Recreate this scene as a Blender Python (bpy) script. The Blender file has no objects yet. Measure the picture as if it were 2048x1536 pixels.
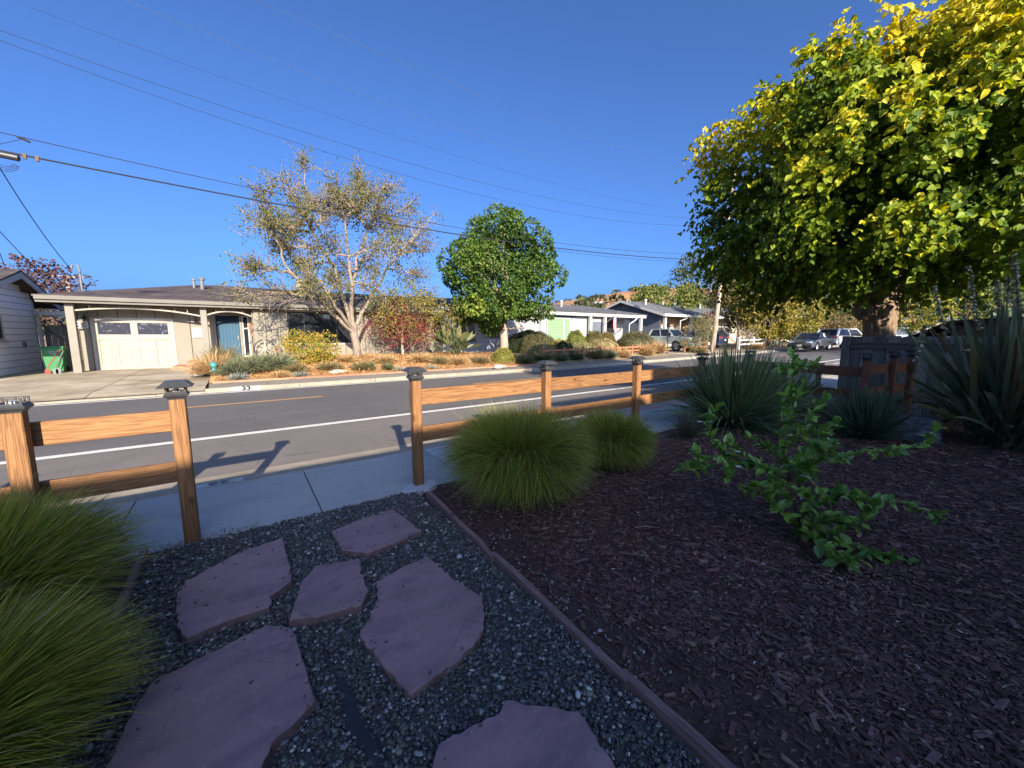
import bpy, math, random
import numpy as np
from mathutils import Vector, Matrix, Quaternion
sc = bpy.context.scene
R = math.radians
# ------------------------------------------------------------------ camera, sky, sun, exposure
EYE = 1.55; PITCH = R(7.3); YAW = R(35.0); FPX = 769.0
cam_d = bpy.data.cameras.new("camera"); cam = bpy.data.objects.new("camera", cam_d)
sc.collection.objects.link(cam); sc.camera = cam
cam.location = (0, 0, EYE); cam.rotation_euler = (math.pi / 2 - PITCH, 0, -YAW)
cam_d.sensor_width = 36; cam_d.lens = FPX / 2048 * 36; cam_d.clip_start = 0.05; cam_d.clip_end = 6000
SUN_EL, SUN_AZ = 21.8, 14.6          # azimuth: shadows fall this far from +Y towards +X
w = bpy.data.worlds.new("World"); sc.world = w; w.use_nodes = True
nt = w.node_tree; bg = nt.nodes["Background"]
sky = nt.nodes.new("ShaderNodeTexSky"); sky.sky_type = 'NISHITA'; sky.sun_disc = False
sky.sun_elevation = R(SUN_EL); sky.sun_rotation = R(180 + SUN_AZ)
sky.air_density = 0.58; sky.dust_density = 4.5; sky.ozone_density = 9.0; sky.altitude = 200
nt.links.new(sky.outputs[0], bg.inputs[0]); bg.inputs[1].default_value = 0.09
sun_d = bpy.data.lights.new("sun", 'SUN'); sun_d.energy = 4.0; sun_d.angle = R(0.55); sun_d.color = (1.0, 0.865, 0.69)
sun = bpy.data.objects.new("sun", sun_d); sc.collection.objects.link(sun)
a = R(SUN_AZ); e = R(SUN_EL)
sd = Vector((math.sin(a) * math.cos(e), math.cos(a) * math.cos(e), -math.sin(e)))
sun.rotation_euler = sd.to_track_quat('-Z', 'Y').to_euler()
sc.view_settings.view_transform = 'Standard'; sc.view_settings.look = 'None'
sc.view_settings.exposure = 1.78; sc.view_settings.gamma = 1.0; sc.view_settings.use_curve_mapping = False
sc.cycles.max_bounces = 8; sc.cycles.transparent_max_bounces = 8
try: sc.cycles.use_denoising = True
except Exception: pass
# ------------------------------------------------------------------ measuring helpers (photo pixel -> place in the street)
_f = np.array([math.sin(YAW) * math.cos(PITCH), math.cos(YAW) * math.cos(PITCH), -math.sin(PITCH)])
_r = np.array([math.cos(YAW), -math.sin(YAW), 0.0]); _u = np.cross(_r, _f); _o = np.array([0, 0, EYE])
def ray(x, y): return _f + _r * (x - 1024) / FPX - _u * (y - 768) / FPX
def gp(x, y, z=0.0):
    d = ray(x, y); return _o + d * ((z - EYE) / d[2])
def aY(x, y, Y):
    d = ray(x, y); return _o + d * (Y / d[1])
def aX(x, y, X):
    d = ray(x, y); return _o + d * (X / d[0])
def aD(x, y, dep): return _o + ray(x, y) * dep
def proj(p):
    q = np.asarray(p, float) - _o; z = q @ _f; return 1024 + FPX * (q @ _r) / z, 768 - FPX * (q @ _u) / z, z
# ------------------------------------------------------------------ mesh helpers
COL = sc.collection
LOC = {}
def seed(n):
    random.seed(n); return np.random.default_rng(n)
class G:
    def __init__(s): s.V = []; s.F = []; s.C = []; s.n = 0
    def add(s, V, F, mi=0, col=None):
        V = np.asarray(V, float).reshape(-1, 3)
        if isinstance(F, np.ndarray): s.F.append((F.astype(np.int64) + s.n, mi))
        else:
            by = {}
            for f in F: by.setdefault(len(f), []).append(f)
            for k, l in by.items(): s.F.append((np.array(l, np.int64) + s.n, mi))
        if col is None: col = np.ones((len(V), 3)) * 0.5
        else:
            col = np.asarray(col, float)
            if col.ndim == 1: col = np.tile(col, (len(V), 1))
        s.V.append(V); s.C.append(col); s.n += len(V); return s
    def box(s, x0, x1, y0, y1, z0, z1, mi=0):
        V = [(x, y, z) for z in (z0, z1) for y in (y0, y1) for x in (x0, x1)]
        return s.add(V, [(0, 2, 3, 1), (4, 5, 7, 6), (0, 1, 5, 4), (2, 6, 7, 3), (0, 4, 6, 2), (1, 3, 7, 5)], mi)
    def cbox(s, x0, x1, y0, y1, z0, z1, b=0.004, mi=0, T=None):
        V = []; c = [(x0, x1), (y0, y1), (z0, z1)]; idx = {}
        for i in (0, 1):
            for j in (0, 1):
                for k in (0, 1):
                    p = [c[0][i], c[1][j], c[2][k]]; sg = [1 - 2 * i, 1 - 2 * j, 1 - 2 * k]
                    for ax in range(3):
                        q = list(p)
                        for o in range(3):
                            if o != ax: q[o] += sg[o] * b
                        idx[(i, j, k, ax)] = len(V); V.append(q)
        F = []
        for ax in range(3):
            o1, o2 = [o for o in range(3) if o != ax]
            for sd_ in (0, 1):
                def key(u, v):
                    t = [0, 0, 0]; t[ax] = sd_; t[o1] = u; t[o2] = v; return idx[(t[0], t[1], t[2], ax)]
                f = [key(0, 0), key(1, 0), key(1, 1), key(0, 1)]
                if (sd_ == 0) == (ax != 1): f = f[::-1]
                F.append(tuple(f))
            for u in (0, 1):
                for v in (0, 1):
                    def key2(sd_, a_):
                        t = [0, 0, 0]; t[ax] = sd_; t[o1] = u; t[o2] = v; return idx[(t[0], t[1], t[2], a_)]
                    f = [key2(0, o1), key2(1, o1), key2(1, o2), key2(0, o2)]
                    F.append(tuple(f))
        for i in (0, 1):
            for j in (0, 1):
                for k in (0, 1): F.append(tuple(idx[(i, j, k, q)] for q in range(3)))
        V = np.array(V)
        if T is not None: V = T(V)
        return s.add(V, F, mi)
    def prism(s, poly, fn, h0, h1, mi=0):
        """poly: 2-D outline; fn(u, v, h) -> 3-D."""
        n = len(poly)
        V = [fn(u, v, h0) for u, v in poly] + [fn(u, v, h1) for u, v in poly]
        F = [tuple(range(n))[::-1], tuple(range(n, 2 * n))] + [(i, (i + 1) % n, n + (i + 1) % n, n + i) for i in range(n)]
        return s.add(V, F, mi)
    def tube(s, P, r, n=6, mi=0, col=None, caps=True):
        P = np.asarray(P, float); k = len(P); r = np.broadcast_to(np.asarray(r, float), (k,))
        t = np.gradient(P, axis=0); t /= np.linalg.norm(t, axis=1)[:, None] + 1e-12
        ref = np.array([0, 0, 1.0]) if abs(t[0][2]) < 0.9 else np.array([1.0, 0, 0])
        A = np.cross(t, ref); A /= np.linalg.norm(A, axis=1)[:, None] + 1e-9; B = np.cross(t, A)
        an = np.arange(n) * 2 * math.pi / n
        V = P[:, None] + r[:, None, None] * (A[:, None] * np.cos(an)[None, :, None] + B[:, None] * np.sin(an)[None, :, None])
        i = np.arange(k - 1)[:, None] * n; j = np.arange(n)[None]; jn = (j + 1) % n
        F = np.stack([i + j, i + jn, i + n + jn, i + n + j], -1).reshape(-1, 4)
        base = s.n; s.add(V.reshape(-1, 3), F, mi, col)
        if caps:
            s.F.append((np.array([list(range(n))[::-1]]) + base, mi)); s.F.append((np.array([list(range(n))]) + base + (k - 1) * n, mi))
        return s
    def cyl(s, p0, p1, r0, r1=None, n=12, mi=0): return s.tube([p0, p1], [r0, r0 if r1 is None else r1], n, mi)
    def lathe(s, prof, c, n=16, mi=0, ax='z'):
        V = []
        for rr, h in prof:
            for q in range(n):
                a_ = 2 * math.pi * q / n; p = (rr * math.cos(a_), rr * math.sin(a_), h)
                if ax == 'y': p = (p[0], p[2], p[1])
                if ax == 'x': p = (p[2], p[0], p[1])
                V.append((c[0] + p[0], c[1] + p[1], c[2] + p[2]))
        F = [(i * n + j, i * n + (j + 1) % n, (i + 1) * n + (j + 1) % n, (i + 1) * n + j) for i in range(len(prof) - 1) for j in range(n)]
        F += [tuple(range(n))[::-1], tuple((len(prof) - 1) * n + j for j in range(n))]
        return s.add(V, F, mi)
    def mesh(s, name, mats, off=(0, 0, 0), smooth=False, sharp=None, color=False):
        V = np.concatenate(s.V) - np.array(off); me = bpy.data.meshes.new(name)
        me.vertices.add(len(V)); me.vertices.foreach_set("co", V.ravel())
        fl = [f for f, _ in s.F]; tot = np.concatenate([np.full(len(f), f.shape[1]) for f in fl]); idx = np.concatenate([f.ravel() for f in fl])
        me.loops.add(len(idx)); me.loops.foreach_set("vertex_index", idx)
        me.polygons.add(len(tot)); st = np.concatenate([[0], np.cumsum(tot)[:-1]])
        me.polygons.foreach_set("loop_start", st); me.polygons.foreach_set("loop_total", tot)
        me.polygons.foreach_set("material_index", np.concatenate([np.full(len(f), m) for f, m in s.F]))
        me.polygons.foreach_set("use_smooth", np.full(len(tot), bool(smooth)))
        if color:
            at = me.color_attributes.new("col", 'FLOAT_COLOR', 'POINT'); C = np.concatenate(s.C)
            at.data.foreach_set("color", np.concatenate([C, np.ones((len(C), 1))], 1).ravel())
        me.update(calc_edges=True); me.validate()
        for m in (mats if isinstance(mats, (list, tuple)) else [mats]): me.materials.append(m)
        if smooth and sharp is not None:
            try: me.set_sharp_from_angle(angle=R(sharp))
            except Exception: pass
        return me
    def build(s, name, mats, parent=None, smooth=False, sharp=None, color=False, kind=None, label=None, center=False):
        off = LOC.get(parent.name, Vector((0, 0, 0))) if parent else Vector((0, 0, 0))
        c = Vector((0, 0, 0))
        if center:
            V = np.concatenate(s.V); c = Vector((V.min(0) + V.max(0)) / 2) - Vector(off)
        me = s.mesh(name, mats, np.array(off) + np.array(c), smooth, sharp, color)
        o = bpy.data.objects.new(name, me); COL.objects.link(o); o.location = c
        LOC[o.name] = Vector(off) + c
        if parent: o.parent = parent
        if kind: o["kind"] = kind
        if label: o["label"] = label
        return o
def tag(o, label, cat, group=None, kind=None):
    o["label"] = label; o["category"] = cat
    if group: o["group"] = group
    if kind: o["kind"] = kind
    return o
def thing(name, label, cat, loc=(0, 0, 0), group=None, rot=None):
    o = bpy.data.objects.new(name, None); COL.objects.link(o); o.location = loc; o.empty_display_size = 0.2
    LOC[o.name] = Vector(loc) if rot is None else Vector((0, 0, 0))
    if rot is not None: o.rotation_euler = (0, 0, rot)
    return tag(o, label, cat, group)
def inst(name, me, parent, loc=(0, 0, 0), rot=None, scale=None):
    o = bpy.data.objects.new(name, me); COL.objects.link(o); o.parent = parent; o.location = loc
    if rot is not None:
        o.rotation_mode = 'QUATERNION'; o.rotation_quaternion = rot
    if scale is not None: o.scale = scale if hasattr(scale, '__len__') else (scale,) * 3
    return o
def copy_tree(o, parent=None):
    c = o.copy(); COL.objects.link(c); LOC[c.name] = LOC.get(o.name, Vector((0, 0, 0)))
    if parent: c.parent = parent
    for ch in [q for q in o.children]: copy_tree(ch, c)
    return c
def text_mesh(txt, size, depth, bold=0.0):
    cu = bpy.data.curves.new("lettering", 'FONT'); cu.body = txt; cu.size = size; cu.extrude = depth; cu.align_x = 'CENTER'; cu.align_y = 'CENTER'; cu.resolution_u = 3; cu.offset = bold
    t = bpy.data.objects.new("lettering", cu); COL.objects.link(t); dg = bpy.context.evaluated_depsgraph_get()
    me = bpy.data.meshes.new_from_object(t.evaluated_get(dg)); bpy.data.objects.remove(t); return me
def lettering(txt, size, depth, mat, parent, loc, rot, name="lettering", wide=1.0, bold=0.0):
    me = text_mesh(txt, size, depth, bold); me.materials.clear(); me.materials.append(mat); me.name = name
    o = bpy.data.objects.new(name, me); COL.objects.link(o); o.parent = parent
    o.location = Vector(loc) - (LOC.get(parent.name, Vector((0, 0, 0))) if parent else Vector((0, 0, 0)))
    o.rotation_euler = rot; o.scale = (wide, 1, 1); return o
# ------------------------------------------------------------------ terrain
def sstep(a_, b_, x):
    t = np.clip((np.asarray(x, float) - a_) / (b_ - a_), 0, 1); return t * t * (3 - 2 * t)
def rise(X): X = np.asarray(X, float); return 0.0118 * 2.0 * np.logaddexp(0, (np.minimum(X, 90) - 16) / 2.0)
def lot(X, Y):
    """height of the far-side lots above the sidewalk"""
    X = np.asarray(X, float); Y = np.asarray(Y, float)
    bed = 0.50 * sstep(15.55, 18.2, Y) * sstep(-1.25, -0.55, X) * (1 - sstep(10.5, 13.5, X))
    bed2 = 0.30 * sstep(15.55, 16.4, Y) * sstep(10.5, 13.5, X) * (1 - sstep(23.5, 26.0, X))
    drv = 0.10 * sstep(14.4, 21.0, Y) * (1 - sstep(-1.25, -0.55, X))
    oth = 0.06 * sstep(15.5, 18, Y) * sstep(23.5, 26, X)
    return bed + bed2 + drv + oth
def hz(X, Y): return rise(X) + lot(X, Y)
def sheet(name, xs, ys, zf, mat, mask=None, kind='structure', parent=None, label=None, cat=None, smooth=True):
    xs = np.asarray(xs); ys = np.asarray(ys); Xg, Yg = np.meshgrid(xs, ys, indexing='ij'); Z = zf(Xg, Yg) * np.ones_like(Xg)
    V = np.stack([Xg, Yg, Z], -1).reshape(-1, 3); nx, ny = len(xs), len(ys)
    i = np.arange(nx - 1)[:, None] * ny; j = np.arange(ny - 1)[None]
    F = np.stack([i + j, i + ny + j, i + ny + j + 1, i + j + 1], -1).reshape(-1, 4)
    if mask is not None:
        c = V[F].mean(1); F = F[mask(c[:, 0], c[:, 1])]
    g = G(); g.add(V, F); o = g.build(name, mat, parent, smooth=smooth, kind=kind)
    if label: o["label"] = label
    if cat: o["category"] = cat
    return o
# ------------------------------------------------------------------ materials
def S(r, g, b):
    f = lambda c: (c / 255 / 12.92) if c / 255 <= 0.04045 else ((c / 255 + 0.055) / 1.055) ** 2.4
    return (f(r), f(g), f(b))
def c4(c): return (c[0], c[1], c[2], 1)
def M(name, col, rough=0.7, col2=None, scale=4.0, detail=6, stretch=(1, 1, 1), bump=0.0, bscale=None, spec=0.3, metal=0.0, attr=False,
      speck=None, speckscale=180, speckamt=0.35, objrand=0.0, lo=0.35, hi=0.65, coat=0.0, world=False):
    m = bpy.data.materials.new(name); m.use_nodes = True; n = m.node_tree.nodes; l = m.node_tree.links; b = n["Principled BSDF"]
    b.inputs["Roughness"].default_value = rough; b.inputs["Specular IOR Level"].default_value = spec; b.inputs["Metallic"].default_value = metal
    if coat: b.inputs["Coat Weight"].default_value = coat; b.inputs["Coat Roughness"].default_value = 0.05
    tc = n.new("ShaderNodeTexCoord"); mp = n.new("ShaderNodeMapping"); mp.inputs["Scale"].default_value = stretch
    src = tc.outputs["Object"]
    if world: src = n.new("ShaderNodeNewGeometry").outputs["Position"]
    if objrand:
        oi = n.new("ShaderNodeObjectInfo"); va = n.new("ShaderNodeVectorMath"); va.operation = 'MULTIPLY_ADD'
        cb = n.new("ShaderNodeCombineXYZ"); l.new(oi.outputs["Random"], cb.inputs[0]); l.new(oi.outputs["Random"], cb.inputs[1]); l.new(oi.outputs["Random"], cb.inputs[2])
        va.inputs[1].default_value = (37, 53, 71); l.new(cb.outputs[0], va.inputs[0]); l.new(src, va.inputs[2]); src = va.outputs[0]
    l.new(src, mp.inputs[0])
    nz = n.new("ShaderNodeTexNoise"); nz.inputs["Scale"].default_value = scale; nz.inputs["Detail"].default_value = detail; nz.inputs["Roughness"].default_value = 0.62
    l.new(mp.outputs[0], nz.inputs["Vector"])
    rp = n.new("ShaderNodeMapRange"); rp.inputs[1].default_value = lo; rp.inputs[2].default_value = hi; l.new(nz.outputs["Fac"], rp.inputs[0])
    mx = n.new("ShaderNodeMix"); mx.data_type = 'RGBA'; l.new(rp.outputs[0], mx.inputs[0])
    col2 = col2 or tuple(c * 0.8 for c in col); mx.inputs[6].default_value = c4(col); mx.inputs[7].default_value = c4(col2)
    out = mx.outputs[2]
    if attr:
        at = n.new("ShaderNodeAttribute"); at.attribute_name = "col"; m2 = n.new("ShaderNodeMix"); m2.data_type = 'RGBA'; m2.blend_type = 'MULTIPLY'; m2.inputs[0].default_value = 1
        l.new(out, m2.inputs[6]); l.new(at.outputs[0], m2.inputs[7]); out = m2.outputs[2]
    if speck:
        n2 = n.new("ShaderNodeTexNoise"); n2.inputs["Scale"].default_value = speckscale; n2.inputs["Detail"].default_value = 2; l.new(mp.outputs[0], n2.inputs["Vector"])
        r2 = n.new("ShaderNodeMapRange"); r2.inputs[1].default_value = 0.52; r2.inputs[2].default_value = 0.70; r2.inputs[4].default_value = speckamt; l.new(n2.outputs["Fac"], r2.inputs[0])
        m3 = n.new("ShaderNodeMix"); m3.data_type = 'RGBA'; l.new(r2.outputs[0], m3.inputs[0]); l.new(out, m3.inputs[6]); m3.inputs[7].default_value = c4(speck); out = m3.outputs[2]
    if objrand:
        hs = n.new("ShaderNodeHueSaturation"); mr = n.new("ShaderNodeMapRange"); mr.inputs[3].default_value = 1 - objrand; mr.inputs[4].default_value = 1 + objrand
        l.new(oi.outputs["Random"], mr.inputs[0]); l.new(mr.outputs[0], hs.inputs["Value"]); l.new(out, hs.inputs["Color"]); out = hs.outputs[0]
    l.new(out, b.inputs["Base Color"])
    if bump:
        bn = n.new("ShaderNodeTexNoise"); bn.inputs["Scale"].default_value = bscale or scale * 3; bn.inputs["Detail"].default_value = 5; l.new(mp.outputs[0], bn.inputs["Vector"])
        bp = n.new("ShaderNodeBump"); bp.inputs["Strength"].default_value = min(1, bump * 10); bp.inputs["Distance"].default_value = bump; l.new(bn.outputs["Fac"], bp.inputs["Height"]); l.new(bp.outputs[0], b.inputs["Normal"])
    return m
def Foliage(name, rough=0.45, trans=0.35, spec=0.35, objcols=None):
    m = bpy.data.materials.new(name); m.use_nodes = True; n = m.node_tree.nodes; l = m.node_tree.links; b = n["Principled BSDF"]; out = n["Material Output"]
    b.inputs["Roughness"].default_value = rough; b.inputs["Specular IOR Level"].default_value = spec
    at = n.new("ShaderNodeAttribute"); at.attribute_name = "col"; src = at.outputs[0]
    if objcols:
        oi = n.new("ShaderNodeObjectInfo"); rp = n.new("ShaderNodeValToRGB")
        for k, c in enumerate(objcols):
            p = k / (len(objcols) - 1)
            el = rp.color_ramp.elements[0] if k == 0 else (rp.color_ramp.elements[1] if k == len(objcols) - 1 else rp.color_ramp.elements.new(p))
            el.position = p; el.color = c4(c)
        l.new(oi.outputs["Random"], rp.inputs[0]); src = rp.outputs[0]
    tr = n.new("ShaderNodeBsdfTranslucent"); hs = n.new("ShaderNodeHueSaturation"); hs.inputs["Saturation"].default_value = 1.1; hs.inputs["Value"].default_value = 1.25
    l.new(src, hs.inputs["Color"]); l.new(hs.outputs[0], tr.inputs[0]); l.new(src, b.inputs["Base Color"])
    mx = n.new("ShaderNodeMixShader"); mx.inputs[0].default_value = trans; l.new(b.outputs[0], mx.inputs[1]); l.new(tr.outputs[0], mx.inputs[2]); l.new(mx.outputs[0], out.inputs[0])
    return m
def Wood(name, light, dark, rough=0.65, grain=9.0, axis=0, objrand=0.12, bump=0.003, grey=None, fine=1.0):
    """long grain along local axis; rings distorted by noise, a few knots"""
    m = bpy.data.materials.new(name); m.use_nodes = True; n = m.node_tree.nodes; l = m.node_tree.links; b = n["Principled BSDF"]
    b.inputs["Roughness"].default_value = rough; b.inputs["Specular IOR Level"].default_value = 0.25
    tc = n.new("ShaderNodeTexCoord"); oi = n.new("ShaderNodeObjectInfo"); cb = n.new("ShaderNodeCombineXYZ")
    for q in range(3): l.new(oi.outputs["Random"], cb.inputs[q])
    va = n.new("ShaderNodeVectorMath"); va.operation = 'MULTIPLY_ADD'; va.inputs[1].default_value = (31, 17, 43); l.new(cb.outputs[0], va.inputs[0]); l.new(tc.outputs["Object"], va.inputs[2])
    st = [14.0 * fine] * 3; st[axis] = 0.9
    mp = n.new("ShaderNodeMapping"); mp.inputs["Scale"].default_value = st; l.new(va.outputs[0], mp.inputs[0])
    nz = n.new("ShaderNodeTexNoise"); nz.inputs["Scale"].default_value = 1.3; nz.inputs["Detail"].default_value = 3; nz.inputs["Distortion"].default_value = 0.6; l.new(mp.outputs[0], nz.inputs[0])
    sn = n.new("ShaderNodeMath"); sn.operation = 'MULTIPLY'; sn.inputs[1].default_value = grain * 6; l.new(nz.outputs["Fac"], sn.inputs[0])
    si = n.new("ShaderNodeMath"); si.operation = 'SINE'; l.new(sn.outputs[0], si.inputs[0])
    mr = n.new("ShaderNodeMapRange"); mr.inputs[1].default_value = -1; mr.inputs[2].default_value = 1; l.new(si.outputs[0], mr.inputs[0])
    st2 = [90.0, 90.0, 90.0]; st2[axis] = 2.0
    mp2 = n.new("ShaderNodeMapping"); mp2.inputs["Scale"].default_value = st2; l.new(va.outputs[0], mp2.inputs[0])
    n2 = n.new("ShaderNodeTexNoise"); n2.inputs["Scale"].default_value = 1.0; n2.inputs["Detail"].default_value = 4; l.new(mp2.outputs[0], n2.inputs[0])
    mxf = n.new("ShaderNodeMath"); mxf.operation = 'MULTIPLY_ADD'; mxf.inputs[1].default_value = 0.45; l.new(mr.outputs[0], mxf.inputs[0])
    s2 = n.new("ShaderNodeMath"); s2.operation = 'MULTIPLY'; s2.inputs[1].default_value = 0.8; l.new(n2.outputs["Fac"], s2.inputs[0]); l.new(s2.outputs[0], mxf.inputs[2])
    mx = n.new("ShaderNodeMix"); mx.data_type = 'RGBA'; l.new(mxf.outputs[0], mx.inputs[0]); mx.inputs[6].default_value = c4(light); mx.inputs[7].default_value = c4(dark)
    out = mx.outputs[2]
    vo = n.new("ShaderNodeTexVoronoi"); vo.inputs["Scale"].default_value = 1.0
    st3 = [8.0, 8.0, 8.0]; st3[axis] = 3.2
    mp3 = n.new("ShaderNodeMapping"); mp3.inputs["Scale"].default_value = st3; l.new(va.outputs[0], mp3.inputs[0]); l.new(mp3.outputs[0], vo.inputs[0])
    kr = n.new("ShaderNodeMapRange"); kr.inputs[1].default_value = 0.07; kr.inputs[2].default_value = 0.17; kr.inputs[3].default_value = 0.75; kr.inputs[4].default_value = 0; l.new(vo.outputs["Distance"], kr.inputs[0])
    mk = n.new("ShaderNodeMix"); mk.data_type = 'RGBA'; l.new(kr.outputs[0], mk.inputs[0]); l.new(out, mk.inputs[6]); mk.inputs[7].default_value = c4(tuple(c * 0.45 for c in dark)); out = mk.outputs[2]
    if grey:
        ng = n.new("ShaderNodeTexNoise"); ng.inputs["Scale"].default_value = 2.2; ng.inputs["Detail"].default_value = 5; l.new(va.outputs[0], ng.inputs[0])
        gr = n.new("ShaderNodeMapRange"); gr.inputs[1].default_value = 0.45; gr.inputs[2].default_value = 0.7; gr.inputs[4].default_value = 0.8; l.new(ng.outputs["Fac"], gr.inputs[0])
        mg = n.new("ShaderNodeMix"); mg.data_type = 'RGBA'; l.new(gr.outputs[0], mg.inputs[0]); l.new(out, mg.inputs[6]); mg.inputs[7].default_value = c4(grey); out = mg.outputs[2]
    hs = n.new("ShaderNodeHueSaturation"); hr = n.new("ShaderNodeMapRange"); hr.inputs[3].default_value = 1 - objrand; hr.inputs[4].default_value = 1 + objrand
    l.new(oi.outputs["Random"], hr.inputs[0]); l.new(hr.outputs[0], hs.inputs["Value"]); l.new(out, hs.inputs["Color"]); l.new(hs.outputs[0], b.inputs["Base Color"])
    bp = n.new("ShaderNodeBump"); bp.inputs["Strength"].default_value = 0.5; bp.inputs["Distance"].default_value = bump; l.new(mxf.outputs[0], bp.inputs["Height"]); l.new(bp.outputs[0], b.inputs["Normal"])
    return m
def Shingle(name, c1, c2, w_=0.35, h_=0.16):
    m = M(name, c1, 0.85, c2, scale=1.4, detail=8, spec=0.2); n = m.node_tree.nodes; l = m.node_tree.links; b = n["Principled BSDF"]
    br = n.new("ShaderNodeTexBrick"); br.inputs["Scale"].default_value = 1; br.inputs["Brick Width"].default_value = w_; br.inputs["Row Height"].default_value = h_; br.inputs["Mortar Size"].default_value = 0.012
    br.inputs["Color1"].default_value = (0.75, 0.75, 0.75, 1); br.inputs["Color2"].default_value = (1.15, 1.12, 1.1, 1); br.inputs["Mortar"].default_value = (0.55, 0.55, 0.55, 1)
    tc = n.new("ShaderNodeTexCoord"); l.new(tc.outputs["Object"], br.inputs[0])
    src = b.inputs["Base Color"].links[0].from_socket; mx = n.new("ShaderNodeMix"); mx.data_type = 'RGBA'; mx.blend_type = 'MULTIPLY'; mx.inputs[0].default_value = 1
    l.new(src, mx.inputs[6]); l.new(br.outputs[0], mx.inputs[7]); l.new(mx.outputs[2], b.inputs["Base Color"]); return m
MT = {}
MT['asphalt'] = M('asphalt', (0.084, 0.079, 0.078), 0.85, (0.106, 0.100, 0.097), scale=0.35, detail=9, speck=(0.15, 0.145, 0.14), speckscale=120, speckamt=0.35, bump=0.002, bscale=150)
MT['asphalt_lane'] = M('asphalt_lane', (0.125, 0.112, 0.101), 0.85, (0.155, 0.139, 0.126), scale=0.6, detail=9, speck=(0.18, 0.17, 0.16), speckscale=110, speckamt=0.4, bump=0.002, bscale=150)
MT['concrete'] = M('concrete', (0.30, 0.275, 0.235), 0.85, (0.37, 0.34, 0.29), scale=2.5, detail=8, bump=0.002, bscale=60, speck=(0.2, 0.18, 0.16), speckscale=90, speckamt=0.3)
MT['aggregate'] = M('aggregate_concrete', (0.31, 0.30, 0.285), 0.85, (0.34, 0.33, 0.31), scale=1.6, detail=8, bump=0.004, bscale=110, speck=(0.42, 0.41, 0.39), speckscale=60, speckamt=0.8, objrand=0.02)
MT['plainslab'] = M('plain_concrete', (0.33, 0.34, 0.35), 0.8, (0.40, 0.40, 0.41), scale=2, detail=7, bump=0.001, bscale=60)
MT['walk_far'] = M('far_walk_concrete', (0.17, 0.15, 0.12), 0.85, (0.23, 0.205, 0.165), scale=1.2, detail=8, objrand=0.06, speck=(0.32, 0.3, 0.27), speckscale=60, speckamt=0.4)
MT['driveway'] = M('driveway_concrete', (0.27, 0.22, 0.15), 0.88, (0.42, 0.36, 0.265), scale=0.55, detail=10, bump=0.003, bscale=40, speck=(0.10, 0.08, 0.06), speckscale=40, speckamt=0.35, objrand=0.05)
MT['kerb'] = M('kerb_concrete', (0.22, 0.19, 0.145), 0.85, (0.30, 0.26, 0.20), scale=1.5, detail=9, bump=0.002, bscale=50, speck=(0.18, 0.16, 0.13), speckscale=30, speckamt=0.35)
MT['kerb_red'] = M('faded_red_kerb', (0.36, 0.17, 0.17), 0.8, (0.42, 0.25, 0.24), scale=5)
MT['paint_white'] = M('white_road_paint', (0.62, 0.60, 0.55), 0.7, (0.50, 0.48, 0.44), scale=9, detail=8)
MT['paint_yellow'] = M('yellow_road_paint', (0.55, 0.30, 0.10), 0.7, (0.44, 0.25, 0.10), scale=9, detail=8)
MT['stencil'] = M('white_stencil_paint', (0.40, 0.40, 0.39), 0.7, (0.32, 0.32, 0.31), scale=12)
MT['black'] = M('black_paint', (0.012, 0.012, 0.013), 0.45, spec=0.4)
MT['capmetal'] = M('black_cap_metal', (0.028, 0.030, 0.033), 0.38, (0.04, 0.042, 0.045), scale=20, spec=0.5, bump=0.0006, bscale=200)
MT['wood'] = Wood('cedar_stain', (0.335, 0.180, 0.076), (0.115, 0.050, 0.020), objrand=0.16, grain=8.0, fine=1.7)
MT['wood_z'] = Wood('cedar_stain_post', (0.32, 0.170, 0.072), (0.11, 0.048, 0.019), fine=1.7, axis=2, objrand=0.1)
MT['wood_dark'] = Wood('dark_cedar', (0.22, 0.09, 0.045), (0.09, 0.035, 0.018), objrand=0.1)  # darker red-brown cedar for the fence return
MT['wood_dark_z'] = Wood('dark_cedar_post', (0.22, 0.09, 0.045), (0.09, 0.035, 0.018), axis=2, objrand=0.1)
MT['greyplank'] = Wood('weathered_plank', (0.30, 0.28, 0.245), (0.11, 0.10, 0.09), axis=2, objrand=0.3, grey=(0.25, 0.28, 0.20))
MT['greyrail'] = Wood('weathered_rail', (0.22, 0.20, 0.175), (0.09, 0.082, 0.075), axis=1, objrand=0.2)
MT['edging'] = Wood('composite_edging', (0.28, 0.17, 0.15), (0.12, 0.07, 0.065), axis=1, objrand=0.15)
MT['flag'] = M('purple_flagstone', (0.25, 0.145, 0.15), 0.72, (0.31, 0.188, 0.19), scale=2.2, detail=9, stretch=(1.0, 3.2, 1), bump=0.006, bscale=5, objrand=0.05, spec=0.3, speck=(0.30, 0.24, 0.25), speckscale=9, speckamt=0.12)
MT['flagside'] = M('flagstone_edge', (0.13, 0.075, 0.07), 0.9, (0.18, 0.11, 0.105), scale=18, bump=0.01)
MT['pebble'] = M('beach_pebble', (1, 1, 1), 0.42, (0.75, 0.75, 0.75), scale=40, attr=True, spec=0.4)
MT['gravelbase'] = M('dark_gravel_soil', (0.06, 0.058, 0.055), 0.95, (0.10, 0.095, 0.09), scale=60, bump=0.01, bscale=70)
MT['mulchbase'] = M('dark_mulch_soil', (0.040, 0.022, 0.018), 0.95, (0.08, 0.045, 0.038), scale=30, bump=0.02, bscale=45)
MT['chip'] = M('bark_chip', (1, 1, 1), 0.75, (0.6, 0.6, 0.6), scale=30, stretch=(1, 1, 1), attr=True, spec=0.25)
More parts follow.
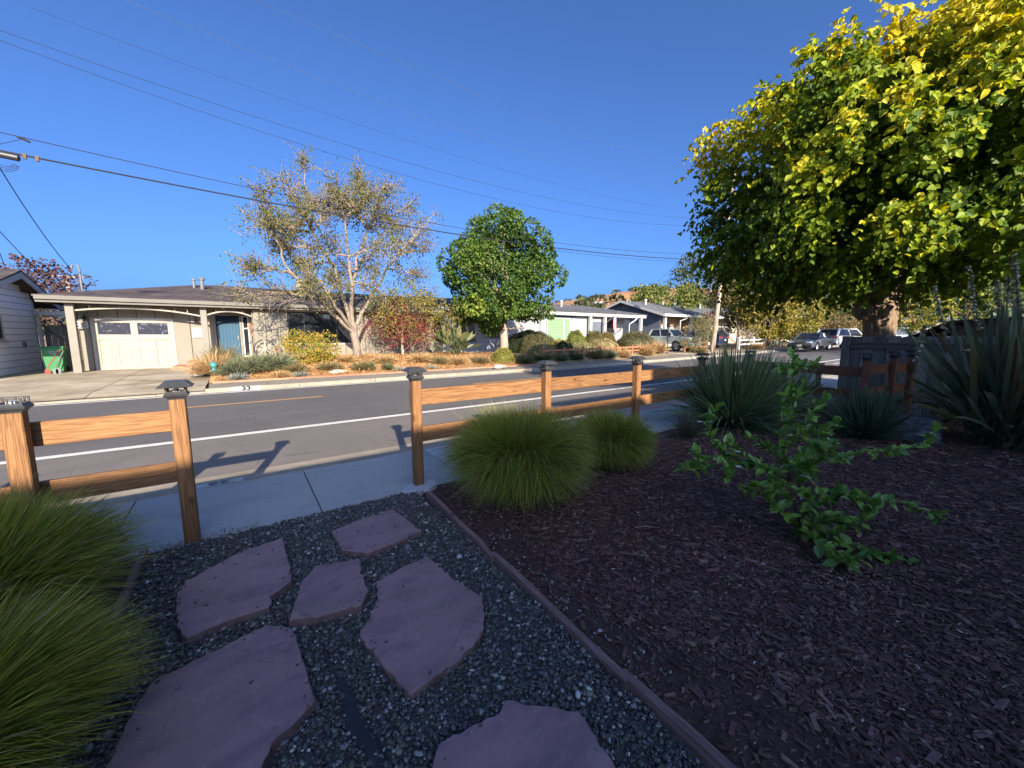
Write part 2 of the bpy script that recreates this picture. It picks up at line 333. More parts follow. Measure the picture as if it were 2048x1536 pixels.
MT['fabric'] = M('black_weed_fabric', (0.018, 0.020, 0.024), 0.6, (0.03, 0.032, 0.036), scale=30, bump=0.002)
MT['soil'] = M('dry_soil', (0.16, 0.12, 0.075), 0.95, (0.24, 0.18, 0.11), scale=0.5, detail=9)
MT['strawbed'] = M('orange_straw_bed', (0.34, 0.19, 0.08), 0.95, (0.46, 0.27, 0.125), scale=3, detail=9, bump=0.02, bscale=25)
MT['rock'] = M('blue_grey_boulder', (0.040, 0.046, 0.052), 0.95, (0.14, 0.15, 0.16), scale=11, detail=12, stretch=(1, 1, 1.6), bump=0.05, bscale=14)
MT['palerock'] = M('pale_boulder', (0.30, 0.27, 0.22), 0.9, (0.42, 0.38, 0.32), scale=5, bump=0.02, bscale=10)
def Wear(m, c, sx, sy, amt, lo=.52, hi=.72):
    """long wear streaks / stains laid over a ground material"""
    n = m.node_tree.nodes; l = m.node_tree.links; b = n["Principled BSDF"]; src = b.inputs["Base Color"].links[0].from_socket
    gm = n.new("ShaderNodeNewGeometry"); mp = n.new("ShaderNodeMapping"); mp.inputs["Scale"].default_value = (sx, sy, 1); l.new(gm.outputs["Position"], mp.inputs[0])
    nz = n.new("ShaderNodeTexNoise"); nz.inputs["Scale"].default_value = 1; nz.inputs["Detail"].default_value = 7; nz.inputs["Roughness"].default_value = .65; l.new(mp.outputs[0], nz.inputs[0])
    r = n.new("ShaderNodeMapRange"); r.inputs[1].default_value = lo; r.inputs[2].default_value = hi; r.inputs[4].default_value = amt; l.new(nz.outputs["Fac"], r.inputs[0])
    mx = n.new("ShaderNodeMix"); mx.data_type = 'RGBA'; l.new(r.outputs[0], mx.inputs[0]); l.new(src, mx.inputs[6]); mx.inputs[7].default_value = c4(c); l.new(mx.outputs[2], b.inputs["Base Color"]); return m
def Veins(m, c, sc_, wd, amt, dist=1.2):
    """thin wandering veins or cracks"""
    n = m.node_tree.nodes; l = m.node_tree.links; b = n["Principled BSDF"]; src = b.inputs["Base Color"].links[0].from_socket
    gm = n.new("ShaderNodeNewGeometry"); nz = n.new("ShaderNodeTexNoise"); nz.inputs["Scale"].default_value = sc_; nz.inputs["Detail"].default_value = 5; nz.inputs["Distortion"].default_value = dist; l.new(gm.outputs["Position"], nz.inputs[0])
    s_ = n.new("ShaderNodeMath"); s_.operation = 'SUBTRACT'; s_.inputs[1].default_value = .5; l.new(nz.outputs["Fac"], s_.inputs[0]); ab = n.new("ShaderNodeMath"); ab.operation = 'ABSOLUTE'; l.new(s_.outputs[0], ab.inputs[0])
    r = n.new("ShaderNodeMapRange"); r.inputs[1].default_value = 0; r.inputs[2].default_value = wd; r.inputs[3].default_value = amt; r.inputs[4].default_value = 0; l.new(ab.outputs[0], r.inputs[0])
    mx = n.new("ShaderNodeMix"); mx.data_type = 'RGBA'; l.new(r.outputs[0], mx.inputs[0]); l.new(src, mx.inputs[6]); mx.inputs[7].default_value = c4(c); l.new(mx.outputs[2], b.inputs["Base Color"]); return m
Wear(MT['asphalt'], (.13, .125, .12), .12, 2.6, .55); Wear(MT['asphalt'], (.055, .052, .052), .5, .9, .5, .56, .75); Veins(MT['asphalt'], (.045, .043, .043), .35, .004, .7)
Wear(MT['asphalt_lane'], (.18, .16, .145), .4, 1.6, .5); Wear(MT['asphalt_lane'], (.07, .065, .06), 1.1, 1.4, .5, .58, .75); Veins(MT['asphalt_lane'], (.06, .056, .05), .5, .004, .6)
Wear(MT['driveway'], (.13, .095, .06), .6, .8, .75, .46, .68); Wear(MT['driveway'], (.17, .12, .075), 1.6, 3.0, .5, .5, .7); Wear(MT['driveway'], (.46, .42, .34), .25, .5, .5, .55, .7)
Wear(MT['kerb'], (.13, .11, .085), 2.0, 9.0, .6, .52, .7); Wear(MT['walk_far'], (.12, .10, .08), 1.2, 2.0, .5); Wear(MT['aggregate'], (.16, .155, .15), 1.3, 2.2, .55); Wear(MT['aggregate'], (.33, .32, .30), 60, 60, .7, .55, .66)
Wear(MT['paint_white'], (.16, .15, .145), 6, 30, .7, .58, .68); Wear(MT['paint_yellow'], (.16, .13, .10), 6, 30, .7, .56, .68)
Wear(MT['flag'], (.135, .095, .11), 2.5, 6, .75, .46, .68); Wear(MT['flag'], (.27, .19, .15), 1.6, 1.3, .5, .5, .66); Wear(MT['flag'], (.30, .24, .24), 45, 45, .35, .58, .68); Wear(MT['flag'], (.36, .29, .27), 9, 4, .35, .6, .72); Veins(MT['flag'], (.42, .33, .31), 2.4, .005, .38, 1.6); Veins(MT['flag'], (.09, .06, .065), 1.5, .003, .45, .8)
MT['leaf'] = Foliage('leaf_green', 0.5, 0.33, 0.2)
MT['blade'] = Foliage('grass_blade', 0.5, 0.30, 0.3)
MT['petal'] = Foliage('petal', 0.6, 0.3, 0.2)
MT['bark'] = M('furrowed_bark', (0.125, 0.085, 0.058), 0.95, (0.26, 0.19, 0.135), scale=5, detail=8, stretch=(5, 5, 1), bump=0.05, bscale=6)
MT['bark_pale'] = M('pale_bark', (0.15, 0.118, 0.088), 0.9, (0.25, 0.205, 0.16), scale=6, detail=7, stretch=(3, 3, 1), bump=0.01)
MT['bark_pink'] = M('pinkish_bark', (0.27, 0.19, 0.15), 0.9, (0.36, 0.27, 0.22), scale=6, stretch=(4, 4, 1), bump=0.01)
MT['bark_dark'] = M('dark_bark', (0.07, 0.05, 0.035), 0.95, (0.13, 0.09, 0.06), scale=8, stretch=(3, 3, 1))
MT['w33'] = M('taupe_siding', (0.185, 0.168, 0.132), 0.85, (0.21, 0.19, 0.152), scale=1.5, objrand=0.04, stretch=(1, 1, 0.3))
MT['w33trim'] = M('taupe_trim', (0.175, 0.163, 0.135), 0.8, scale=2, col2=(0.195, 0.182, 0.152))
MT['w33fascia'] = M('taupe_fascia', (0.125, 0.12, 0.102), 0.85, (0.145, 0.138, 0.118), scale=1.5)
MT['w33dark'] = M('groove_shadow_paint', (0.07, 0.063, 0.05), 0.9)  # dark coat painted as shade in board gaps; soffit and header share it
MT['cream'] = M('cream_garage_paint', (0.25, 0.228, 0.188), 0.7, (0.29, 0.265, 0.22), scale=1.2, stretch=(1, 1, 5))
MT['white'] = M('white_paint', (0.40, 0.40, 0.385), 0.6, (0.35, 0.35, 0.335), scale=3)
MT['offwhite'] = M('off_white_paint', (0.36, 0.34, 0.295), 0.65, scale=3)
MT['glass'] = M('dark_window_glass', (0.012, 0.014, 0.017), 0.04, (0.02, 0.022, 0.026), scale=1.5, spec=0.6)
MT['frosted'] = M('garage_glass', (0.03, 0.032, 0.045), 0.12, (0.14, 0.15, 0.19), scale=6, detail=5, lo=0.55, hi=0.68, spec=0.6)
MT['blind'] = M('green_tinted_blind', (0.12, 0.21, 0.10), 0.4, (0.145, 0.245, 0.12), scale=0.5, spec=0.5)
MT['bluedoor'] = M('blue_door_paint', (0.028, 0.072, 0.115), 0.75, (0.034, 0.084, 0.13), scale=2)
MT['navydoor'] = M('navy_transom', (0.010, 0.024, 0.045), 0.8, spec=0.2)
MT['roof33'] = Shingle('brown_black_shingles', (0.055, 0.045, 0.045), (0.095, 0.078, 0.075))
MT['roof2'] = Shingle('grey_shingles', (0.085, 0.087, 0.092), (0.13, 0.132, 0.138))
MT['roof3'] = Shingle('dark_grey_shingles', (0.10, 0.105, 0.115), (0.14, 0.145, 0.155))
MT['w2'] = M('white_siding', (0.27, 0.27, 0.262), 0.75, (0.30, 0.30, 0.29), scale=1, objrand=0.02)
MT['w2shade'] = M('shade_blue_white_siding', (0.30, 0.33, 0.40), 0.7, (0.33, 0.36, 0.43), scale=1, objrand=0.02)  # white siding with blue shade put into its colour; wall and soffit
MT['w3'] = M('tan_wood_siding', (0.34, 0.215, 0.12), 0.8, (0.39, 0.255, 0.15), scale=2, objrand=0.06)
MT['w3grey'] = M('slate_gable_siding', (0.10, 0.115, 0.14), 0.8, scale=2)
MT['w3cream'] = M('cream_siding', (0.50, 0.44, 0.33), 0.75, scale=2)
MT['wl'] = M('left_house_white_siding', (0.84, 0.85, 0.87), 0.65, (0.78, 0.79, 0.82), scale=2, objrand=0.03)
MT['brick'] = M('red_brick', (0.30, 0.13, 0.075), 0.85, (0.38, 0.18, 0.11), scale=9, objrand=0.2)
MT['metal'] = M('galvanised_metal', (0.15, 0.155, 0.16), 0.6, (0.11, 0.115, 0.12), scale=8, metal=0.2)
MT['darkmetal'] = M('dark_metal', (0.06, 0.06, 0.065), 0.45, metal=0.5)
MT['bin'] = M('green_bin_plastic', (0.035, 0.165, 0.06), 0.45, (0.045, 0.19, 0.07), scale=3)
MT['rubber'] = M('tyre_rubber', (0.015, 0.015, 0.016), 0.8)
MT['rim'] = M('alloy_rim', (0.45, 0.46, 0.48), 0.3, metal=0.8)
MT['wire'] = M('black_cable', (0.02, 0.021, 0.025), 0.6)
MT['wire_pale'] = M('pale_cable', (0.07, 0.09, 0.14), 0.7, spec=0.1)
MT['pole'] = M('pole_wood', (0.20, 0.145, 0.11), 0.9, (0.34, 0.26, 0.20), scale=3, stretch=(10, 10, 0.8), bump=0.01)
MT['red'] = M('red_paint', (0.26, 0.05, 0.04), 0.7)
MT['tail'] = M('red_lens', (0.35, 0.02, 0.02), 0.15, spec=0.6)
MT['lens'] = M('clear_lens', (0.62, 0.64, 0.66), 0.12, spec=0.7)
MT['flagred'] = M('flag_red', (0.30, 0.025, 0.035), 0.9); MT['flagwhite'] = M('flag_white', (0.42, 0.40, 0.39), 0.9); MT['flagblue'] = M('flag_blue', (0.03, 0.05, 0.17), 0.8)
MT['canvas'] = M('black_canvas', (0.0025, 0.003, 0.0035), 1.0, (0.003, 0.0035, 0.004), scale=3, spec=0.0)
MT['drygold'] = M('dry_grass_hill', (0.36, 0.185, 0.085), 0.95, (0.27, 0.145, 0.075), scale=0.012, detail=10, speck=(0.13, 0.10, 0.06), speckscale=0.06, speckamt=0.5, world=True)
MT['woodhill'] = M('wooded_hill', (0.075, 0.10, 0.065), 0.95, (0.105, 0.13, 0.09), scale=0.03, detail=10, world=True)
MT['teal'] = M('teal_glaze', (0.05, 0.22, 0.22), 0.3)
# ================================================================== ground, street, yard surfaces
def axis_pts(a, b, fine0, fine1, df, dc):
    out = list(np.arange(fine0, fine1 + 1e-6, df)); x = fine0; st = dc
    while x > a: x -= st; st *= 1.35; out.insert(0, max(x, a))
    x = fine1; st = dc
    while x < b: x += st; st *= 1.35; out.append(min(x, b))
    return np.unique(np.round(out, 4))
def ground_z(X, Y):
    z = hz(X, Y) - 0.05
    return np.where(Y < 15.4, rise(X) - 0.45, z)
sheet('ground', axis_pts(-400, 2500, -14, 60, 1.0, 3), axis_pts(-300, 2500, -12, 40, 0.5, 3), ground_z, MT['soil'])
XR = axis_pts(-60, 160, -6, 50, 2.0, 4)
sheet('road', XR, [5.03, 5.62, 7.78, 11.4, 14.02], lambda X, Y: rise(X) - 0.12 + 0.0 * Y, MT['asphalt'])
sheet('parking_lane', XR, [5.60, 7.70], lambda X, Y: rise(X) - 0.115, MT['asphalt_lane'])
sheet('gutter', XR, [5.035, 5.60], lambda X, Y: rise(X) - 0.110 - 0.004 * (Y < 5.3), MT['kerb'])
sheet('white_edge_line', XR, [7.70, 7.875], lambda X, Y: rise(X) - 0.110, MT['paint_white'])
sheet('far_white_line', XR, [13.70, 13.84], lambda X, Y: rise(X) - 0.115, MT['paint_white'])
for i_, (x0, x1) in enumerate([(-9.5, -5.6), (-1.15, 1.72), (6.4, 10.0), (14.2, 17.8), (22, 25.6), (30, 33.6)]):
    sheet('yellow_centre_dash', np.linspace(x0, x1, 4), [11.40, 11.52], lambda X, Y: rise(X) - 0.115, MT['paint_yellow'])
# second, dotted white line further along (bike lane)
for k in range(5): sheet('white_lane_dash', [17 + k * 2.2, 18.2 + k * 2.2], [6.9, 7.02], lambda X, Y: rise(X) - 0.109, MT['paint_white'])
# kerbs: real steps
def kerb_run(name, x0, x1, ya, yb, mat, top=0.0):
    g = G(); xs = np.arange(x0, x1, 2.4)
    for xa in xs:
        xb = min(xa + 2.388, x1); b = 0.012
        za, zb = float(rise(xa)) + top, float(rise(xb)) + top
        for s_ in (0,):
            V = [(xa, ya, za - .2), (xa, yb, za - .2), (xa, yb, za - b), (xa, yb - b, za), (xa, ya + b, za), (xa, ya, za - b)]
            V += [(xb, p[1], p[2] - za + zb) for p in V]
            g.add(V, [(5, 4, 3, 2, 1, 0), (6, 7, 8, 9, 10, 11)] + [(i, (i + 1) % 6, 6 + (i + 1) % 6, 6 + i) for i in range(6)])
    return g.build(name, mat, kind='structure')
kerb_run('near_kerb', -24, 4.4, 4.87, 5.03, MT['kerb'])
kerb_run('near_kerb_red', 4.41, 12, 4.87, 5.03, MT['kerb_red'])
kerb_run('near_kerb', 12.01, 60, 4.87, 5.03, MT['kerb'])
kerb_run('far_kerb', -0.95, 26.0, 14.02, 14.18, MT['kerb'])
kerb_run('far_kerb', 33.0, 100, 14.02, 14.18, MT['kerb'])
kerb_run('far_kerb_dropped', -14, -0.96, 14.02, 14.18, MT['kerb'], -0.075)
kerb_run('far_kerb_dropped', 26.01, 32.99, 14.02, 14.18, MT['kerb'], -0.075)
# near pavement: separate slabs with open joints
pav = thing('pavement', 'grey exposed aggregate pavement of jointed slabs along the garden fence', 'pavement', (0, 0, 0)); pav["kind"] = 'structure'
xs_ = [-17.5, -16.1, -14.7, -13.3, -11.9, -10.5, -9.1, -7.8, -6.6, -5.2, -3.8, -2.35, -0.92, 0.48, 1.92, 3.35, 4.8, 6.2, 7.65, 9.1, 10.5, 12.0, 14, 16, 18, 20, 23, 26, 30]
for k in range(len(xs_) - 1):
    g = G(); plain = (k == 14)
    g.cbox(xs_[k] + .005, xs_[k + 1] - .005, 3.60, 4.865, -0.12 + float(rise(xs_[k])), float(rise(xs_[k])) + (0.0 if not plain else 0.003), 0.006)
    g.build('slab', MT['plainslab'] if plain else MT['aggregate'], pav, center=True)
g = G(); g.box(-17.5, 30, 3.59, 4.87, -0.30, -0.02); g.build('slab_bedding', MT['gravelbase'], pav)
pv2 = thing('pavement', 'pale pavement of jointed slabs across the street beside the straw bed', 'pavement', (0, 0, 0)); pv2["kind"] = 'structure'
x_ = -0.9; k = 0
while x_ < 60:
    wd = 1.5 if x_ < 26 else 3; g = G(); zr = float(rise(x_ + wd / 2))
    g.cbox(x_ + .006, x_ + wd - .006, 14.185, 15.52, zr - .12, zr + random.uniform(-.002, .002), .006); g.build('slab', MT['walk_far'], pv2, center=True); x_ += wd; k += 1
# drive of the house opposite: jointed concrete bays
drv = thing('driveway', 'weathered concrete driveway in front of the cream garage door', 'driveway', (0, 0, 0)); drv["kind"] = 'structure'
for (x0, x1, y0, y1) in [(-14, -6.3, 14.19, 16.9), (-14, -6.3, 16.92, 25), (-6.28, -3.4, 14.19, 17.5), (-6.28, -3.4, 17.52, 20.2), (-6.28, -3.4, 20.22, 22.7), (-3.38, -0.98, 14.19, 16.6), (-3.38, -0.98, 16.62, 19.2), (-3.38, -0.98, 19.22, 22.7)]:
    xs = np.linspace(x0, x1, 6); ys = np.linspace(y0, y1, 8)
    sheet('concrete_bay', xs, ys, lambda X, Y: 0.10 * sstep(14.4, 21.0, Y) + 0.004 - 0.07 * (1 - sstep(14.1, 14.9, Y)), MT['driveway'], kind=None, parent=drv)
sheet('truck_drive', np.linspace(25.8, 33, 6), np.linspace(14.19, 24, 10), lambda X, Y: hz(X, Y) + 0.01 - 0.07 * (1 - sstep(14.1, 14.9, Y)), MT['driveway'])
# raised straw bed opposite
sheet('straw_bed', np.linspace(-0.95, 13.3, 70), np.linspace(15.53, 22, 40), lambda X, Y: lot(X, Y) + rise(X) + 0.012 + 0.025 * np.sin(X * 3.1 + Y) * np.sin(Y * 2.7), MT['strawbed'])
sheet('shrub_bed', np.linspace(13.3, 25.8, 40), np.linspace(15.53, 23, 20), lambda X, Y: hz(X, Y) + 0.012, MT['soil'])
# our own yard: gravel walk and bark bed
def mulch_z(X, Y): return 0.02 * np.sin(X * 1.7 + 0.4) * np.sin(Y * 1.9) + 0.05 * sstep(1.5, 4.0, X) * sstep(3.6, 2.6, Y) - 0.012
sheet('gravel_walk', np.linspace(-0.70, 1.32, 20), np.linspace(-7.7, 3.60, 44), lambda X, Y: -0.012 + 0 * X, MT['gravelbase'])
sheet('bark_bed', np.linspace(1.36, 10.42, 90), np.linspace(-7.7, 3.60, 80), mulch_z, MT['mulchbase'])
sheet('left_bed', np.linspace(-20, -0.70, 60), np.linspace(-7.7, 3.60, 30), lambda X, Y: mulch_z(X, Y) * 0.6 - 0.005, MT['mulchbase'])
sheet('neighbour_yard', np.linspace(10.42, 160, 50), np.linspace(-10, 3.58, 12), lambda X, Y: rise(X) - 0.02, MT['soil'])
sheet('near_verge', np.linspace(30.02, 160, 40), [3.58, 4.86], lambda X, Y: rise(X) - 0.01, MT['aggregate'])
# hills beyond the roofs
def hill(name, prof, d0, dc, d1, mat, rough, seed_):
    rng = seed(seed_); xs = np.array([p[0] for p in prof], float); ys = np.array([p[1] for p in prof], float)
    U = np.linspace(xs[0], xs[-1], 120); D = np.linspace(d0, d1, 28); V = []
    for u in U:
        d = ray(u, 669.5); d = d / np.linalg.norm(d[:2]); top = ray(u, float(np.interp(u, xs, ys))); h = top[2] / np.linalg.norm(top[:2]) * dc
        for dd in D:
            t = (dd - d0) / (dc - d0) if dd < dc else 1 - (dd - dc) / (d1 - dc)
            t = max(0, t); s_ = t * t * (3 - 2 * t) * 0.55 + t * 0.45
            nz = rough * (math.sin(u * .043 + dd * .021) + math.sin(u * .11 + dd * .013 + 1.3) * .6 + math.sin(dd * .05 + u * .02) * .5) * (1 - abs(2 * t - 1)) * (dd < dc)
            V.append((d[0] * dd, d[1] * dd, EYE + h * s_ + nz - 1.0 * (1 - t)))
    n = len(D); F = [(i * n + j, (i + 1) * n + j, (i + 1) * n + j + 1, i * n + j + 1) for i in range(len(U) - 1) for j in range(n - 1)]
    g = G(); g.add(V, F); o = g.build(name, mat, None, smooth=True, kind='structure'); return np.array(V).reshape(len(U), n, 3)
HB = hill('golden_hill', [(900, 640), (1080, 612), (1140, 600), (1180, 595), (1220, 587), (1270, 580), (1320, 576), (1380, 575), (1440, 580), (1500, 592), (1560, 606), (1640, 640), (1720, 668)], 420, 800, 1300, MT['drygold'], 4, 5)
HG = hill('wooded_hill', [(1480, 668), (1540, 640), (1600, 602), (1650, 590), (1700, 586), (1760, 592), (1830, 585), (1900, 592), (1980, 584), (2060, 590), (2150, 610), (2300, 668)], 380, 650, 1000, MT['woodhill'], 6, 9)
# ================================================================== buildings
def wall_map(axis, pos, sgn):
    if axis == 'X': return lambda a_, z, off: (a_, pos + sgn * off, z)
    return lambda a_, z, off: (pos + sgn * off, a_, z)
def wbox(g, axis, pos, sgn, a0, a1, z0, z1, o0, o1, mi=0):
    f = wall_map(axis, pos, sgn); p = [f(a0, z0, o0), f(a1, z1, o1)]
    lo = np.minimum(*map(np.array, p)); hi_ = np.maximum(*map(np.array, p)); g.box(lo[0], hi_[0], lo[1], hi_[1], lo[2], hi_[2], mi); return g
def cut(iv, holes):
    out = [iv]
    for h0, h1 in holes:
        nx = []
        for p, q in out:
            if h1 <= p or h0 >= q: nx.append((p, q)); continue
            if h0 > p: nx.append((p, h0))
            if h1 < q: nx.append((h1, q))
        out = nx
    return [(p, q) for p, q in out if q - p > 0.03]
def siding(parent, axis, pos, sgn, a0, a1, z0, z1, wd, mat, holes=(), vertical=True, th=0.026, gap=0.030, backmat=None, name=None, topfn=None):
    """separate boards over a backing wall; holes = (a0, a1, z0, z1)"""
    name = name or ('plank' if vertical else 'siding_board')
    if vertical:
        n = max(1, round((a1 - a0) / wd)); ws = (a1 - a0) / n
        for k in range(n):
            p, q = a0 + k * ws + gap / 2, a0 + (k + 1) * ws - gap / 2
            hs = [(h[2], h[3]) for h in holes if h[0] < q - .01 and h[1] > p + .01]
            full = [(h[2], h[3]) for h in holes if h[0] <= p + .02 and h[1] >= q - .02]
            part = [h for h in holes if h[0] < q - .01 and h[1] > p + .01 and not (h[0] <= p + .02 and h[1] >= q - .02)]
            zt = z1 if topfn is None else topfn((p + q) / 2)
            for (u, v) in cut((z0, zt), full):
                segs = [(p, q, u, v)]
                for h in part:
                    ns = []
                    for (p_, q_, u_, v_) in segs:
                        if h[2] >= v_ or h[3] <= u_: ns.append((p_, q_, u_, v_)); continue
                        if h[2] > u_: ns.append((p_, q_, u_, h[2]))
                        if h[3] < v_: ns.append((p_, q_, h[3], v_))
                        for (pp, qq) in cut((p_, q_), [(h[0], h[1])]): ns.append((pp, qq, max(u_, h[2]), min(v_, h[3])))
                    segs = ns
                g = G()
                for (p_, q_, u_, v_) in segs: wbox(g, axis, pos, sgn, p_, q_, u_, v_, 0, th)
                if segs: g.build(name, mat, parent, center=True)
    else:
        n = max(1, round((z1 - z0) / wd)); ws = (z1 - z0) / n
        for k in range(n):
            u, v = z0 + k * ws, z0 + (k + 1) * ws; g = G(); ok = False
            lim = (a0, a1) if topfn is None else topfn((u + v) / 2)
            if lim is None: continue
            for (p, q) in cut(lim, [(h[0], h[1]) for h in holes if h[2] < v - .01 and h[3] > u + .01]):
                g = G(); f = wall_map(axis, pos, sgn)
                V = [f(p, u, 0), f(p, u, th * 1.1), f(p, v - 0.016, th * .5), f(p, v - 0.016, 0), f(q, u, 0), f(q, u, th * 1.1), f(q, v - 0.016, th * .5), f(q, v - 0.016, 0)]  # gap shows the backing, dark on most walls in place of lap shadow
                g.add(V, [(0, 1, 2, 3), (7, 6, 5, 4), (0, 4, 5, 1), (1, 5, 6, 2), (2, 6, 7, 3), (3, 7, 4, 0)])
                g.build(name, mat, parent, center=True)
def window(parent, axis, pos, sgn, a0, a1, z0, z1, frame, glass, bars=(), hbars=(), fw=0.06, name='window', proud=0.035, sill=None):
    g = G(); fw_ = fw
    wbox(g, axis, pos, sgn, a0, a1, z0, z0 + fw_, 0, proud); wbox(g, axis, pos, sgn, a0, a1, z1 - fw_, z1, 0, proud)
    wbox(g, axis, pos, sgn, a0, a0 + fw_, z0 + fw_, z1 - fw_, 0, proud); wbox(g, axis, pos, sgn, a1 - fw_, a1, z0 + fw_, z1 - fw_, 0, proud)
    for b in bars: wbox(g, axis, pos, sgn, b - fw_ / 2, b + fw_ / 2, z0 + fw_, z1 - fw_, 0, proud - .004)
    for b in hbars: wbox(g, axis, pos, sgn, a0 + fw_, a1 - fw_, b - fw_ / 2, b + fw_ / 2, 0, proud - .006)
    w_ = g.build(name, frame, parent, center=True)
    ed = [a0 + fw_] + [b for b in bars] + [a1 - fw_]
    for k in range(len(ed) - 1):
        g = G(); wbox(g, axis, pos, sgn, ed[k] + (fw_ / 2 if k else 0), ed[k + 1] - (fw_ / 2 if k < len(ed) - 2 else 0), z0 + fw_, z1 - fw_, -0.02, proud * .35); g.build('pane', glass[k] if isinstance(glass, list) else glass, w_)
    if sill:
        g = G(); wbox(g, axis, pos, sgn, a0 - .06, a1 + .06, z0 - .09, z0 - .002, 0, .10); g.build('sill', sill, w_)
    return w_
def roofmesh(parent, name, polys, mat, th=0.10):
    g = G()
    for P in polys:
        P = np.array(P, float); n = len(P); g.add(np.concatenate([P, P - [0, 0, th]]), [tuple(range(n)), tuple(range(n, 2 * n))[::-1]] + [(i, n + i, n + (i + 1) % n, (i + 1) % n) for i in range(n)])
    o = g.build(name, mat, parent); return o
def vent_pipe(parent, x, y, z0, h, r, mat, hood=False):
    g = G(); g.cyl((x, y, z0 - .2), (x, y, z0 + h), r, r, 10)
    if hood: g.lathe([(r * 1.7, h * .82), (r * 1.7, h * .92), (r * .9, h * 1.05), (0.005, h * 1.1)], (x, y, z0), 10)
    g.build('vent_pipe', mat, parent, smooth=True, sharp=40)
# ---- the taupe house opposite
H = thing('house', 'low taupe ranch house with cream garage door, arched entry and blue front door', 'house', (-5.2, 21.7, 0.1))
YP, YG, YF = 21.70, 22.72, 21.30
ZE = 2.96
GX0, GX1 = -4.86, -2.50     # garage opening
siding(H, 'X', YG, -1, -5.28, 0.46, 0.06, 2.95, 0.57, MT['w33'], [(GX0 - .10, GX1 + .10, 0, 2.24), (-0.98, 0.36, 0, 2.5)], True)
siding(H, 'X', YP, -1, 0.50, 9.5, 0.35, 2.95, 0.50, MT['w33'], [(1.90, 4.90, 1.10, 2.66), (6.6, 7.9, 1.45, 2.5)], True)
siding(H, 'Y', 0.50, -1, YP + .01, YG - .03, 0.35, 2.95, 0.5, MT['w33'], (), True)
g = G(); g.box(-5.30, 0.47, YG + .005, YG + .2, 0, 2.95); g.box(0.505, 9.5, YP + .004, YP + .3, 0.2, 2.95); g.box(9.3, 9.5, YP + .3, 32.5, 0.2, 2.95); g.box(-5.5, -5.3, YG + .02, 32.5, 0, 2.95); g.box(-5.5, 9.3, 32.3, 32.5, 0, 2.95)
g.build('wall', MT['w33dark'], H)
siding(H, 'Y', -5.5, -1, YG + .05, 32.4, 0.06, 2.9, 0.57, MT['w33'], (), True)
siding(H, 'Y', 9.5, 1, YP + .05, 32.4, 0.4, 2.9, 0.57, MT['w33'], (), True)
# entry wall returns + columns
g = G(); g.cbox(-5.33, -5.10, YP - .12, YP + .10, 0.02, 2.78, .01); g.build('column', MT['w33trim'], H)
g = G(); g.cbox(-5.12, -4.98, YG - .20, YG - .03, 0.03, 2.9, .008); g.build('pilaster', MT['w33trim'], H)
g = G(); g.cbox(-1.37, -1.15, YP - .11, YP + .11, 0.30, 2.78, .01); g.build('column', MT['w33trim'], H)
# fascia, gutter, soffit
g = G(); g.box(-5.95, 9.9, YF, YF + .035, 2.73, ZE); g.box(-5.95, 9.9, YF - .09, YF - .002, 2.83, 2.97); g.build('fascia', MT['w33fascia'], H)
g = G(); g.box(-5.95, -5.92, YF + .036, 26.0, 2.74, 2.96); g.build('bargeboard', MT['w33fascia'], H)
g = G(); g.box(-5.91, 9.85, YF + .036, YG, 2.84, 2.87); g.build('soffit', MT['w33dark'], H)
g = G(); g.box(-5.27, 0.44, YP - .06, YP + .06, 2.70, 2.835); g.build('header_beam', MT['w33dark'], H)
ZR = 4.22
roofmesh(H, 'roof', [[(-6.0, YF - .06, ZE + .03), (9.95, YF - .06, ZE + .03), (9.95, 27, ZR), (-1.6, 27, ZR)], [(-6.0, YF - .06, ZE + .03), (-1.6, 27, ZR), (-6.0, 32.8, ZE + .03)], [(-6.0, 32.8, ZE + .03), (-1.6, 27, ZR), (9.95, 27, ZR), (9.95, 32.8, ZE + .03)]], MT['roof33'], .06)
# arched brackets over the garage and the door
def arch(x0, x1, z_end, z_mid, npk):
    xs = np.linspace(x0, x1, 22); t = (xs - x0) / (x1 - x0); zs = z_end[0] * (1 - t) + z_end[1] * t + (z_mid - (z_end[0] + z_end[1]) / 2) * 4 * t * (1 - t)
    g = G()
    for k in range(21):
        V = []
        for q in (k, k + 1):
            for (oy, oz) in ((-.045, 0), (.045, 0), (.045, .06), (-.045, .06)): V.append((xs[q], YP + oy, zs[q] + oz))
        g.add(V, [(0, 1, 5, 4), (1, 2, 6, 5), (2, 3, 7, 6), (3, 0, 4, 7)] + ([(3, 2, 1, 0)] if k == 0 else []) + ([(4, 5, 6, 7)] if k == 20 else []))
    A_ = g.build('arch', MT['cream'], H)
    for k in range(npk):
        x = x0 + (x1 - x0) * (k + 1) / (npk + 1); g = G(); g.box(x - .018, x + .018, YP - .018, YP + .018, float(np.interp(x, xs, zs)) + .05, 2.71); g.build('baluster', MT['cream'], A_)
arch(-5.11, -1.38, (2.44, 2.33), 2.57, 8); arch(-1.14, 0.47, (2.38, 2.36), 2.56, 4)
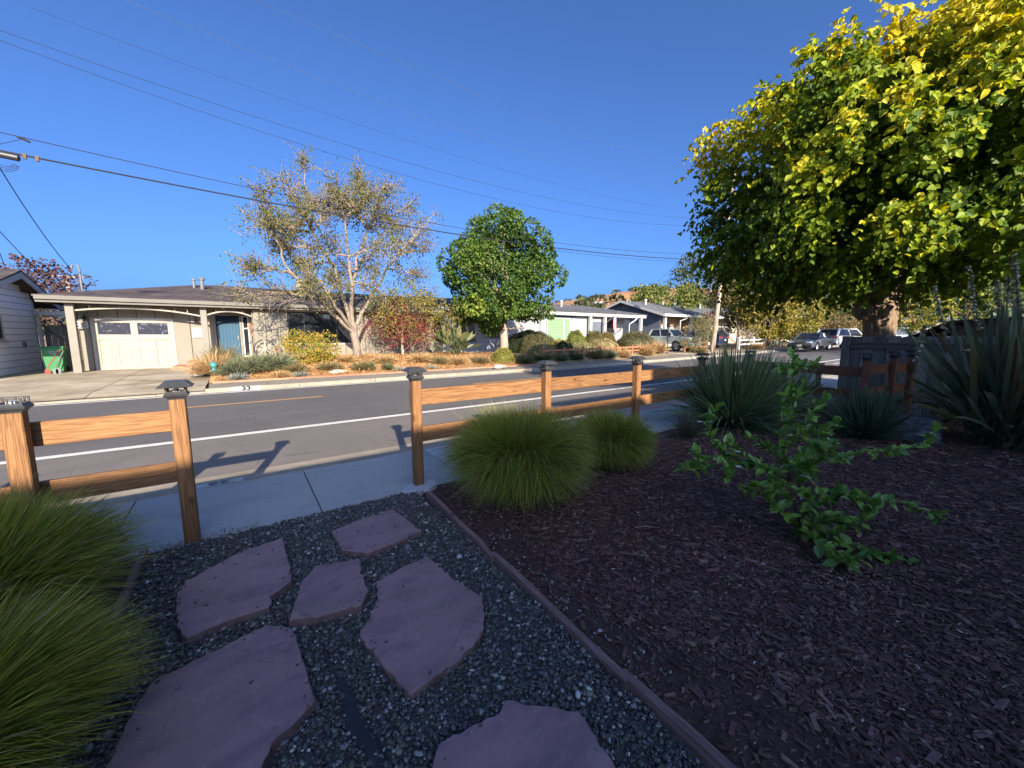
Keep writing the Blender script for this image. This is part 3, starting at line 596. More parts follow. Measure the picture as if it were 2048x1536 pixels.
# garage door
gd = G(); gd.box(GX0, GX1, YG - .01, YG + .004, 0.05, 2.15); gd = gd.build('garage_door', MT['cream'], H)
mid = (GX0 + GX1) / 2
g = G()
for (p, q, u, v) in [(GX0, GX0 + .10, .05, 2.15), (mid - .11, mid + .11, .05, 2.15), (GX1 - .10, GX1, .05, 2.15)] + [(p_, q_, u_, v_) for p_, q_ in ((GX0 + .101, mid - .111), (mid + .111, GX1 - .101)) for u_, v_ in ((.05, .22), (1.34, 1.56), (2.05, 2.15))]:
    g.box(p, q, YG - .045, YG - .011, u, v)
for s_ in (0, 1):
    m_ = (GX0 + mid) / 2 if s_ == 0 else (GX1 + mid) / 2; g.box(m_ - .05, m_ + .05, YG - .044, YG - .012, .22, 1.34)
g.build('rails_and_stiles', MT['cream'], gd)
for s_ in (0, 1):
    p, q = (GX0 + .1, mid - .11) if s_ == 0 else (mid + .11, GX1 - .1)
    g = G(); g.box(p, q, YG - .03, YG - .012, 1.56, 2.05); g.build('window', MT['frosted'], gd)
    m_ = (p + q) / 2
    for (u, v) in ((p, m_ - .05), (m_ + .05, q)):
        for k in range(5):
            g = G(); g.box(u + .006, v - .006, YG - .024, YG - .012, .225 + k * .222, .225 + k * .222 + .208); g.build('panel', MT['cream'], gd)
g = G(); g.box(GX0 - .10, GX0 - .005, YG - .05, YG - .012, .04, 2.25); g.box(GX1 + .005, GX1 + .10, YG - .05, YG - .012, .04, 2.25); g.box(GX0 - .1, GX1 + .1, YG - .052, YG - .012, 2.155, 2.25); g.build('door_casing', MT['offwhite'], H)
# front door in its recess
d = G(); d.box(-0.90, -0.02, YG - .01, YG + .03, 0.42, 2.10); d = d.build('door', MT['navydoor'], H)
for k in range(6):
    g = G(); g.box(-0.79 + k * .127, -0.79 + k * .127 + .120, YG - .035, YG - .012, 0.50, 2.06); g.build('plank', MT['bluedoor'], d, center=True)
g = G(); g.lathe([(.03, 0), (.03, .05)], (-0.10, YG - .09, 1.38), 10, ax='y'); g.box(-.13, -.07, YG - .04, YG - .013, 1.30, 1.50); g.build('handle', MT['metal'], d)
g = G(); g.box(-0.99, -0.91, YG - .06, YG + .02, .42, 2.5); g.box(-0.01, 0.07, YG - .06, YG + .02, .42, 2.5); g.box(-0.99, .07, YG - .062, YG + .02, 2.44, 2.52); g.build('door_frame', MT['w33trim'], H)
g = G(); g.box(-.90, -.02, YG - .02, YG + .01, 2.11, 2.43); g.build('transom', MT['navydoor'], H)
window(H, 'X', YG, -1, 0.09, 0.36, 0.5, 2.45, MT['white'], MT['glass'], hbars=(1.85,), fw=.05, name='sidelight')
# picture window
window(H, 'X', YP, -1, 1.94, 4.86, 1.13, 2.62, MT['black'], [MT['glass'], MT['glass'], MT['glass']], bars=(2.62, 4.10), fw=.055, proud=.05, sill=MT['offwhite'])
g = G(); g.box(1.80, 5.0, YP - .13, YP - .022, 2.66, 2.75); g.build('window_header', MT['offwhite'], H)
window(H, 'X', YP, -1, 6.6, 7.9, 1.45, 2.5, MT['black'], [MT['glass'], MT['glass']], bars=(7.25,), fw=.055, proud=.05)
# downpipe, meter panel, lamps, number, wreath, steps, vents, chimney, service mast
g = G(); g.box(1.50, 1.58, YP - .09, YP - .022, .5, 2.72); g.tube([(1.54, YP - .06, 2.70), (1.54, YP - .2, 2.80), (1.54, YF - .03, 2.86)], .04, 6); g.build('downpipe', MT['w33trim'], H)
g = G(); g.cbox(-1.78, -1.40, YG - .10, YG - .022, 1.42, 1.86, .01); g.build('meter_panel', MT['white'], H)
for x, z in ((-5.05, 2.28), (-1.62, 2.26)):
    g = G(); y = YG - .24; g.tube([(x, YG - .05, z + .02), (x, YG - .12, z + .14), (x, YG - .22, z + .12), (x, y, z)], .014, 6); g.lathe([(.03, 0.02), (.05, -.03), (.13, -.08), (.12, -.085), (.04, -.06)], (x, y, z), 12); g.lathe([(.04, -.07), (.045, -.12), (.02, -.16)], (x, y, z), 8); g.build('wall_lamp', MT['darkmetal'], H, smooth=True, sharp=40)
lettering('33', 0.40, .012, MT['white'], H, (-5.14, YG - .225, 1.93), (math.pi / 2, 0, 0), 'house_number', bold=.008)
g = G(); rng = seed(3)
for k in range(60):
    x, z = rng.normal(0.43, .035), rng.uniform(1.5, 2.15); g.tube([(x, YG - .2 + rng.normal(0, .02), z), (x + rng.normal(0, .03), YG - .2, z - .09)], [.018, .006], 4, caps=False)
g.build('chilli_wreath', MT['brick'], H)
# brick steps
for (x0, x1, y0, y1, z) in [(-2.45, -0.95, 21.0, 22.66, .235), (-2.0, -0.95, 21.35, 22.66, .40)]:
    z0 = .09 if z < .3 else .237
    g = G(); g.box(x0 + .02, x1 - .02, y0 + .02, y1, z0, z - .012); st_ = g.build('brick_step', MT['brick'], H)
    n = int((x1 - x0) / .21)
    for k in range(n):
        g = G(); g.cbox(x0 + k * .21, x0 + k * .21 + .20, y0, y0 + .20, z - .065, z, .004); g.build('brick', MT['brick'], st_, center=True)
    for k in range(n):
        g = G(); g.cbox(x0 + k * .21 + .05, x0 + k * .21 + .245, y0 + .006, y0 + .1, z0 + .005, z - .072, .004); g.build('brick', MT['brick'], st_, center=True)
def zroof(y): return ZE + .03 + (ZR - ZE - .03) * (y - YF + .06) / (27 - YF + .06)
vent_pipe(H, -1.75, 25.6, zroof(25.6), .42, .06, MT['metal'], True); vent_pipe(H, -1.40, 25.1, zroof(25.1), .55, .085, MT['metal'], True)
g = G(); g.cbox(3.05, 3.75, 27.6, 28.1, 3.9, 4.85, .01); g.build('chimney', MT['palerock'], H)
g = G(); g.box(5.3, 5.32, 24.0, 24.25, 3.6, 4.4); g.build('antenna_plate', MT['metal'], H)
g = G(); mx_, my_ = -5.25, 23.6; zz = zroof(my_)
g.tube([(mx_, my_, 2.9), (mx_, my_, 4.25), (mx_ - .03, my_, 4.36), (mx_ - .12, my_, 4.42), (mx_ - .2, my_, 4.36), (mx_ - .22, my_, 4.26)], [.035] * 6, 8); g.build('service_mast', MT['metal'], H, smooth=True, sharp=50)
LH_MAST = (mx_ - .24, my_, 4.22)
# brick-red edging board at the foot of the straw bed is a separate thing further down
# ---- white neighbour at the left edge
L = thing('house', 'white lap sided house with low gable at the left edge of the view', 'house', (-7.1, 24.9, 0.1))
XL = -7.10
def rakez(y): return 3.92 - abs(y - 22.9) * 0.30
siding(L, 'Y', XL, 1, 18.6, 24.95, 0.1, 4.0, 0.245, MT['wl'], [(21.2, 22.25, 1.35, 2.25)], False, th=.02, topfn=lambda z: ((max(18.6, 22.9 - (3.75 - z) / .30), min(24.95, 22.9 + (3.75 - z) / .30)) if z < 3.7 else None))
g = G(); g.prism([(18.6, .0), (25.0, .0), (25.0, 2.95), (22.9, 3.72), (18.6, 2.5)], lambda u, v, h: (h, u, v), XL - .2, XL - .003); g.build('wall', MT['w33dark'], L)
g = G(); g.box(-13, XL - .21, 24.8, 25.0, 0, 2.9); g.build('wall', MT['wl'], L)
g = G(); g.box(XL, XL + .05, 24.95, 25.06, 0.05, 3.0); g.build('corner_board', MT['white'], L)
roofmesh(L, 'roof', [[(-13, 18.0, rakez(18.0)), (-6.62, 18.0, rakez(18.0)), (-6.62, 22.9, 3.98), (-13, 22.9, 3.98)], [(-13, 22.9, 3.98), (-6.62, 22.9, 3.98), (-6.62, 26.9, 2.78), (-13, 26.9, 2.78)]], MT['roof33'], .05)
g = G()
for (y0, y1) in ((18.0, 22.9), (22.9, 26.9)):
    V = [(-6.62, y0, rakez(y0) - .02), (-6.62, y1, rakez(y1) - .02), (-6.62, y1, rakez(y1) - .24), (-6.62, y0, rakez(y0) - .24)]; V += [(p[0] - .04, p[1], p[2]) for p in V]
    g.add(V, [(0, 1, 2, 3), (7, 6, 5, 4), (0, 4, 5, 1), (1, 5, 6, 2), (2, 6, 7, 3), (3, 7, 4, 0)])
g.build('bargeboard', MT['white'], L)
window(L, 'Y', XL, 1, 21.2, 22.25, 1.35, 2.25, MT['white'], MT['glass'], fw=.07, sill=MT['white'])
g = G(); g.box(XL + .045, XL + .10, 23.55, 23.68, 1.05, 1.28); g.build('hose_tap_box', MT['metal'], L)
g = G(); g.tube([(-6.6, 26.5, 2.72), (-6.3, 25.5, 2.62), (-5.9, 24.6, 2.62)], .045, 8); g.build('downpipe', MT['white'], L)
# passage between the houses: gate, pergola beam
gt = thing('side_gate', 'dark weathered board gate between the white and the taupe house', 'gate', (-6.9, 25.6, .1))
for k in range(9):
    g = G(); x = -7.0 + k * .185; g.cbox(x, x + .172, 25.58, 25.61, .12, 1.95 + .02 * (k % 3), .003); g.build('plank', MT['greyplank'], gt, center=True)
g = G(); g.box(-7.0, -5.35, 25.615, 25.66, .4, .5); g.box(-7.0, -5.35, 25.615, 25.66, 1.6, 1.7); g.tube([(-6.9, 25.56, 1.75), (-5.5, 25.56, .5)], .03, 4); g.build('brace', MT['greyrail'], gt)
pg = thing('pergola_beam', 'white painted pergola beam spanning the gap beside the taupe house', 'beam', (-6.2, 24.9, 2.4))
g = G(); g.cbox(-7.02, -5.55, 24.75, 24.84, 2.36, 2.54, .006); g.build('beam', MT['white'], pg)
g = G(); g.cbox(-6.98, -6.88, 24.86, 24.96, 0.08, 2.35, .006); g.build('post', MT['white'], pg)
# ---- white ranch house further along
W = thing('house', 'white ranch house with grey roof, white fascia and green blinds behind the clipped shrubs', 'house', (18, 23.5, .3))
Y2 = 23.5; F2 = 22.95; b2 = .25
siding(W, 'X', Y2, -1, 16.0, 26.6, b2, 3.2, 0.28, MT['w2'], [(19.05, 22.95, .9, 2.98), (24.9, 26.2, .4, 2.6)], False, th=.02)
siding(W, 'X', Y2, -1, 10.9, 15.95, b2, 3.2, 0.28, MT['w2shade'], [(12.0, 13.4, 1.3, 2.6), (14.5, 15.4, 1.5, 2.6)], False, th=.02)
g = G(); g.box(10.9, 26.6, Y2 + .002, Y2 + .2, 0, 3.2); g.box(26.4, 26.6, Y2 + .21, 31, 0, 3.2); g.box(10.9, 11.1, Y2 + .21, 31, 0, 3.2); g.box(26.61, 31.0, 25.202, 25.4, 0, 3.2); g.build('wall', MT['w3grey'], W)
siding(W, 'X', 25.2, -1, 26.7, 31.0, .2, 3.2, .28, MT['w2'], [(27.0, 29.8, 1.75, 2.85)], False, th=.02)
g = G(); g.box(27.0, 29.8, 25.15, 25.19, 1.75, 2.85); g.build('porch_window', MT['glass'], W)
for (a0, a1) in ((12.0, 13.4),): window(W, 'X', Y2, -1, a0, a1, 1.3, 2.6, MT['white'], [MT['glass'], MT['glass']], bars=((a0 + a1) / 2,), fw=.08)
window(W, 'X', Y2, -1, 14.5, 15.4, 1.5, 2.6, MT['white'], MT['glass'], fw=.08)
window(W, 'X', Y2, -1, 19.75, 22.3, 1.0, 2.95, MT['white'], [MT['blind'], MT['blind']], bars=(21.6,), fw=.10, proud=.06, sill=MT['white'])
for (x0, x1) in ((19.75, 21.6), (21.6, 22.3)):
    g = G()
    for k in range(12): g.box(x0 + .12, x1 - .12, Y2 - .055, Y2 - .045, 1.15 + k * .145, 1.15 + k * .145 + .02)
    g.build('blind_slats', MT['white'], W)["kind"] = 'stuff'
for (x0, x1) in ((19.1, 19.68), (22.36, 22.92)):
    g = G(); g.box(x0, x1, Y2 - .06, Y2 - .003, .95, 2.97); g.build('shutter', M('shutter_grey', (.26, .28, .33), .6), W)
g = G(); g.box(24.9, 26.2, Y2 - .01, Y2 + .003, .4, 2.6); g.build('door', MT['w3grey'], W)
g = G(); g.box(10.4, 31.6, F2, F2 + .04, 3.10, 3.40); g.box(31.56, 31.6, F2 + .041, 30, 3.1, 3.4); g.build('fascia', MT['white'], W)
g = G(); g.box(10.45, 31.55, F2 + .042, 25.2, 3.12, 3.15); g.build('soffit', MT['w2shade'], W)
for x in [float(aY(px_, 655, F2 + .2)[0]) for px_ in (1180, 1209, 1281)]: 
    g = G(); g.cbox(x - .12, x + .12, F2 + .08, F2 + .32, .15, 3.11, .01); g.build('porch_post', MT['white'], W)
g = G(); g.tube([(30.2, F2 - .04, 3.08), (29.9, F2 + .0, 2.85), (29.2, F2 + .04, 2.5), (29.2, F2 + .04, .3)], .06, 6); g.build('downpipe', MT['white'], W)
roofmesh(W, 'roof', [[(10.3, F2 - .08, 3.42), (31.7, F2 - .08, 3.42), (28.0, 27.2, 4.32), (10.3, 27.2, 4.32)], [(31.7, F2 - .08, 3.42), (31.7, 31, 3.42), (28.0, 27.2, 4.32)], [(10.3, 27.2, 4.32), (28.0, 27.2, 4.32), (31.7, 31, 3.42), (10.3, 31, 3.42)]], MT['roof2'], .05)
vent_pipe(W, 23.2, 25.6, 3.95, .55, .09, MT['white'], True)
# flag on the porch post
fl = thing('flag', 'striped red and white flag with blue canton hanging from the white porch', 'flag', (26.7, 22.7, 3.0))
g = G(); g.tube([tuple(aY(1210, 648, 22.86)), tuple(aY(1226, 634, 22.5)), tuple(aY(1240, 622, 22.2))], .022, 6); g.build('flagpole', MT['metal'], fl)
g = G(); P0 = aY(1231, 633, 22.35); nu, nv = 13, 12
def fpt(u, v):  # u across stripes, v along length (hanging down)
    return P0 + np.array([.62 * (u - .5) + .05 * math.sin(v * 6), .18 * (u - .5) + .07 * math.sin(u * 7 + v * 4), -1.25 * v - .25 * u + .1])
for i in range(nu):
    for j in range(nv):
        blue = (i >= 6 and j < 5); V = [fpt(i / nu, j / nv), fpt((i + 1) / nu, j / nv), fpt((i + 1) / nu, (j + 1) / nv), fpt(i / nu, (j + 1) / nv)]
        g.add(V, [(0, 1, 2, 3)], 2 if blue else (0 if i % 2 == 0 else 1))
g.build('cloth', [MT['flagred'], MT['flagwhite'], MT['flagblue']], fl)
# ---- grey roofed house with tan boards, gable toward us
T3 = thing('house', 'house with slate gable, long grey roof and tan lap boards around a white garage door', 'house', (36, 25, .2))
gp_, fe, be = aX(1241, 601, 35), aX(1326, 628, 35), aX(1221, 612, 35)
yr, ye, yb, zr3, ze3, zb3 = gp_[1], fe[1], be[1], gp_[2], fe[2], be[2]; yb2 = yr + (yr - ye); X3 = 35.6; XE = 58
roofmesh(T3, 'roof', [[(35, ye - .1, ze3), (XE, ye - .1, ze3), (XE, yr, zr3), (35, yr, zr3)], [(35, yr, zr3), (XE, yr, zr3), (XE, yb2, ze3), (35, yb2, ze3)]], MT['roof3'], .06)
g = G(); g.prism([(ye + .7, .1), (yb2 - .5, .1), (yb2 - .5, ze3), (yr, zr3 - .1), (ye + .7, ze3 + .1)], lambda u, v, h: (h, u, v), X3 + .02, X3 + .2); g.build('gable_wall', MT['w3grey'], T3)
g = G()
for (y0, z0, y1, z1) in ((ye - .1, ze3, yr, zr3), (yr, zr3, yb2, ze3)):
    V = [(34.98, y0, z0 + .02), (34.98, y1, z1 + .02), (34.98, y1, z1 - .22), (34.98, y0, z0 - .22)]; V += [(p[0] + .04, p[1], p[2]) for p in V]
    g.add(V, [(0, 1, 2, 3), (7, 6, 5, 4), (0, 4, 5, 1), (1, 5, 6, 2), (2, 6, 7, 3), (3, 7, 4, 0)])
g.box(35.03, XE, ye - .2, ye - .11, ze3 - .22, ze3 + .04); g.build('fascia', MT['white'], T3)
Y3 = ye + 1.6
siding(T3, 'X', Y3, -1, 35.9, 47.0, .2, ze3 - .1, .26, MT['w3'], [(36.6, 39.6, .2, 2.5), (42.6, 44.0, .9, 2.5)], False)
siding(T3, 'X', Y3, -1, 47.05, 57.5, .2, ze3 - .1, .26, MT['w3cream'], [(49.0, 52.2, 1.0, 2.6)], False)
g = G(); g.box(X3 + .21, 57.5, Y3 + .002, Y3 + .2, 0, ze3 - .1); g.build('wall', MT['w3grey'], T3)
g = G(); g.box(36.7, 39.5, Y3 - .01, Y3 + .001, .2, 2.45); gdo = g.build('garage_door', MT['white'], T3)
for k in range(4):
    g = G(); x = 36.85 + k * .67; g.box(x, x + .5, Y3 - .03, Y3 - .011, 1.85, 2.25); g.build('window', MT['glass'], gdo)
window(T3, 'X', Y3, -1, 42.6, 44.0, .9, 2.5, MT['white'], MT['glass'], fw=.1)
window(T3, 'X', Y3, -1, 49.0, 52.2, 1.0, 2.6, MT['white'], [MT['glass'], MT['glass']], bars=(50.6,), fw=.12)
for x in (35.75, 40.6, 46.0):
    g = G(); g.cbox(x - .13, x + .13, ye + .12, ye + .38, .1, ze3 - .2, .01); g.build('porch_post', MT['white'], T3)
g = G(); g.tube([(39.6, ye - .15, ze3 - .1), (39.2, ye + .05, ze3 - .4), (38.3, ye + .1, ze3 - .6), (38.3, ye + .1, .3)], .07, 6); g.build('downpipe', MT['white'], T3)
for (px, py) in ((1291, 602), (1326, 600), (1349, 602), (1400, 607)):
    q = aY(px, py + 6, yr - 1.2); z_ = zr3 - (yr - q[1]) * (zr3 - ze3) / (yr - ye); vent_pipe(T3, q[0], q[1], z_, .55, .12, MT['white'], True)
g = G()
for (ox) in (0, .5): g.tube([(35.4 + ox, yr - .6, zr3 - .9), (35.4 + ox, yr - .6, zr3 + .0)], .04, 5)
g.tube([(35.4, yr - .6, zr3 - .2), (35.9, yr - .6, zr3 - .2)], .03, 5); g.build('roof_ladder_rail', MT['white'], T3)
# ---- cream house far down the street, roof beyond the yellow tree
C4 = thing('house', 'small cream house with pale roof far down the street behind the white car', 'house', (58, 20, .4))
p0, p1 = aY(1588, 632, 21), aY(1652, 630, 21)
g = G(); g.box(p0[0] - 4, p1[0] - 1, 21, 26, .3, p0[2] - .2); g.build('wall', MT['w3cream'], C4)
roofmesh(C4, 'roof', [[(p0[0] - 5, 20.2, p0[2]), (p1[0], 20.2, p0[2]), (p1[0] - 2, 23.5, p0[2] + 1.3), (p0[0] - 5, 23.5, p0[2] + 1.3)], [(p0[0] - 5, 23.5, p0[2] + 1.3), (p1[0] - 2, 23.5, p0[2] + 1.3), (p1[0], 26.5, p0[2]), (p0[0] - 5, 26.5, p0[2])]], MT['roof2'], .05)
g = G(); g.box(p0[0] - 5, p1[0], 20.1, 20.19, p0[2] - .3, p0[2] + .02); g.build('fascia', MT['white'], C4)
for k in range(3):
    g = G(); x = p1[0] - 6.5 + k * 2.0; g.box(x, x + .8, 20.96, 20.998, 1.0, 2.4); g.build('window', MT['glass'], C4)
q0 = aD(1775, 640, 48); q1 = aD(1885, 637, 48)
C5 = thing('house', 'far house with grey roof low behind the tree trunk', 'house', tuple(q0))
dv = (q1 - q0); dv[2] = 0; nv_ = np.array([_f[0], _f[1], 0]); nv_ /= np.linalg.norm(nv_); up = np.array([0, 0, 1.0]); z5 = q0[2]
B = [np.array([p[0], p[1], 0]) for p in (q0 - dv * .3, q1 + dv * .8)]
roofmesh(C5, 'roof', [[B[0] + up * (z5 - .7), B[1] + up * (z5 - .7), B[1] + nv_ * 4 + up * (z5 + .5), B[0] + nv_ * 4 + up * (z5 + .5)], [B[0] + nv_ * 4 + up * (z5 + .5), B[1] + nv_ * 4 + up * (z5 + .5), B[1] + nv_ * 8 + up * (z5 - .7), B[0] + nv_ * 8 + up * (z5 - .7)]], MT['roof2'], .05)
g = G(); P_ = [B[0] + nv_ * .5, B[1] + nv_ * .5, B[1] + nv_ * 7.5, B[0] + nv_ * 7.5]
V = [p + up * .2 for p in P_] + [p + up * (z5 - .8) for p in P_]; g.add(V, [(0, 1, 5, 4), (1, 2, 6, 5), (2, 3, 7, 6), (3, 0, 4, 7)]); g.build('wall', MT['w3cream'], C5)
# ---- our own unseen house; height, setback and wing shaped to set shade and skylight
O = thing('house', 'pale grey house behind the viewer, unseen, its height and wing shaped for the garden shade', 'house', (0, -7.8, 0))
YO = -7.8; EAVE = 4.99; WING = 5.72; XW = 2.3; XV = 8.5
siding(O, 'X', YO, 1, -14, XV - .3, .1, 4.7, .46, MT['w2'], [(-1.0, 0.2, .1, 2.2), (2.6, 5.1, .9, 2.2), (-8, -5.5, .9, 2.2), (-8, -5.5, 3.4, 4.5), (4, 6, 3.4, 4.5)], False)
g = G(); g.box(-14, XV - .3, YO - .2, YO - .003, 0, 4.75); g.box(-14, -13.8, -18, YO - .21, 0, 4.75); g.box(XV - .5, XV - .3, -18, YO - .21, 0, 5.7); g.box(XV - .29, 16, YO - .2, YO - .003, 0, 2.6); g.box(-13.79, XV - .31, -18, -17.8, 0, 4.75); g.build('wall', MT['w2'], O)
g = G(); g.box(-.98, .18, YO - .002, YO + .02, .1, 2.18); g.build('door', MT['bluedoor'], O)
for (a0, a1, z0, z1) in ((2.6, 5.1, .9, 2.2), (-8, -5.5, .9, 2.2), (-8, -5.5, 3.4, 4.5), (4, 6, 3.4, 4.5)): window(O, 'X', YO, 1, a0, a1, z0, z1, MT['white'], [MT['glass'], MT['glass']], bars=((a0 + a1) / 2,), fw=.07)
g = G(); g.box(-14.5, XW - .01, -7.02, -6.98, EAVE - .2, EAVE); g.box(XW, XV, -7.02, -6.98, WING - .2, WING); g.box(XV + .01, 16.5, -7.02, -6.98, 2.5, 2.7); g.build('fascia', MT['white'], O)
g = G(); g.box(XW + .05, XV - .3, YO + .02, YO + .22, 4.72, WING - .02); g.box(XW + .05, XW + .25, -12, YO + .019, 4.72, WING); g.build('wing_wall', MT['w2'], O)
roofmesh(O, 'roof', [[(-14.5, -7, EAVE + .02), (XW - .01, -7, EAVE + .02), (XW - .01, -12.5, EAVE + 1.1), (-14.5, -12.5, EAVE + 1.1)], [(-14.5, -12.5, EAVE + 1.1), (XW - .01, -12.5, EAVE + 1.1), (XW - .01, -18.5, EAVE), (-14.5, -18.5, EAVE)], [(XW, -7, WING + .02), (XV, -7, WING + .02), (XV, -12.5, WING + 1.1), (XW, -12.5, WING + 1.1)], [(XW, -12.5, WING + 1.1), (XV, -12.5, WING + 1.1), (XV, -18.5, WING), (XW, -18.5, WING)], [(XV + .01, -7, 2.72), (16.5, -7, 2.72), (16.5, -12.5, 3.6), (XV + .01, -12.5, 3.6)]], MT['roof33'], .05)
# ================================================================== garden fence with lantern caps
CAPS = {}
def cap_meshes():
    r = .045
    g = G(); g.lathe([(0, 0)], (0, 0, 0), 4) if False else None
    def sq(half, z): return [(-half, -half, z), (half, -half, z), (half, half, z), (-half, half, z)]
    prof = [(.049, 0), (.052, .012), (.066, .022), (.069, .034), (.060, .044), (.056, .050)]
    V = [p for h_, z in prof for p in sq(h_, z)]; n = len(prof)
    F = [(i * 4 + j, i * 4 + (j + 1) % 4, i * 4 + 4 + (j + 1) % 4, i * 4 + 4 + j) for i in range(n - 1) for j in range(4)] + [(3, 2, 1, 0), tuple((n - 1) * 4 + j for j in range(4))]
    g.add(V, F); CAPS['collar'] = g.mesh('collar', MT['capmetal'])
    g = G()
    for sx in (-1, 1):
        for sy in (-1, 1): g.box(sx * .052 - .005, sx * .052 + .005, sy * .052 - .005, sy * .052 + .005, .0495, .088)
    for t in (-1, 1):
        g.box(-.004, .004, t * .052 - .004, t * .052 + .004, .05, .088); g.box(t * .052 - .004, t * .052 + .004, -.004, .004, .05, .088)
        g.box(-.0565, .0565, t * .052 - .0045, t * .052 + .0045, .052, .057); g.box(t * .052 - .0046, t * .052 + .0046, -.0565, .0565, .0521, .0571)
        g.box(-.0563, .0563, t * .052 - .0044, t * .052 + .0044, .082, .0878)
    CAPS['cage'] = g.mesh('lantern_cage', MT['capmetal'])
    g = G(); g.box(-.018, .018, -.018, .018, .0502, .07); CAPS['lamp'] = g.mesh('bulb', MT['lens'])
    g = G(); pr = [(.095, .088), (.097, .092), (.062, .127), (.058, .130)]; V = [p for h_, z in pr for p in sq(h_, z)]; n = 4
    F = [(i * 4 + j, i * 4 + (j + 1) % 4, i * 4 + 4 + (j + 1) % 4, i * 4 + 4 + j) for i in range(n - 1) for j in range(4)] + [(3, 2, 1, 0), (12, 13, 14, 15)]
    g.add(V, F); CAPS['roof'] = g.mesh('cap_roof', MT['capmetal'])
cap_meshes()
def fence_post(parent, x, y, rot=0.0, h=1.105, dark=False, roof=True, base=0.0, w_=.0455):
    g = G(); g.cbox(-w_, w_, -w_, w_, -.05, h, .006); me = g.mesh('post', MT['wood_dark_z'] if dark else MT['wood_z'])
    q = Quaternion((0, 0, 1), rot); lp = Vector((x, y, base)) - LOC[parent.name]
    inst('post', me, parent, lp, q)
    col = inst('post_cap', CAPS['collar'], parent, lp + Vector((0, 0, h - .004)), q)
    inst('lantern_cage', CAPS['cage'], col); inst('bulb', CAPS['lamp'], col)
    if roof: inst('cap_roof', CAPS['roof'], col)
def rail(parent, p, q, z0, z1, dark=False, th=.038):
    p = np.array(p, float); q = np.array(q, float); L_ = np.linalg.norm(q - p); an = math.atan2(q[1] - p[1], q[0] - p[0])
    g = G(); g.cbox(-L_ / 2, L_ / 2, -th / 2, th / 2, -(z1 - z0) / 2, (z1 - z0) / 2, .005)
    inst('rail', g.mesh('rail', MT['wood_dark'] if dark else MT['wood']), parent, Vector(((p[0] + q[0]) / 2, (p[1] + q[1]) / 2, (z0 + z1) / 2)) - LOC[parent.name], Quaternion((0, 0, 1), an))
RY = 3.65 + .0455 + .021
FA = thing('garden_fence', 'short two rail cedar fence left of the gravel path, one cap missing its roof', 'fence', (-.4, 3.65, 0))
fence_post(FA, -1.16, 3.60, roof=False, h=1.09); fence_post(FA, -.41, 3.65, h=1.095); fence_post(FA, -3.0, 3.62, h=1.09); fence_post(FA, -4.85, 3.62, h=1.09); fence_post(FA, -6.7, 3.62, h=1.09)
for xa_ in (-4.87, -6.72):
    rail(FA, (xa_, RY - .03), (xa_ + 1.84, RY - .03), .84, .99); rail(FA, (xa_, RY - .03), (xa_ + 1.84, RY - .03), .455, .605)
rail(FA, (-1.19, RY - .02), (-.37, RY), .845, 1.0); rail(FA, (-1.19, RY - .02), (-.37, RY), .46, .61)
rail(FA, (-3.04, RY - .03), (-1.195, RY - .02), .84, .99); rail(FA, (-3.04, RY - .03), (-1.195, RY - .02), .455, .605)
FB = thing('garden_fence', 'long two rail cedar fence right of the gravel path with black lantern caps', 'fence', (1.38, 3.64, 0))
PX = [1.385, 3.08, 4.86, 6.68, 8.50]
for x in PX: fence_post(FB, x, 3.65, dark=False)
for k in range(4):
    rail(FB, (PX[k] - .035 if k == 0 else PX[k] + .002, RY), (PX[k + 1] - .002 + (.04 if k == 3 else 0), RY), .835, 1.0)
    rail(FB, (PX[k] - .035 if k == 0 else PX[k] + .002, RY), (PX[k + 1] - .002 + (.04 if k == 3 else 0), RY), .455, .61)
FC = thing('garden_fence', 'darker return of the two rail fence meeting the grey board fence', 'fence', (8.28, 1.80, 0))
for x_, y_, a_ in ((8.28, 1.80, -1.45), (9.45, 1.69, -.1), (10.08, 1.56, -.2)): fence_post(FC, x_, y_, a_, dark=True, base=.04)
for z0, z1 in ((.835, 1.0), (.455, .61)):
    rail(FC, (8.55, 3.58), (8.345, 1.80), z0 + .02, z1 + .02, True); rail(FC, (8.37, 1.865), (9.45, 1.757), z0 + .04, z1 + .04, True); rail(FC, (9.47, 1.755), (10.12, 1.62), z0 + .04, z1 + .04, True)
# concrete footing
def blob(cx, cy, rx, ry, z0, z1, mat, name, label, cat, sd_=1, n=22):
    rng = seed(sd_); an = np.linspace(0, 2 * math.pi, n, endpoint=False); rr = 1 + .14 * rng.normal(size=n)
    g = G(); o = [(cx + rx * r_ * math.cos(t), cy + ry * r_ * math.sin(t), z0) for r_, t in zip(rr, an)]; m_ = [(cx + rx * .92 * r_ * math.cos(t), cy + ry * .92 * r_ * math.sin(t), z1) for r_, t in zip(rr, an)]
    V = o + m_ + [(cx, cy, z1 + .008)]; F = [(i, (i + 1) % n, n + (i + 1) % n, n + i) for i in range(n)] + [(n + i, n + (i + 1) % n, 2 * n) for i in range(n)]
    g.add(V, F); return tag(g.build(name, mat, smooth=True, sharp=50), label, cat)
blob(1.40, 3.60, .18, .13, -.03, .028, MT['plainslab'], 'concrete_footing', 'pale concrete collar poured round the fence post beside the path', 'footing', 4)
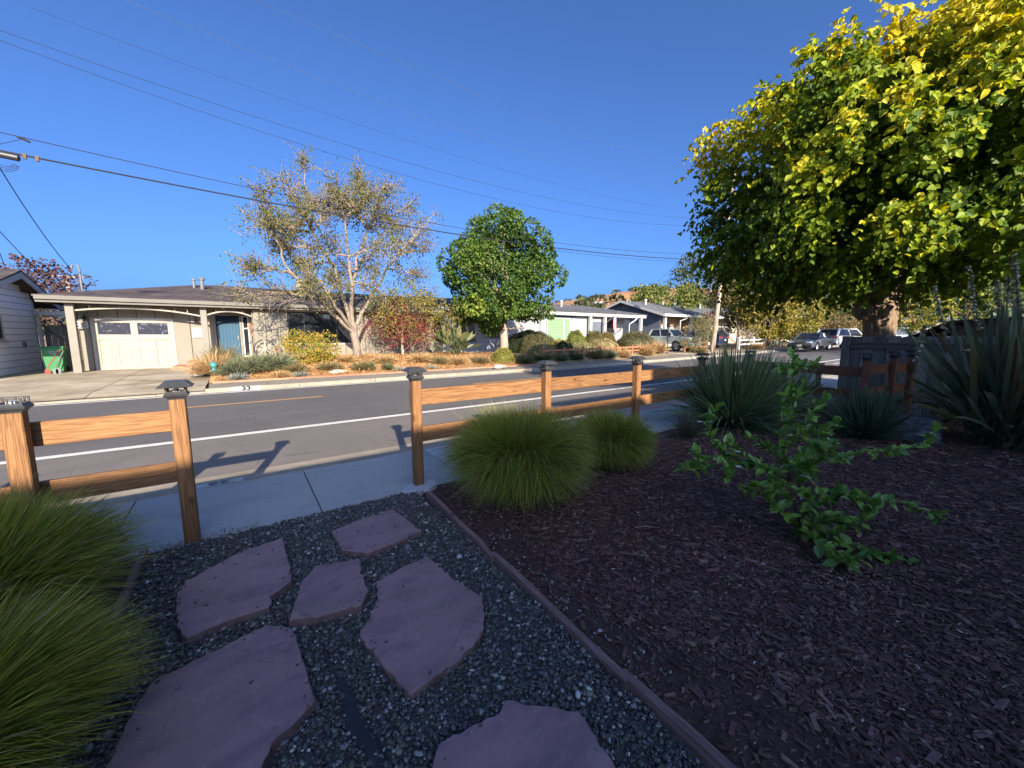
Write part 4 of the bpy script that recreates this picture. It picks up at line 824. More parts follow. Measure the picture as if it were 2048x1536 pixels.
# weathered board fence on the boundary
BF = thing('board_fence', 'grey lichen covered board fence closing the garden on the right', 'fence', (10.35, 2.5, 0)); XB = 10.40
rng = seed(12); y = 2.58; k = 0; shared = [None] * 5
for q in range(5):
    g = G(); hh = 1.50; g.cbox(-.009, .009, -.0945, .0945, 0, hh, .003); shared[q] = g.mesh('plank', MT['greyplank'])
while y > -6.5:
    o = inst('plank', shared[k % 5], BF, Vector((XB, y - .092, .02 + rng.uniform(-.012, .012))) - LOC[BF.name], Quaternion((1, 0, 0), rng.normal(0, .006))); y -= .196 + rng.uniform(0, .004); k += 1
    inst('plank', shared[(k + 2) % 5], BF, Vector((XB + .042, y - .002, -.01)) - LOC[BF.name])  # unseen back layer, added to keep light out of the gaps
for z0, z1 in ((1.27, 1.37), (.30, .40)):
    g = G(); g.cbox(XB - .058, XB - .013, -6.5, 2.58, z0, z1, .004); g.build('rail', MT['greyrail'], BF)
g = G(); g.cbox(XB - .09, XB - .04, -6.5, 2.6, 1.371, 1.40, .004); g.build('cap_rail', MT['greyrail'], BF)
for yy in (2.54, .1, -2.3):
    g = G(); g.cbox(XB - .105, XB - .012, yy, yy + .13, -.05, 1.52, .005); g.build('post', MT['greyplank'], BF, center=True)
# utility box seen through the gap of the rails
ub = thing('utility_box', 'small white utility cabinet with dark side beyond the fence corner', 'cabinet', (9.9, 2.95, 0))
g = G(); g.cbox(9.75, 10.25, 2.95, 3.3, 0, .82, .01); g.build('cabinet', MT['white'], ub)
g = G(); g.box(9.74, 10.26, 2.94, 3.31, .822, .85); g.build('lid', MT['offwhite'], ub); g = G(); g.box(9.95, 10.2, 2.93, 2.948, .1, .75); g.build('door', MT['darkmetal'], ub)
# edging strips
ED = thing('edging_strip', 'purple brown composite edging between the gravel path and the bark bed', 'edging', (1.33, 2, 0))
for (p, q) in (((1.385, 3.42), (1.345, 2.36)), ((1.340, 2.42), (1.318, 2.10)), ((1.338, 2.15), (1.300, .95)), ((1.310, 1.0), (1.27, -.4))):
    p = np.array(p); q = np.array(q); d_ = (q - p) / np.linalg.norm(q - p); n_ = np.array([-d_[1], d_[0]]) * .019
    g = G(); n = 10; V = []
    for t in np.linspace(0, 1, n):
        c = p + (q - p) * t + n_ * .25 * math.sin(t * 5); 
        for (s_, z) in ((-1, -.05), (1, -.05), (1, .038), (-1, .038)): V.append((c[0] + n_[0] * s_, c[1] + n_[1] * s_, z + .004 * math.sin(t * 7)))
    F = [(i * 4 + j, i * 4 + (j + 1) % 4, i * 4 + 4 + (j + 1) % 4, i * 4 + 4 + j) for i in range(n - 1) for j in range(4)] + [(3, 2, 1, 0), tuple((n - 1) * 4 + j for j in range(4))]
    g.add(V, F); g.build('board', MT['edging'], ED, center=True)
EL = thing('edging_strip', 'short piece of composite edging between path gravel and the left grasses', 'edging', (-.66, 3.3, 0))
for (y0, y1) in ((2.2, 3.05), (3.06, 3.6)):
    g = G(); g.cbox(-.69, -.652, y0, y1, -.05, .045, .004); g.build('board', MT['edging'], EL, center=True)
# ================================================================== flagstones
FS = [("small flat purple flagstone nearest the pavement, scattered with a few pebbles", [(0.47, 3.13), (0.74, 3.21), (0.99, 3.24), (1.03, 2.90), (1.045, 2.73), (0.84, 2.68), (0.62, 2.65), (0.53, 2.74), (0.48, 2.80)]),
 ("broad purple flagstone by the left grasses, pebbles spilling over its edge", [(-0.42, 2.91), (-0.37, 2.98), (-0.14, 3.16), (0.15, 3.23), (0.15, 3.05), (0.155, 2.74), (0.15, 2.6), (0.04, 2.51), (0.02, 2.40), (-0.18, 2.41), (-0.33, 2.38), (-0.38, 2.5), (-.41, 2.7)]),
 ("smallest purple flagstone, squarish, in the middle of the path", [(0.10, 2.21), (0.20, 2.55), (0.29, 2.67), (0.55, 2.60), (0.52, 2.40), (0.51, 2.22), (0.45, 2.12), (0.36, 2.13), (.2, 2.17)]),
 ("large pointed purple flagstone in the right half of the gravel path", [(0.58, 2.30), (0.80, 2.36), (0.95, 2.38), (0.98, 2.05), (1.05, 1.80), (0.97, 1.64), (0.88, 1.54), (0.69, 1.47), (0.58, 1.46), (0.48, 1.44), (0.44, 1.6), (0.385, 1.91), (0.47, 2.02), (0.54, 2.13)]),
 ("largest purple flagstone in the near left, with a pale scrape at its corner", [(-0.46, 2.06), (-0.42, 2.16), (-0.32, 2.18), (-0.13, 2.23), (0.0, 2.26), (0.10, 2.17), (0.12, 2.05), (0.15, 1.65), (0.06, 1.58), (-0.02, 1.54), (-0.06, 1.44), (-0.11, 1.30), (-0.2, 1.16), (-.6, 1.15), (-0.53, 1.66), (-0.49, 1.86)]),
 ("purple flagstone at the bottom of the view beside the bark edging", [(0.41, 1.10), (0.50, 1.18), (0.74, 1.15), (0.80, 1.18), (0.87, 1.10), (0.93, 1.05), (1.01, 0.97), (0.97, 0.75), (0.84, 0.6), (0.36, 0.7)])]
FPOLY = []
def refine(poly, sd_, step=.026, amp=.0034):
    rng = seed(sd_); P = []
    for k in range(len(poly)):
        a_ = np.array(poly[k]); b_ = np.array(poly[(k + 1) % len(poly)]); L_ = np.linalg.norm(b_ - a_); n = max(1, int(L_ / step)); nr = np.array([-(b_ - a_)[1], (b_ - a_)[0]]) / L_
        for j in range(n): P.append(a_ + (b_ - a_) * j / n + nr * rng.normal(0, amp) * (1 if j else .3))
    return np.array(P)
for k, (lab, poly) in enumerate(FS):
    P = refine(poly, 50 + k); FPOLY.append(P); n = len(P); c = P.mean(0); rng = seed(70 + k); zt = .030 + .006 * (k % 3)
    g = G(); rings = []; 
    for sc_, z in ((1.0, -.03), (1.0, zt - .012), (.994, zt - .003), (.982, zt)):
        q = c + (P - c) * sc_ + (rng.normal(0, .002, P.shape) if z > 0 else 0); rings.append(np.concatenate([q, np.full((n, 1), z)], 1))
    for sc_ in (.8, .55, .3):
        q = c + (P - c) * sc_; rings.append(np.concatenate([q, np.full((n, 1), zt) + .0015 * np.sin(q[:, :1] * 17 + k) * np.cos(q[:, 1:] * 13)], 1))
    V = np.concatenate(rings + [[[c[0], c[1], zt]]]); F1 = []; F2 = []
    for i in range(len(rings) - 1):
        for j in range(n): (F1 if i < 2 else F2).append((i * n + j, i * n + (j + 1) % n, (i + 1) * n + (j + 1) % n, (i + 1) * n + j))
    m_ = len(rings) - 1
    g.add(V, F2 + [(m_ * n + j, m_ * n + (j + 1) % n, len(V) - 1) for j in range(n)], 0); b0 = g.n - len(V); g.F.append((np.array(F1) + b0, 1))
    o = g.build('flagstone', [MT['flag'], MT['flagside']], None, smooth=True, sharp=35, center=True); tag(o, lab, 'flagstone', 'stepping stones of the gravel path')
def inside(P, pts):
    x, y = pts[:, 0], pts[:, 1]; r_ = np.zeros(len(pts), bool); j = len(P) - 1
    for i in range(len(P)):
        c = ((P[i, 1] > y) != (P[j, 1] > y)) & (x < (P[j, 0] - P[i, 0]) * (y - P[i, 1]) / (P[j, 1] - P[i, 1] + 1e-12) + P[i, 0]); r_ ^= c; j = i
    return r_
# weed fabric showing through the gravel
fpath = np.array([gp(x, y, .012)[:2] for x, y in [(648, 1285), (655, 1320), (680, 1355), (700, 1400), (712, 1450), (745, 1490), (765, 1540), (770, 1580)]]); fw_ = np.array([.006, .013, .020, .030, .036, .032, .022, .015])
g = G(); V = []
for k in range(len(fpath)):
    t = fpath[min(k + 1, len(fpath) - 1)] - fpath[max(k - 1, 0)]; t /= np.linalg.norm(t); nr = np.array([-t[1], t[0]])
    for s_, z in ((-1, .004), (-.3, .016), (.4, .012), (1, .002)): q = fpath[k] + nr * s_ * fw_[k]; V.append((q[0], q[1], z + .004 * math.sin(k * 2.1)))
g.add(V, [(i * 4 + j, i * 4 + j + 1, i * 4 + 5 + j, i * 4 + 4 + j) for i in range(len(fpath) - 1) for j in range(3)])
tag(g.build('weed_fabric', MT['fabric'], smooth=True), 'torn strip of black weed fabric showing through the gravel', 'fabric')
# ================================================================== pebbles
def ico(sub):
    import bmesh
    bm = bmesh.new(); bmesh.ops.create_icosphere(bm, subdivisions=sub, radius=1); V = np.array([v.co[:] for v in bm.verts]); F = np.array([[v.index for v in f.verts] for f in bm.faces]); bm.free(); return V, F
def rotz(n, rng):
    a_ = rng.uniform(0, 2 * math.pi, n); c, s_ = np.cos(a_), np.sin(a_); z = np.zeros(n); o = np.ones(n)
    Rz = np.stack([np.stack([c, -s_, z], -1), np.stack([s_, c, z], -1), np.stack([z, z, o], -1)], 1)
    t = rng.normal(0, .28, n); c, s_ = np.cos(t), np.sin(t); Rx = np.stack([np.stack([o, z, z], -1), np.stack([z, c, -s_], -1), np.stack([z, s_, c], -1)], 1)
    return Rz @ Rx
def pebbles(pts, size, sub, rng, z):
    V, F = ico(sub); n = len(pts); s_ = size[:, None] * np.stack([rng.uniform(.75, 1.3, n), rng.uniform(.6, .95, n), rng.uniform(.38, .6, n)], 1)
    X = V[None] * s_[:, None]; X = np.einsum('nij,nvj->nvi', rotz(n, rng), X); X += np.concatenate([pts, z[:, None]], 1)[:, None]
    t = rng.random(n); base = np.where((t < .70)[:, None], np.array([[.076, .071, .067]]), np.where((t < .90)[:, None], np.array([[.15, .143, .134]]), np.where((t < .978)[:, None], np.array([[.27, .26, .24]]), np.array([[.50, .48, .44]]))))
    C = base * rng.uniform(.7, 1.35, (n, 1)) * (1 + rng.normal(0, .06, (n, 3))); C = np.clip(C, .01, .6)
    return X.reshape(-1, 3), (F[None] + np.arange(n)[:, None, None] * len(V)).reshape(-1, 3), np.repeat(C, len(V), 0)
rng = seed(21); g = G()
for (y0, y1, dens, sub) in ((0.55, 1.75, 6900, 1), (1.75, 2.6, 6200, 1), (2.6, 3.60, 4800, 1)):
    n = int(dens * (y1 - y0) * 2.02); pts = np.stack([rng.uniform(-.67, 1.33, n), rng.uniform(y0, y1, n)], 1)
    keep = np.ones(n, bool)
    for P in FPOLY:
        c = P.mean(0); keep &= ~inside(c + (P - c) * 0.985, pts)
    # fabric is bare
    dm = np.min(np.linalg.norm(pts[:, None] - fpath[None], axis=2) - fw_[None] * .75, axis=1); keep &= (dm > 0) | (rng.random(n) < .12)
    keep &= pts[:, 0] < (1.385 - (3.42 - pts[:, 1]) * .035 - .02)
    pts = pts[keep]; n = len(pts); size = rng.gamma(9, .0098 / 9, n); size = np.clip(size, .0045, .019)
    V, F, C = pebbles(pts, size, sub, rng, rng.uniform(-.012, .010, n)); g.add(V, F, 0, C)
for P in FPOLY:   # grains spilled over the stone edges
    c = P.mean(0); i = rng.integers(0, len(P), 34); sc_ = 1 - rng.exponential(.035, 34) - .01; pts = c + (P[i] - c) * sc_[:, None] + rng.normal(0, .012, (34, 2)); pts = pts[inside(P, pts)]; n = len(pts)
    V, F, C = pebbles(pts, rng.uniform(.004, .009, n), 1, rng, np.full(n, .041)); g.add(V, F, 0, C)
gr = g.build('gravel', MT['pebble'], None, smooth=True, color=True, kind='stuff'); tag(gr, 'rounded dark beach pebbles filling the path between the flagstones', 'gravel', None, 'stuff')
# stray pebbles lying on the stones, each its own
stray = [(715, 1062), (745, 1053), (790, 1052), (735, 1090), (470, 1128), (452, 1140), (405, 1180), (390, 1205), (412, 1210), (683, 1147), (806, 1172), (772, 1283), (502, 1364), (315, 1362), (355, 1375), (430, 1155), (545, 1100), (517, 1108)]
for k, (x, y_) in enumerate(stray):
    p = gp(x, y_, .04); g = G(); V, F, C = pebbles(np.array([p[:2]]), np.array([.010]), 1, rng, np.array([.040])); g.add(V, F, 0, C)
    o = g.build('pebble', MT['pebble'], None, smooth=True, color=True, center=True); tag(o, 'small dark pebble lying loose on a purple flagstone', 'pebble', 'loose pebbles on the flagstones')
p = gp(919, 1113, .02); g = G(); V, F = ico(2); g.add(V * [.022, .018, .016] + p, F); tag(g.build('white_stone', MT['white'], None, smooth=True), 'single white stone among the dark gravel near the edging', 'stone')
# ================================================================== bark chips
def chips(pts, L_, rng, z):
    n = len(pts); bx = np.array([(x, y, zz) for zz in (-1, 1) for y in (-1, 1) for x in (-1, 1)], float); bx[[1, 3]] *= [.8, .9, 1]; bx[[4, 6]] *= [.75, .8, 1]
    F = np.array([(4, 5, 7, 6), (0, 1, 5, 4), (2, 6, 7, 3), (0, 4, 6, 2)])
    s_ = np.stack([L_, L_ * rng.uniform(.14, .40, n), L_ * rng.uniform(.05, .14, n)], 1); X = bx[None] * s_[:, None] * .5 * rng.uniform(.75, 1.25, (n, 8, 1))
    X = np.einsum('nij,nvj->nvi', rotz(n, rng), X); X += np.concatenate([pts, z[:, None]], 1)[:, None]
    t = rng.random(n); base = np.where((t < .6)[:, None], np.array([[.105, .052, .045]]), np.where((t < .93)[:, None], np.array([[.19, .105, .088]]), np.where((t < .985)[:, None], np.array([[.27, .20, .17]]), np.array([[.50, .44, .36]]))))
    base = np.where((L_ > .032)[:, None] & (t > .93)[:, None], np.array([[.105, .052, .045]]), base); C = np.clip(base * rng.uniform(.55, 1.5, (n, 1)) * (1 + rng.normal(0, .06, (n, 3))), .004, .6)
    return X.reshape(-1, 3), (F[None] + np.arange(n)[:, None, None] * 8).reshape(-1, 4), np.repeat(C, 8, 0)
rng = seed(31); g = G()
for (x0, x1, y0, y1, dens, l0) in ((1.34, 3.0, -.3, 1.2, 8000, .0215), (1.36, 3.6, 1.2, 3.55, 4600, .024), (3.0, 6.0, -.4, 1.2, 3300, .028), (3.6, 6.0, 1.2, 3.55, 2600, .028), (6.0, 10.4, -.5, 3.5, 800, .045), (-5, -.70, .3, 3.5, 260, .04)):
    n = int(dens * (x1 - x0) * (y1 - y0)); pts = np.stack([rng.uniform(x0, x1, n), rng.uniform(y0, y1, n)], 1)
    e_ = 1.39 - (3.42 - pts[:, 1]) * .037 + .02
    band = np.sin(pts[:, 1] * 3.1) * .08 + .24 + .16 * np.clip(1.6 - pts[:, 1], 0, 1)
    keep = (pts[:, 0] > e_) if x0 > 0 else np.ones(n, bool)
    if 0 < x0 < 2: keep &= (pts[:, 0] > e_ + band) | (rng.random(n) < .22)
    pts = pts[keep]; n = len(pts); Ls = np.clip(rng.lognormal(math.log(l0), .50, n), .007, .10)
    zz = mulch_z(pts[:, 0], pts[:, 1]) * (1 if x0 > 0 else .6) + rng.uniform(.0, .016, n)
    V, F, C = chips(pts, Ls, rng, zz); g.add(V, F, 0, C)
tag(g.build('bark_mulch', MT['chip'], None, color=True), 'dark reddish brown bark chips covering the garden bed', 'mulch', None, 'stuff')
rng = seed(36)
for k in range(16):
    x, y_ = [(1.75, .9), (2.3, 1.5), (3.1, .6), (2.6, 2.1), (4.2, 1.6), (5.0, 2.2), (3.3, 1.9), (6.1, 2.1), (5.6, .9), (2.1, .5), (7.0, 1.2), (4.6, .6), (3.9, 2.6), (2.9, 1.1), (6.6, 1.7), (1.9, 1.9)][k]
    g = G(); s_ = rng.uniform(.018, .034); an = rng.uniform(0, 6.3); z = float(mulch_z(x, y_)) + .024; P = [(0, 0, 0), (.5, .4, .18), (1, 0, .06), (.5, -.4, .22)]
    V = [(x + s_ * (p[0] * math.cos(an) - p[1] * math.sin(an)), y_ + s_ * (p[0] * math.sin(an) + p[1] * math.cos(an)), z + s_ * p[2]) for p in P]; g.add(V, [(0, 1, 2), (0, 2, 3)], 0, [(.30, .24, .06), (.24, .15, .07), (.34, .27, .15)][k % 3])
    tag(g.build('fallen_leaf', MT['chip'], None, color=True), 'small dry fallen leaf lying on the dark bark', 'leaf', 'fallen leaves on the bark bed')
# pale grit and petals under the lemon sapling, pebbles strayed over the edging
rng = seed(33); g = G(); n = 170; cx, cy = gp(1690, 1160)[:2]
pts = np.stack([cx + rng.normal(0, .28, n) , cy + rng.normal(0, .09, n)], 1); a_ = -.75; pts = np.stack([cx + (pts[:, 0] - cx) * math.cos(a_) - (pts[:, 1] - cy) * math.sin(a_), cy + (pts[:, 0] - cx) * math.sin(a_) + (pts[:, 1] - cy) * math.cos(a_)], 1)
V, F, C = chips(pts, rng.uniform(.008, .018, n), rng, mulch_z(pts[:, 0], pts[:, 1]) + .022); g.add(V, F, 0, np.clip(C * 0 + [.42, .36, .24], 0, 1) * rng.uniform(.6, 1.2, (1, 1)))
tag(g.build('fallen_petals', MT['chip'], None, color=True), 'pale fallen petals and husks on the bark under the lemon sapling', 'petals', None, 'stuff')
g = G(); n = 90; yy = rng.uniform(.8, 2.4, n); pts = np.stack([1.39 - (3.42 - yy) * .037 + rng.gamma(2, .06, n) + .02, yy], 1); V, F, C = pebbles(pts, rng.uniform(.006, .012, n), 1, rng, mulch_z(pts[:, 0], pts[:, 1]) + .014); g.add(V, F, 0, np.clip(C * 2.2, 0, .5))
tag(g.build('stray_gravel', MT['pebble'], None, smooth=True, color=True), 'light pebbles strayed over the edging onto dark bark', 'gravel', None, 'stuff')
for k, (x, y_, l_, an, lab) in enumerate([(1290, 1055, .16, -.6, 'thin dead twig lying on the bark in front of the small round grass'), (1800, 1205, .10, .2, 'grey wood splinter on the bark below the lemon sapling'), (1990, 1150, .12, -.3, 'pale wood splinter on the bark at the right edge')]):
    p = gp(x, y_, .03); g = G(); g.tube([p - np.array([math.cos(an), math.sin(an), 0]) * l_ / 2, p + [0, 0, .012], p + np.array([math.cos(an), math.sin(an), 0]) * l_ / 2], [.005, .006, .003], 5); tag(g.build('twig', MT['bark_pale'], None), lab, 'twig')
# red brown edging and sprinkler pipe along the far straw bed, pale boulders, kerb numbers
fe_ = thing('edging_strip', 'low red brown edging board along the straw bed opposite', 'edging', (5, 15.55, 0))
for k in range(6):
    g = G(); x = -.85 + k * 2.3; g.cbox(x, x + 2.28, 15.525, 15.56, -.02 + float(rise(x)), .055 + float(rise(x)), .004); g.build('board', MT['brick'], fe_, center=True)
def stencil(x, y, z, txt, rotz_, size, wd, label, face):
    t = thing('house_number_stencil', label, 'painted number', (x, y, z)); g = G(); w2 = wd / 2
    if face == 'top': g.box(x - w2, x + w2, y - .062, y + .062, z + .0005, z + .003)
    else: g.box(x - w2, x + w2, y - .004, y - .001, z - .062, z + .062)
    g.build('white_panel', MT['stencil'], t)
    if face == 'top': lettering(txt, size, .001, MT['black'], t, (x, y, z + .0045), (0, 0, rotz_), 'digits', 1.5, .004)
    else: lettering(txt, size, .001, MT['black'], t, (x, y - .006, z), (math.pi / 2, 0, 0), 'digits', 1.5, .008)
stencil(-.30, 4.95, 0, '26', math.pi, .13, .42, 'white stencilled kerb number 26, upside down on the near kerb', 'top')
q = gp(492, 770, -.05); stencil(q[0], 14.018, -.055, '33', 0, .155, .72, 'white stencilled kerb number 33 on the far kerb', 'front')
def boulder(x, y, z, rx, ry, rz, mat, label, sd_, sub=4, flat=None):
    rng = seed(sd_); V, F = ico(sub); ph = rng.uniform(0, 6, 12)
    d = 1 + .035 * np.sin(V[:, 0] * 19 + ph[6]) * np.sin(V[:, 1] * 17 + ph[7]) * np.sin(V[:, 2] * 23 + ph[8]) + .05 * np.abs(np.sin(V[:, 2] * 11 + 3 * np.sin(V[:, 0] * 3 + ph[9]))) + .16 * np.sin(V[:, 0] * 2.3 + ph[0]) * np.sin(V[:, 1] * 2.7 + ph[1]) + .10 * np.sin(V[:, 2] * 4 + ph[2] + V[:, 0] * 3) + .05 * np.sin(V[:, 0] * 9 + ph[3]) * np.sin(V[:, 1] * 8 + ph[4]) * np.sin(V[:, 2] * 7 + ph[5])
    V = V * d[:, None] * [rx, ry, rz]
    if flat: V[:, 2] = np.where(V[:, 2] > flat, flat + (V[:, 2] - flat) * .18, V[:, 2])
    g = G(); g.add(V + [x, y, z], F); return tag(g.build('boulder', mat, None, smooth=True, sharp=50), label, 'boulder')
p = aD(1832, 846, 5.6); boulder(p[0], p[1], .14, .36, .30, .27, MT['rock'], 'blue grey flat topped boulder in the bark bed beside the sword leaves', 3, 5, .21)
q = gp(407, 752, .05); boulder(q[0], q[1], .12, .28, .2, .26, MT['palerock'], 'pale squarish boulder at the corner of the straw bed by the driveway', 8)
q = gp(455, 745, .12); boulder(q[0], q[1] + .4, .18, .35, .2, .14, MT['palerock'], 'low pale boulder among the silvery plants opposite', 9)
q = gp(540, 765, .03); 
for k, (x, y) in enumerate(((600, 740), (676, 745), (1000, 734))):
    q = gp(x, y, .08); boulder(q[0], q[1], .10, .33, .2, .09, MT['palerock'], ['flat pale stone in the straw bed below the yellow shrub', 'flat pale stone in the straw bed below the bare tree', 'pale stone near the corner of the low brown fence'][k], 20 + k, 3)
# garden ornaments opposite
q = aY(427, 730, 16.6); V, F = ico(2); g = G(); g.add(V * [.12, .12, .11] + q, F); g.cyl(q - [0, 0, .25], q - [0, 0, .09], .05, .06, 8); tag(g.build('glazed_ball', MT['teal'], None, smooth=True, sharp=50), 'teal glazed garden ball among dry grasses by the driveway', 'ornament')
wh = thing('wheel_ornament', 'white and black metal cart wheel leaning on the taupe wall by the entry', 'ornament', (1.0, 21.3, .6))
c = aY(530, 698, 21.3); an = np.linspace(0, 2 * math.pi, 25); g = G(); g.tube([(c[0] + .42 * math.cos(t), 21.3 + .05 * math.sin(t), c[2] + .42 * math.sin(t)) for t in an], .028, 6, caps=False); g.build('rim', MT['darkmetal'], wh)
g = G()
for k in range(4): t = k * math.pi / 4; g.tube([(c[0] + .4 * math.cos(t), 21.3, c[2] + .4 * math.sin(t)), (c[0] - .4 * math.cos(t), 21.3, c[2] - .4 * math.sin(t))], .018, 5)
g.build('spokes', MT['offwhite'], wh)
g = G(); c2 = aY(551, 698, 21.2)
for k in range(5): t = k * 2.4; g.tube([(c2[0] - .2 + .1 * k, 21.2, c2[2] - .25), (c2[0] - .15 + .08 * k + .1 * math.sin(t), 21.15, c2[2] + .1), (c2[0] + .1 * math.cos(t), 21.2, c2[2] + .25 * math.sin(t + 1))], .025, 5)
tag(g.build('driftwood', MT['bark_pale'], None), 'twisted driftwood standing beside the cart wheel ornament', 'driftwood')
# wheelie bin and tools beside the taupe house
BN = thing('wheelie_bin', 'green wheelie bin with lid standing left of the taupe house', 'bin', (-5.92, 22.3, .1))
bx, by = -5.92, 22.3; w0, w1 = .21, .275
g = G(); V = [(bx - w0, by - w0, .16), (bx + w0, by - w0, .16), (bx + w0, by + w0, .16), (bx - w0, by + w0, .16), (bx - w1, by - w1, 1.02), (bx + w1, by - w1, 1.02), (bx + w1, by + w1, 1.02), (bx - w1, by + w1, 1.02)]
g.add(V, [(3, 2, 1, 0), (4, 5, 6, 7), (0, 1, 5, 4), (1, 2, 6, 5), (2, 3, 7, 6), (3, 0, 4, 7)]); g.box(bx - w1 - .02, bx + w1 + .02, by - w1 - .02, by + w1 + .02, .97, 1.02); g.build('body', MT['bin'], BN)
g = G(); g.prism([(-.31, 1.03), (.31, 1.03), (.33, 1.06), (.24, 1.10), (-.24, 1.11), (-.33, 1.06)], lambda u, v, h: (bx + h, by + u, v), -.31, .31); g.build('lid', MT['bin'], BN)
for s_ in (-1, 1):
    g = G(); g.lathe([(.04, -.03), (.12, -.03), (.12, .03), (.04, .03)], (bx + s_ * .22, by + .2, .22), 14, ax='x'); g.build('wheel', MT['rubber'], BN)
g = G(); g.tube([(bx - .25, by + .38, .98), (bx - .25, by + .46, 1.0), (bx + .25, by + .46, 1.0), (bx + .25, by + .38, .98)], .018, 5); g.build('handle', MT['bin'], BN)
g = G()
for k, (ln, o_) in enumerate(((.42, -.02), (.30, .06), (.20, .10))): g.box(bx - .10 + o_, bx - .10 + o_ + ln * .75, by - .325 - .0001 * k, by - .318, .90 - k * .055, .918 - k * .055)
g.build('print', MT['white'], BN)
for k, (x0, z0, x1, z1, m_, lab) in enumerate([(-5.95, .12, -5.62, 1.0, 'red', 'red handled garden tool leaning on the wall beside the green bin'), (-5.75, .12, -5.55, .95, 'metal', 'grey handled shovel leaning on the wall beside the green bin'), (-5.68, .12, -5.58, .8, 'darkmetal', 'short dark rake leaning nearest the corner column by the bin')]):
    t = thing('garden_tool', lab, 'tool', (x0, 21.55, .1)); g = G(); g.tube([(x0, 21.5, z0 + .22), (x1, 21.75, z1)], .018, 6); g.build('handle', MT[m_], t)
    g = G(); g.prism([(-.07, 0), (.07, 0), (.08, .15), (.03, .2), (-.03, .2), (-.08, .15)], lambda u, v, h: (x0 + u * .9, 21.47 + h, z0 - .02 + v), 0, .02); g.build('blade', MT['red' if k == 0 else 'metal'], t)
# low brown rail fences in front of the houses along the street
def lowfence(name, label, xs, Y, mat, matz, h=.75, rails=((.28, .40), (.52, .64)), capd=None, w_=.055):
    t = thing(name, label, 'fence', (xs[0], Y, float(hz(xs[0], Y))))
    for x in xs:
        z = float(hz(x, Y)); g = G(); g.cbox(x - w_, x + w_, Y - w_, Y + w_, z - .1, z + h, .01); g.build('post', matz, t, center=True)
        if capd: g = G(); g.prism([(-w_ * 1.3, 0), (w_ * 1.3, 0), (0, .1)], lambda u, v, hh: (x + u, Y + hh, z + h + .001 + v), -w_ * 1.3, w_ * 1.3); g.build('post_top', matz, t)
    for k in range(len(xs) - 1):
        for z0, z1 in rails:
            za, zb = float(hz(xs[k], Y)), float(hz(xs[k + 1], Y)); g = G(); V = []
            for (x, z) in ((xs[k] + w_ + .004, za), (xs[k + 1] - w_ - .004, zb)):
                for (oy, oz) in ((-.02, z0), (.02, z0), (.02, z1), (-.02, z1)): V.append((x, Y + oy, z + oz))
            g.add(V, [(3, 2, 1, 0), (4, 5, 6, 7), (0, 1, 5, 4), (1, 2, 6, 5), (2, 3, 7, 6), (3, 0, 4, 7)]); g.build('rail', mat, t, center=True)
    return t
rb = M('redwood_rail', (.30, .125, .06), .8, (.22, .09, .045), scale=4, stretch=(1, 6, 6), objrand=.15)
lowfence('low_fence', 'low red brown rail fence along the pavement before the white house', [13.35, 14.9, 16.4, 17.9, 19.4, 20.9, 22.3], 16.15, rb, rb, .62, ((.18, .28), (.40, .50)))
lowfence('low_fence', 'short red brown rail fence beside the utility pole', [27.9, 29.5, 31.0], 16.7, rb, rb, .95, ((.35, .47), (.65, .80)))
lowfence('white_fence', 'white two rail fence along the pavement beyond the blue car', [36.2, 39.0, 41.9, 44.8, 48], 16.6, MT['white'], MT['white'], 1.0, ((.35, .49), (.72, .86)), True, .09)
lp = thing('post_lamp', 'slim black lantern post beside the truck driveway', 'lamp', (27.1, 17.4, .2)); q = gp(1334, 707, .18); x, y, z = q
g = G(); g.cyl((x, y, z), (x, y, z + 1.85), .045, .035, 8); g.build('pole', MT['black'], lp)
g = G(); g.lathe([(.05, 0), (.11, .06), (.13, .24), (.16, .26), (.04, .36), (.01, .40)], (x, y, z + 1.85), 8); g.build('lantern', MT['black'], lp)
# black canvas canopy next door, behind the board fence
cn = thing('canopy', 'black canvas canopy sloping up behind the board fence', 'canopy', (15, -1.2, 0))
A0, A1, A2, A3 = aD(1800, 680, 8.3), aD(1900, 641, 8.3), aD(2060, 632, 7.6), aD(2060, 690, 7.5)
pts = [A0, A1, A2, A3]; back = np.array([3.2, .3, 0])
g = G(); V = [p for p in pts] + [p + back for p in pts] + [p - np.array([0, 0, .06]) for p in pts] + [p + back - np.array([0, 0, .06]) for p in pts]
g.add(V, [(0, 1, 5, 4), (1, 2, 6, 5), (0, 3, 2, 1), (4, 5, 6, 7), (3, 0, 4, 7), (2, 3, 7, 6)]); g.build('canvas', MT['canvas'], cn)
g = G(); g.tube([A0 + [.1, 0, .02], (A0 + A1) / 2 + [-.02, 0, .03], A1 + [-.02, 0, .02]], .012, 5); g.build('edge_rope', MT['offwhite'], cn)
for p in (A0 + [.2, .1, 0], A2 + [.2, .2, 0]):
    g = G(); g.cyl((p[0], p[1], -.1), (p[0], p[1], p[2] - .05), .03, .03, 6); g.build('pole', MT['darkmetal'], cn)
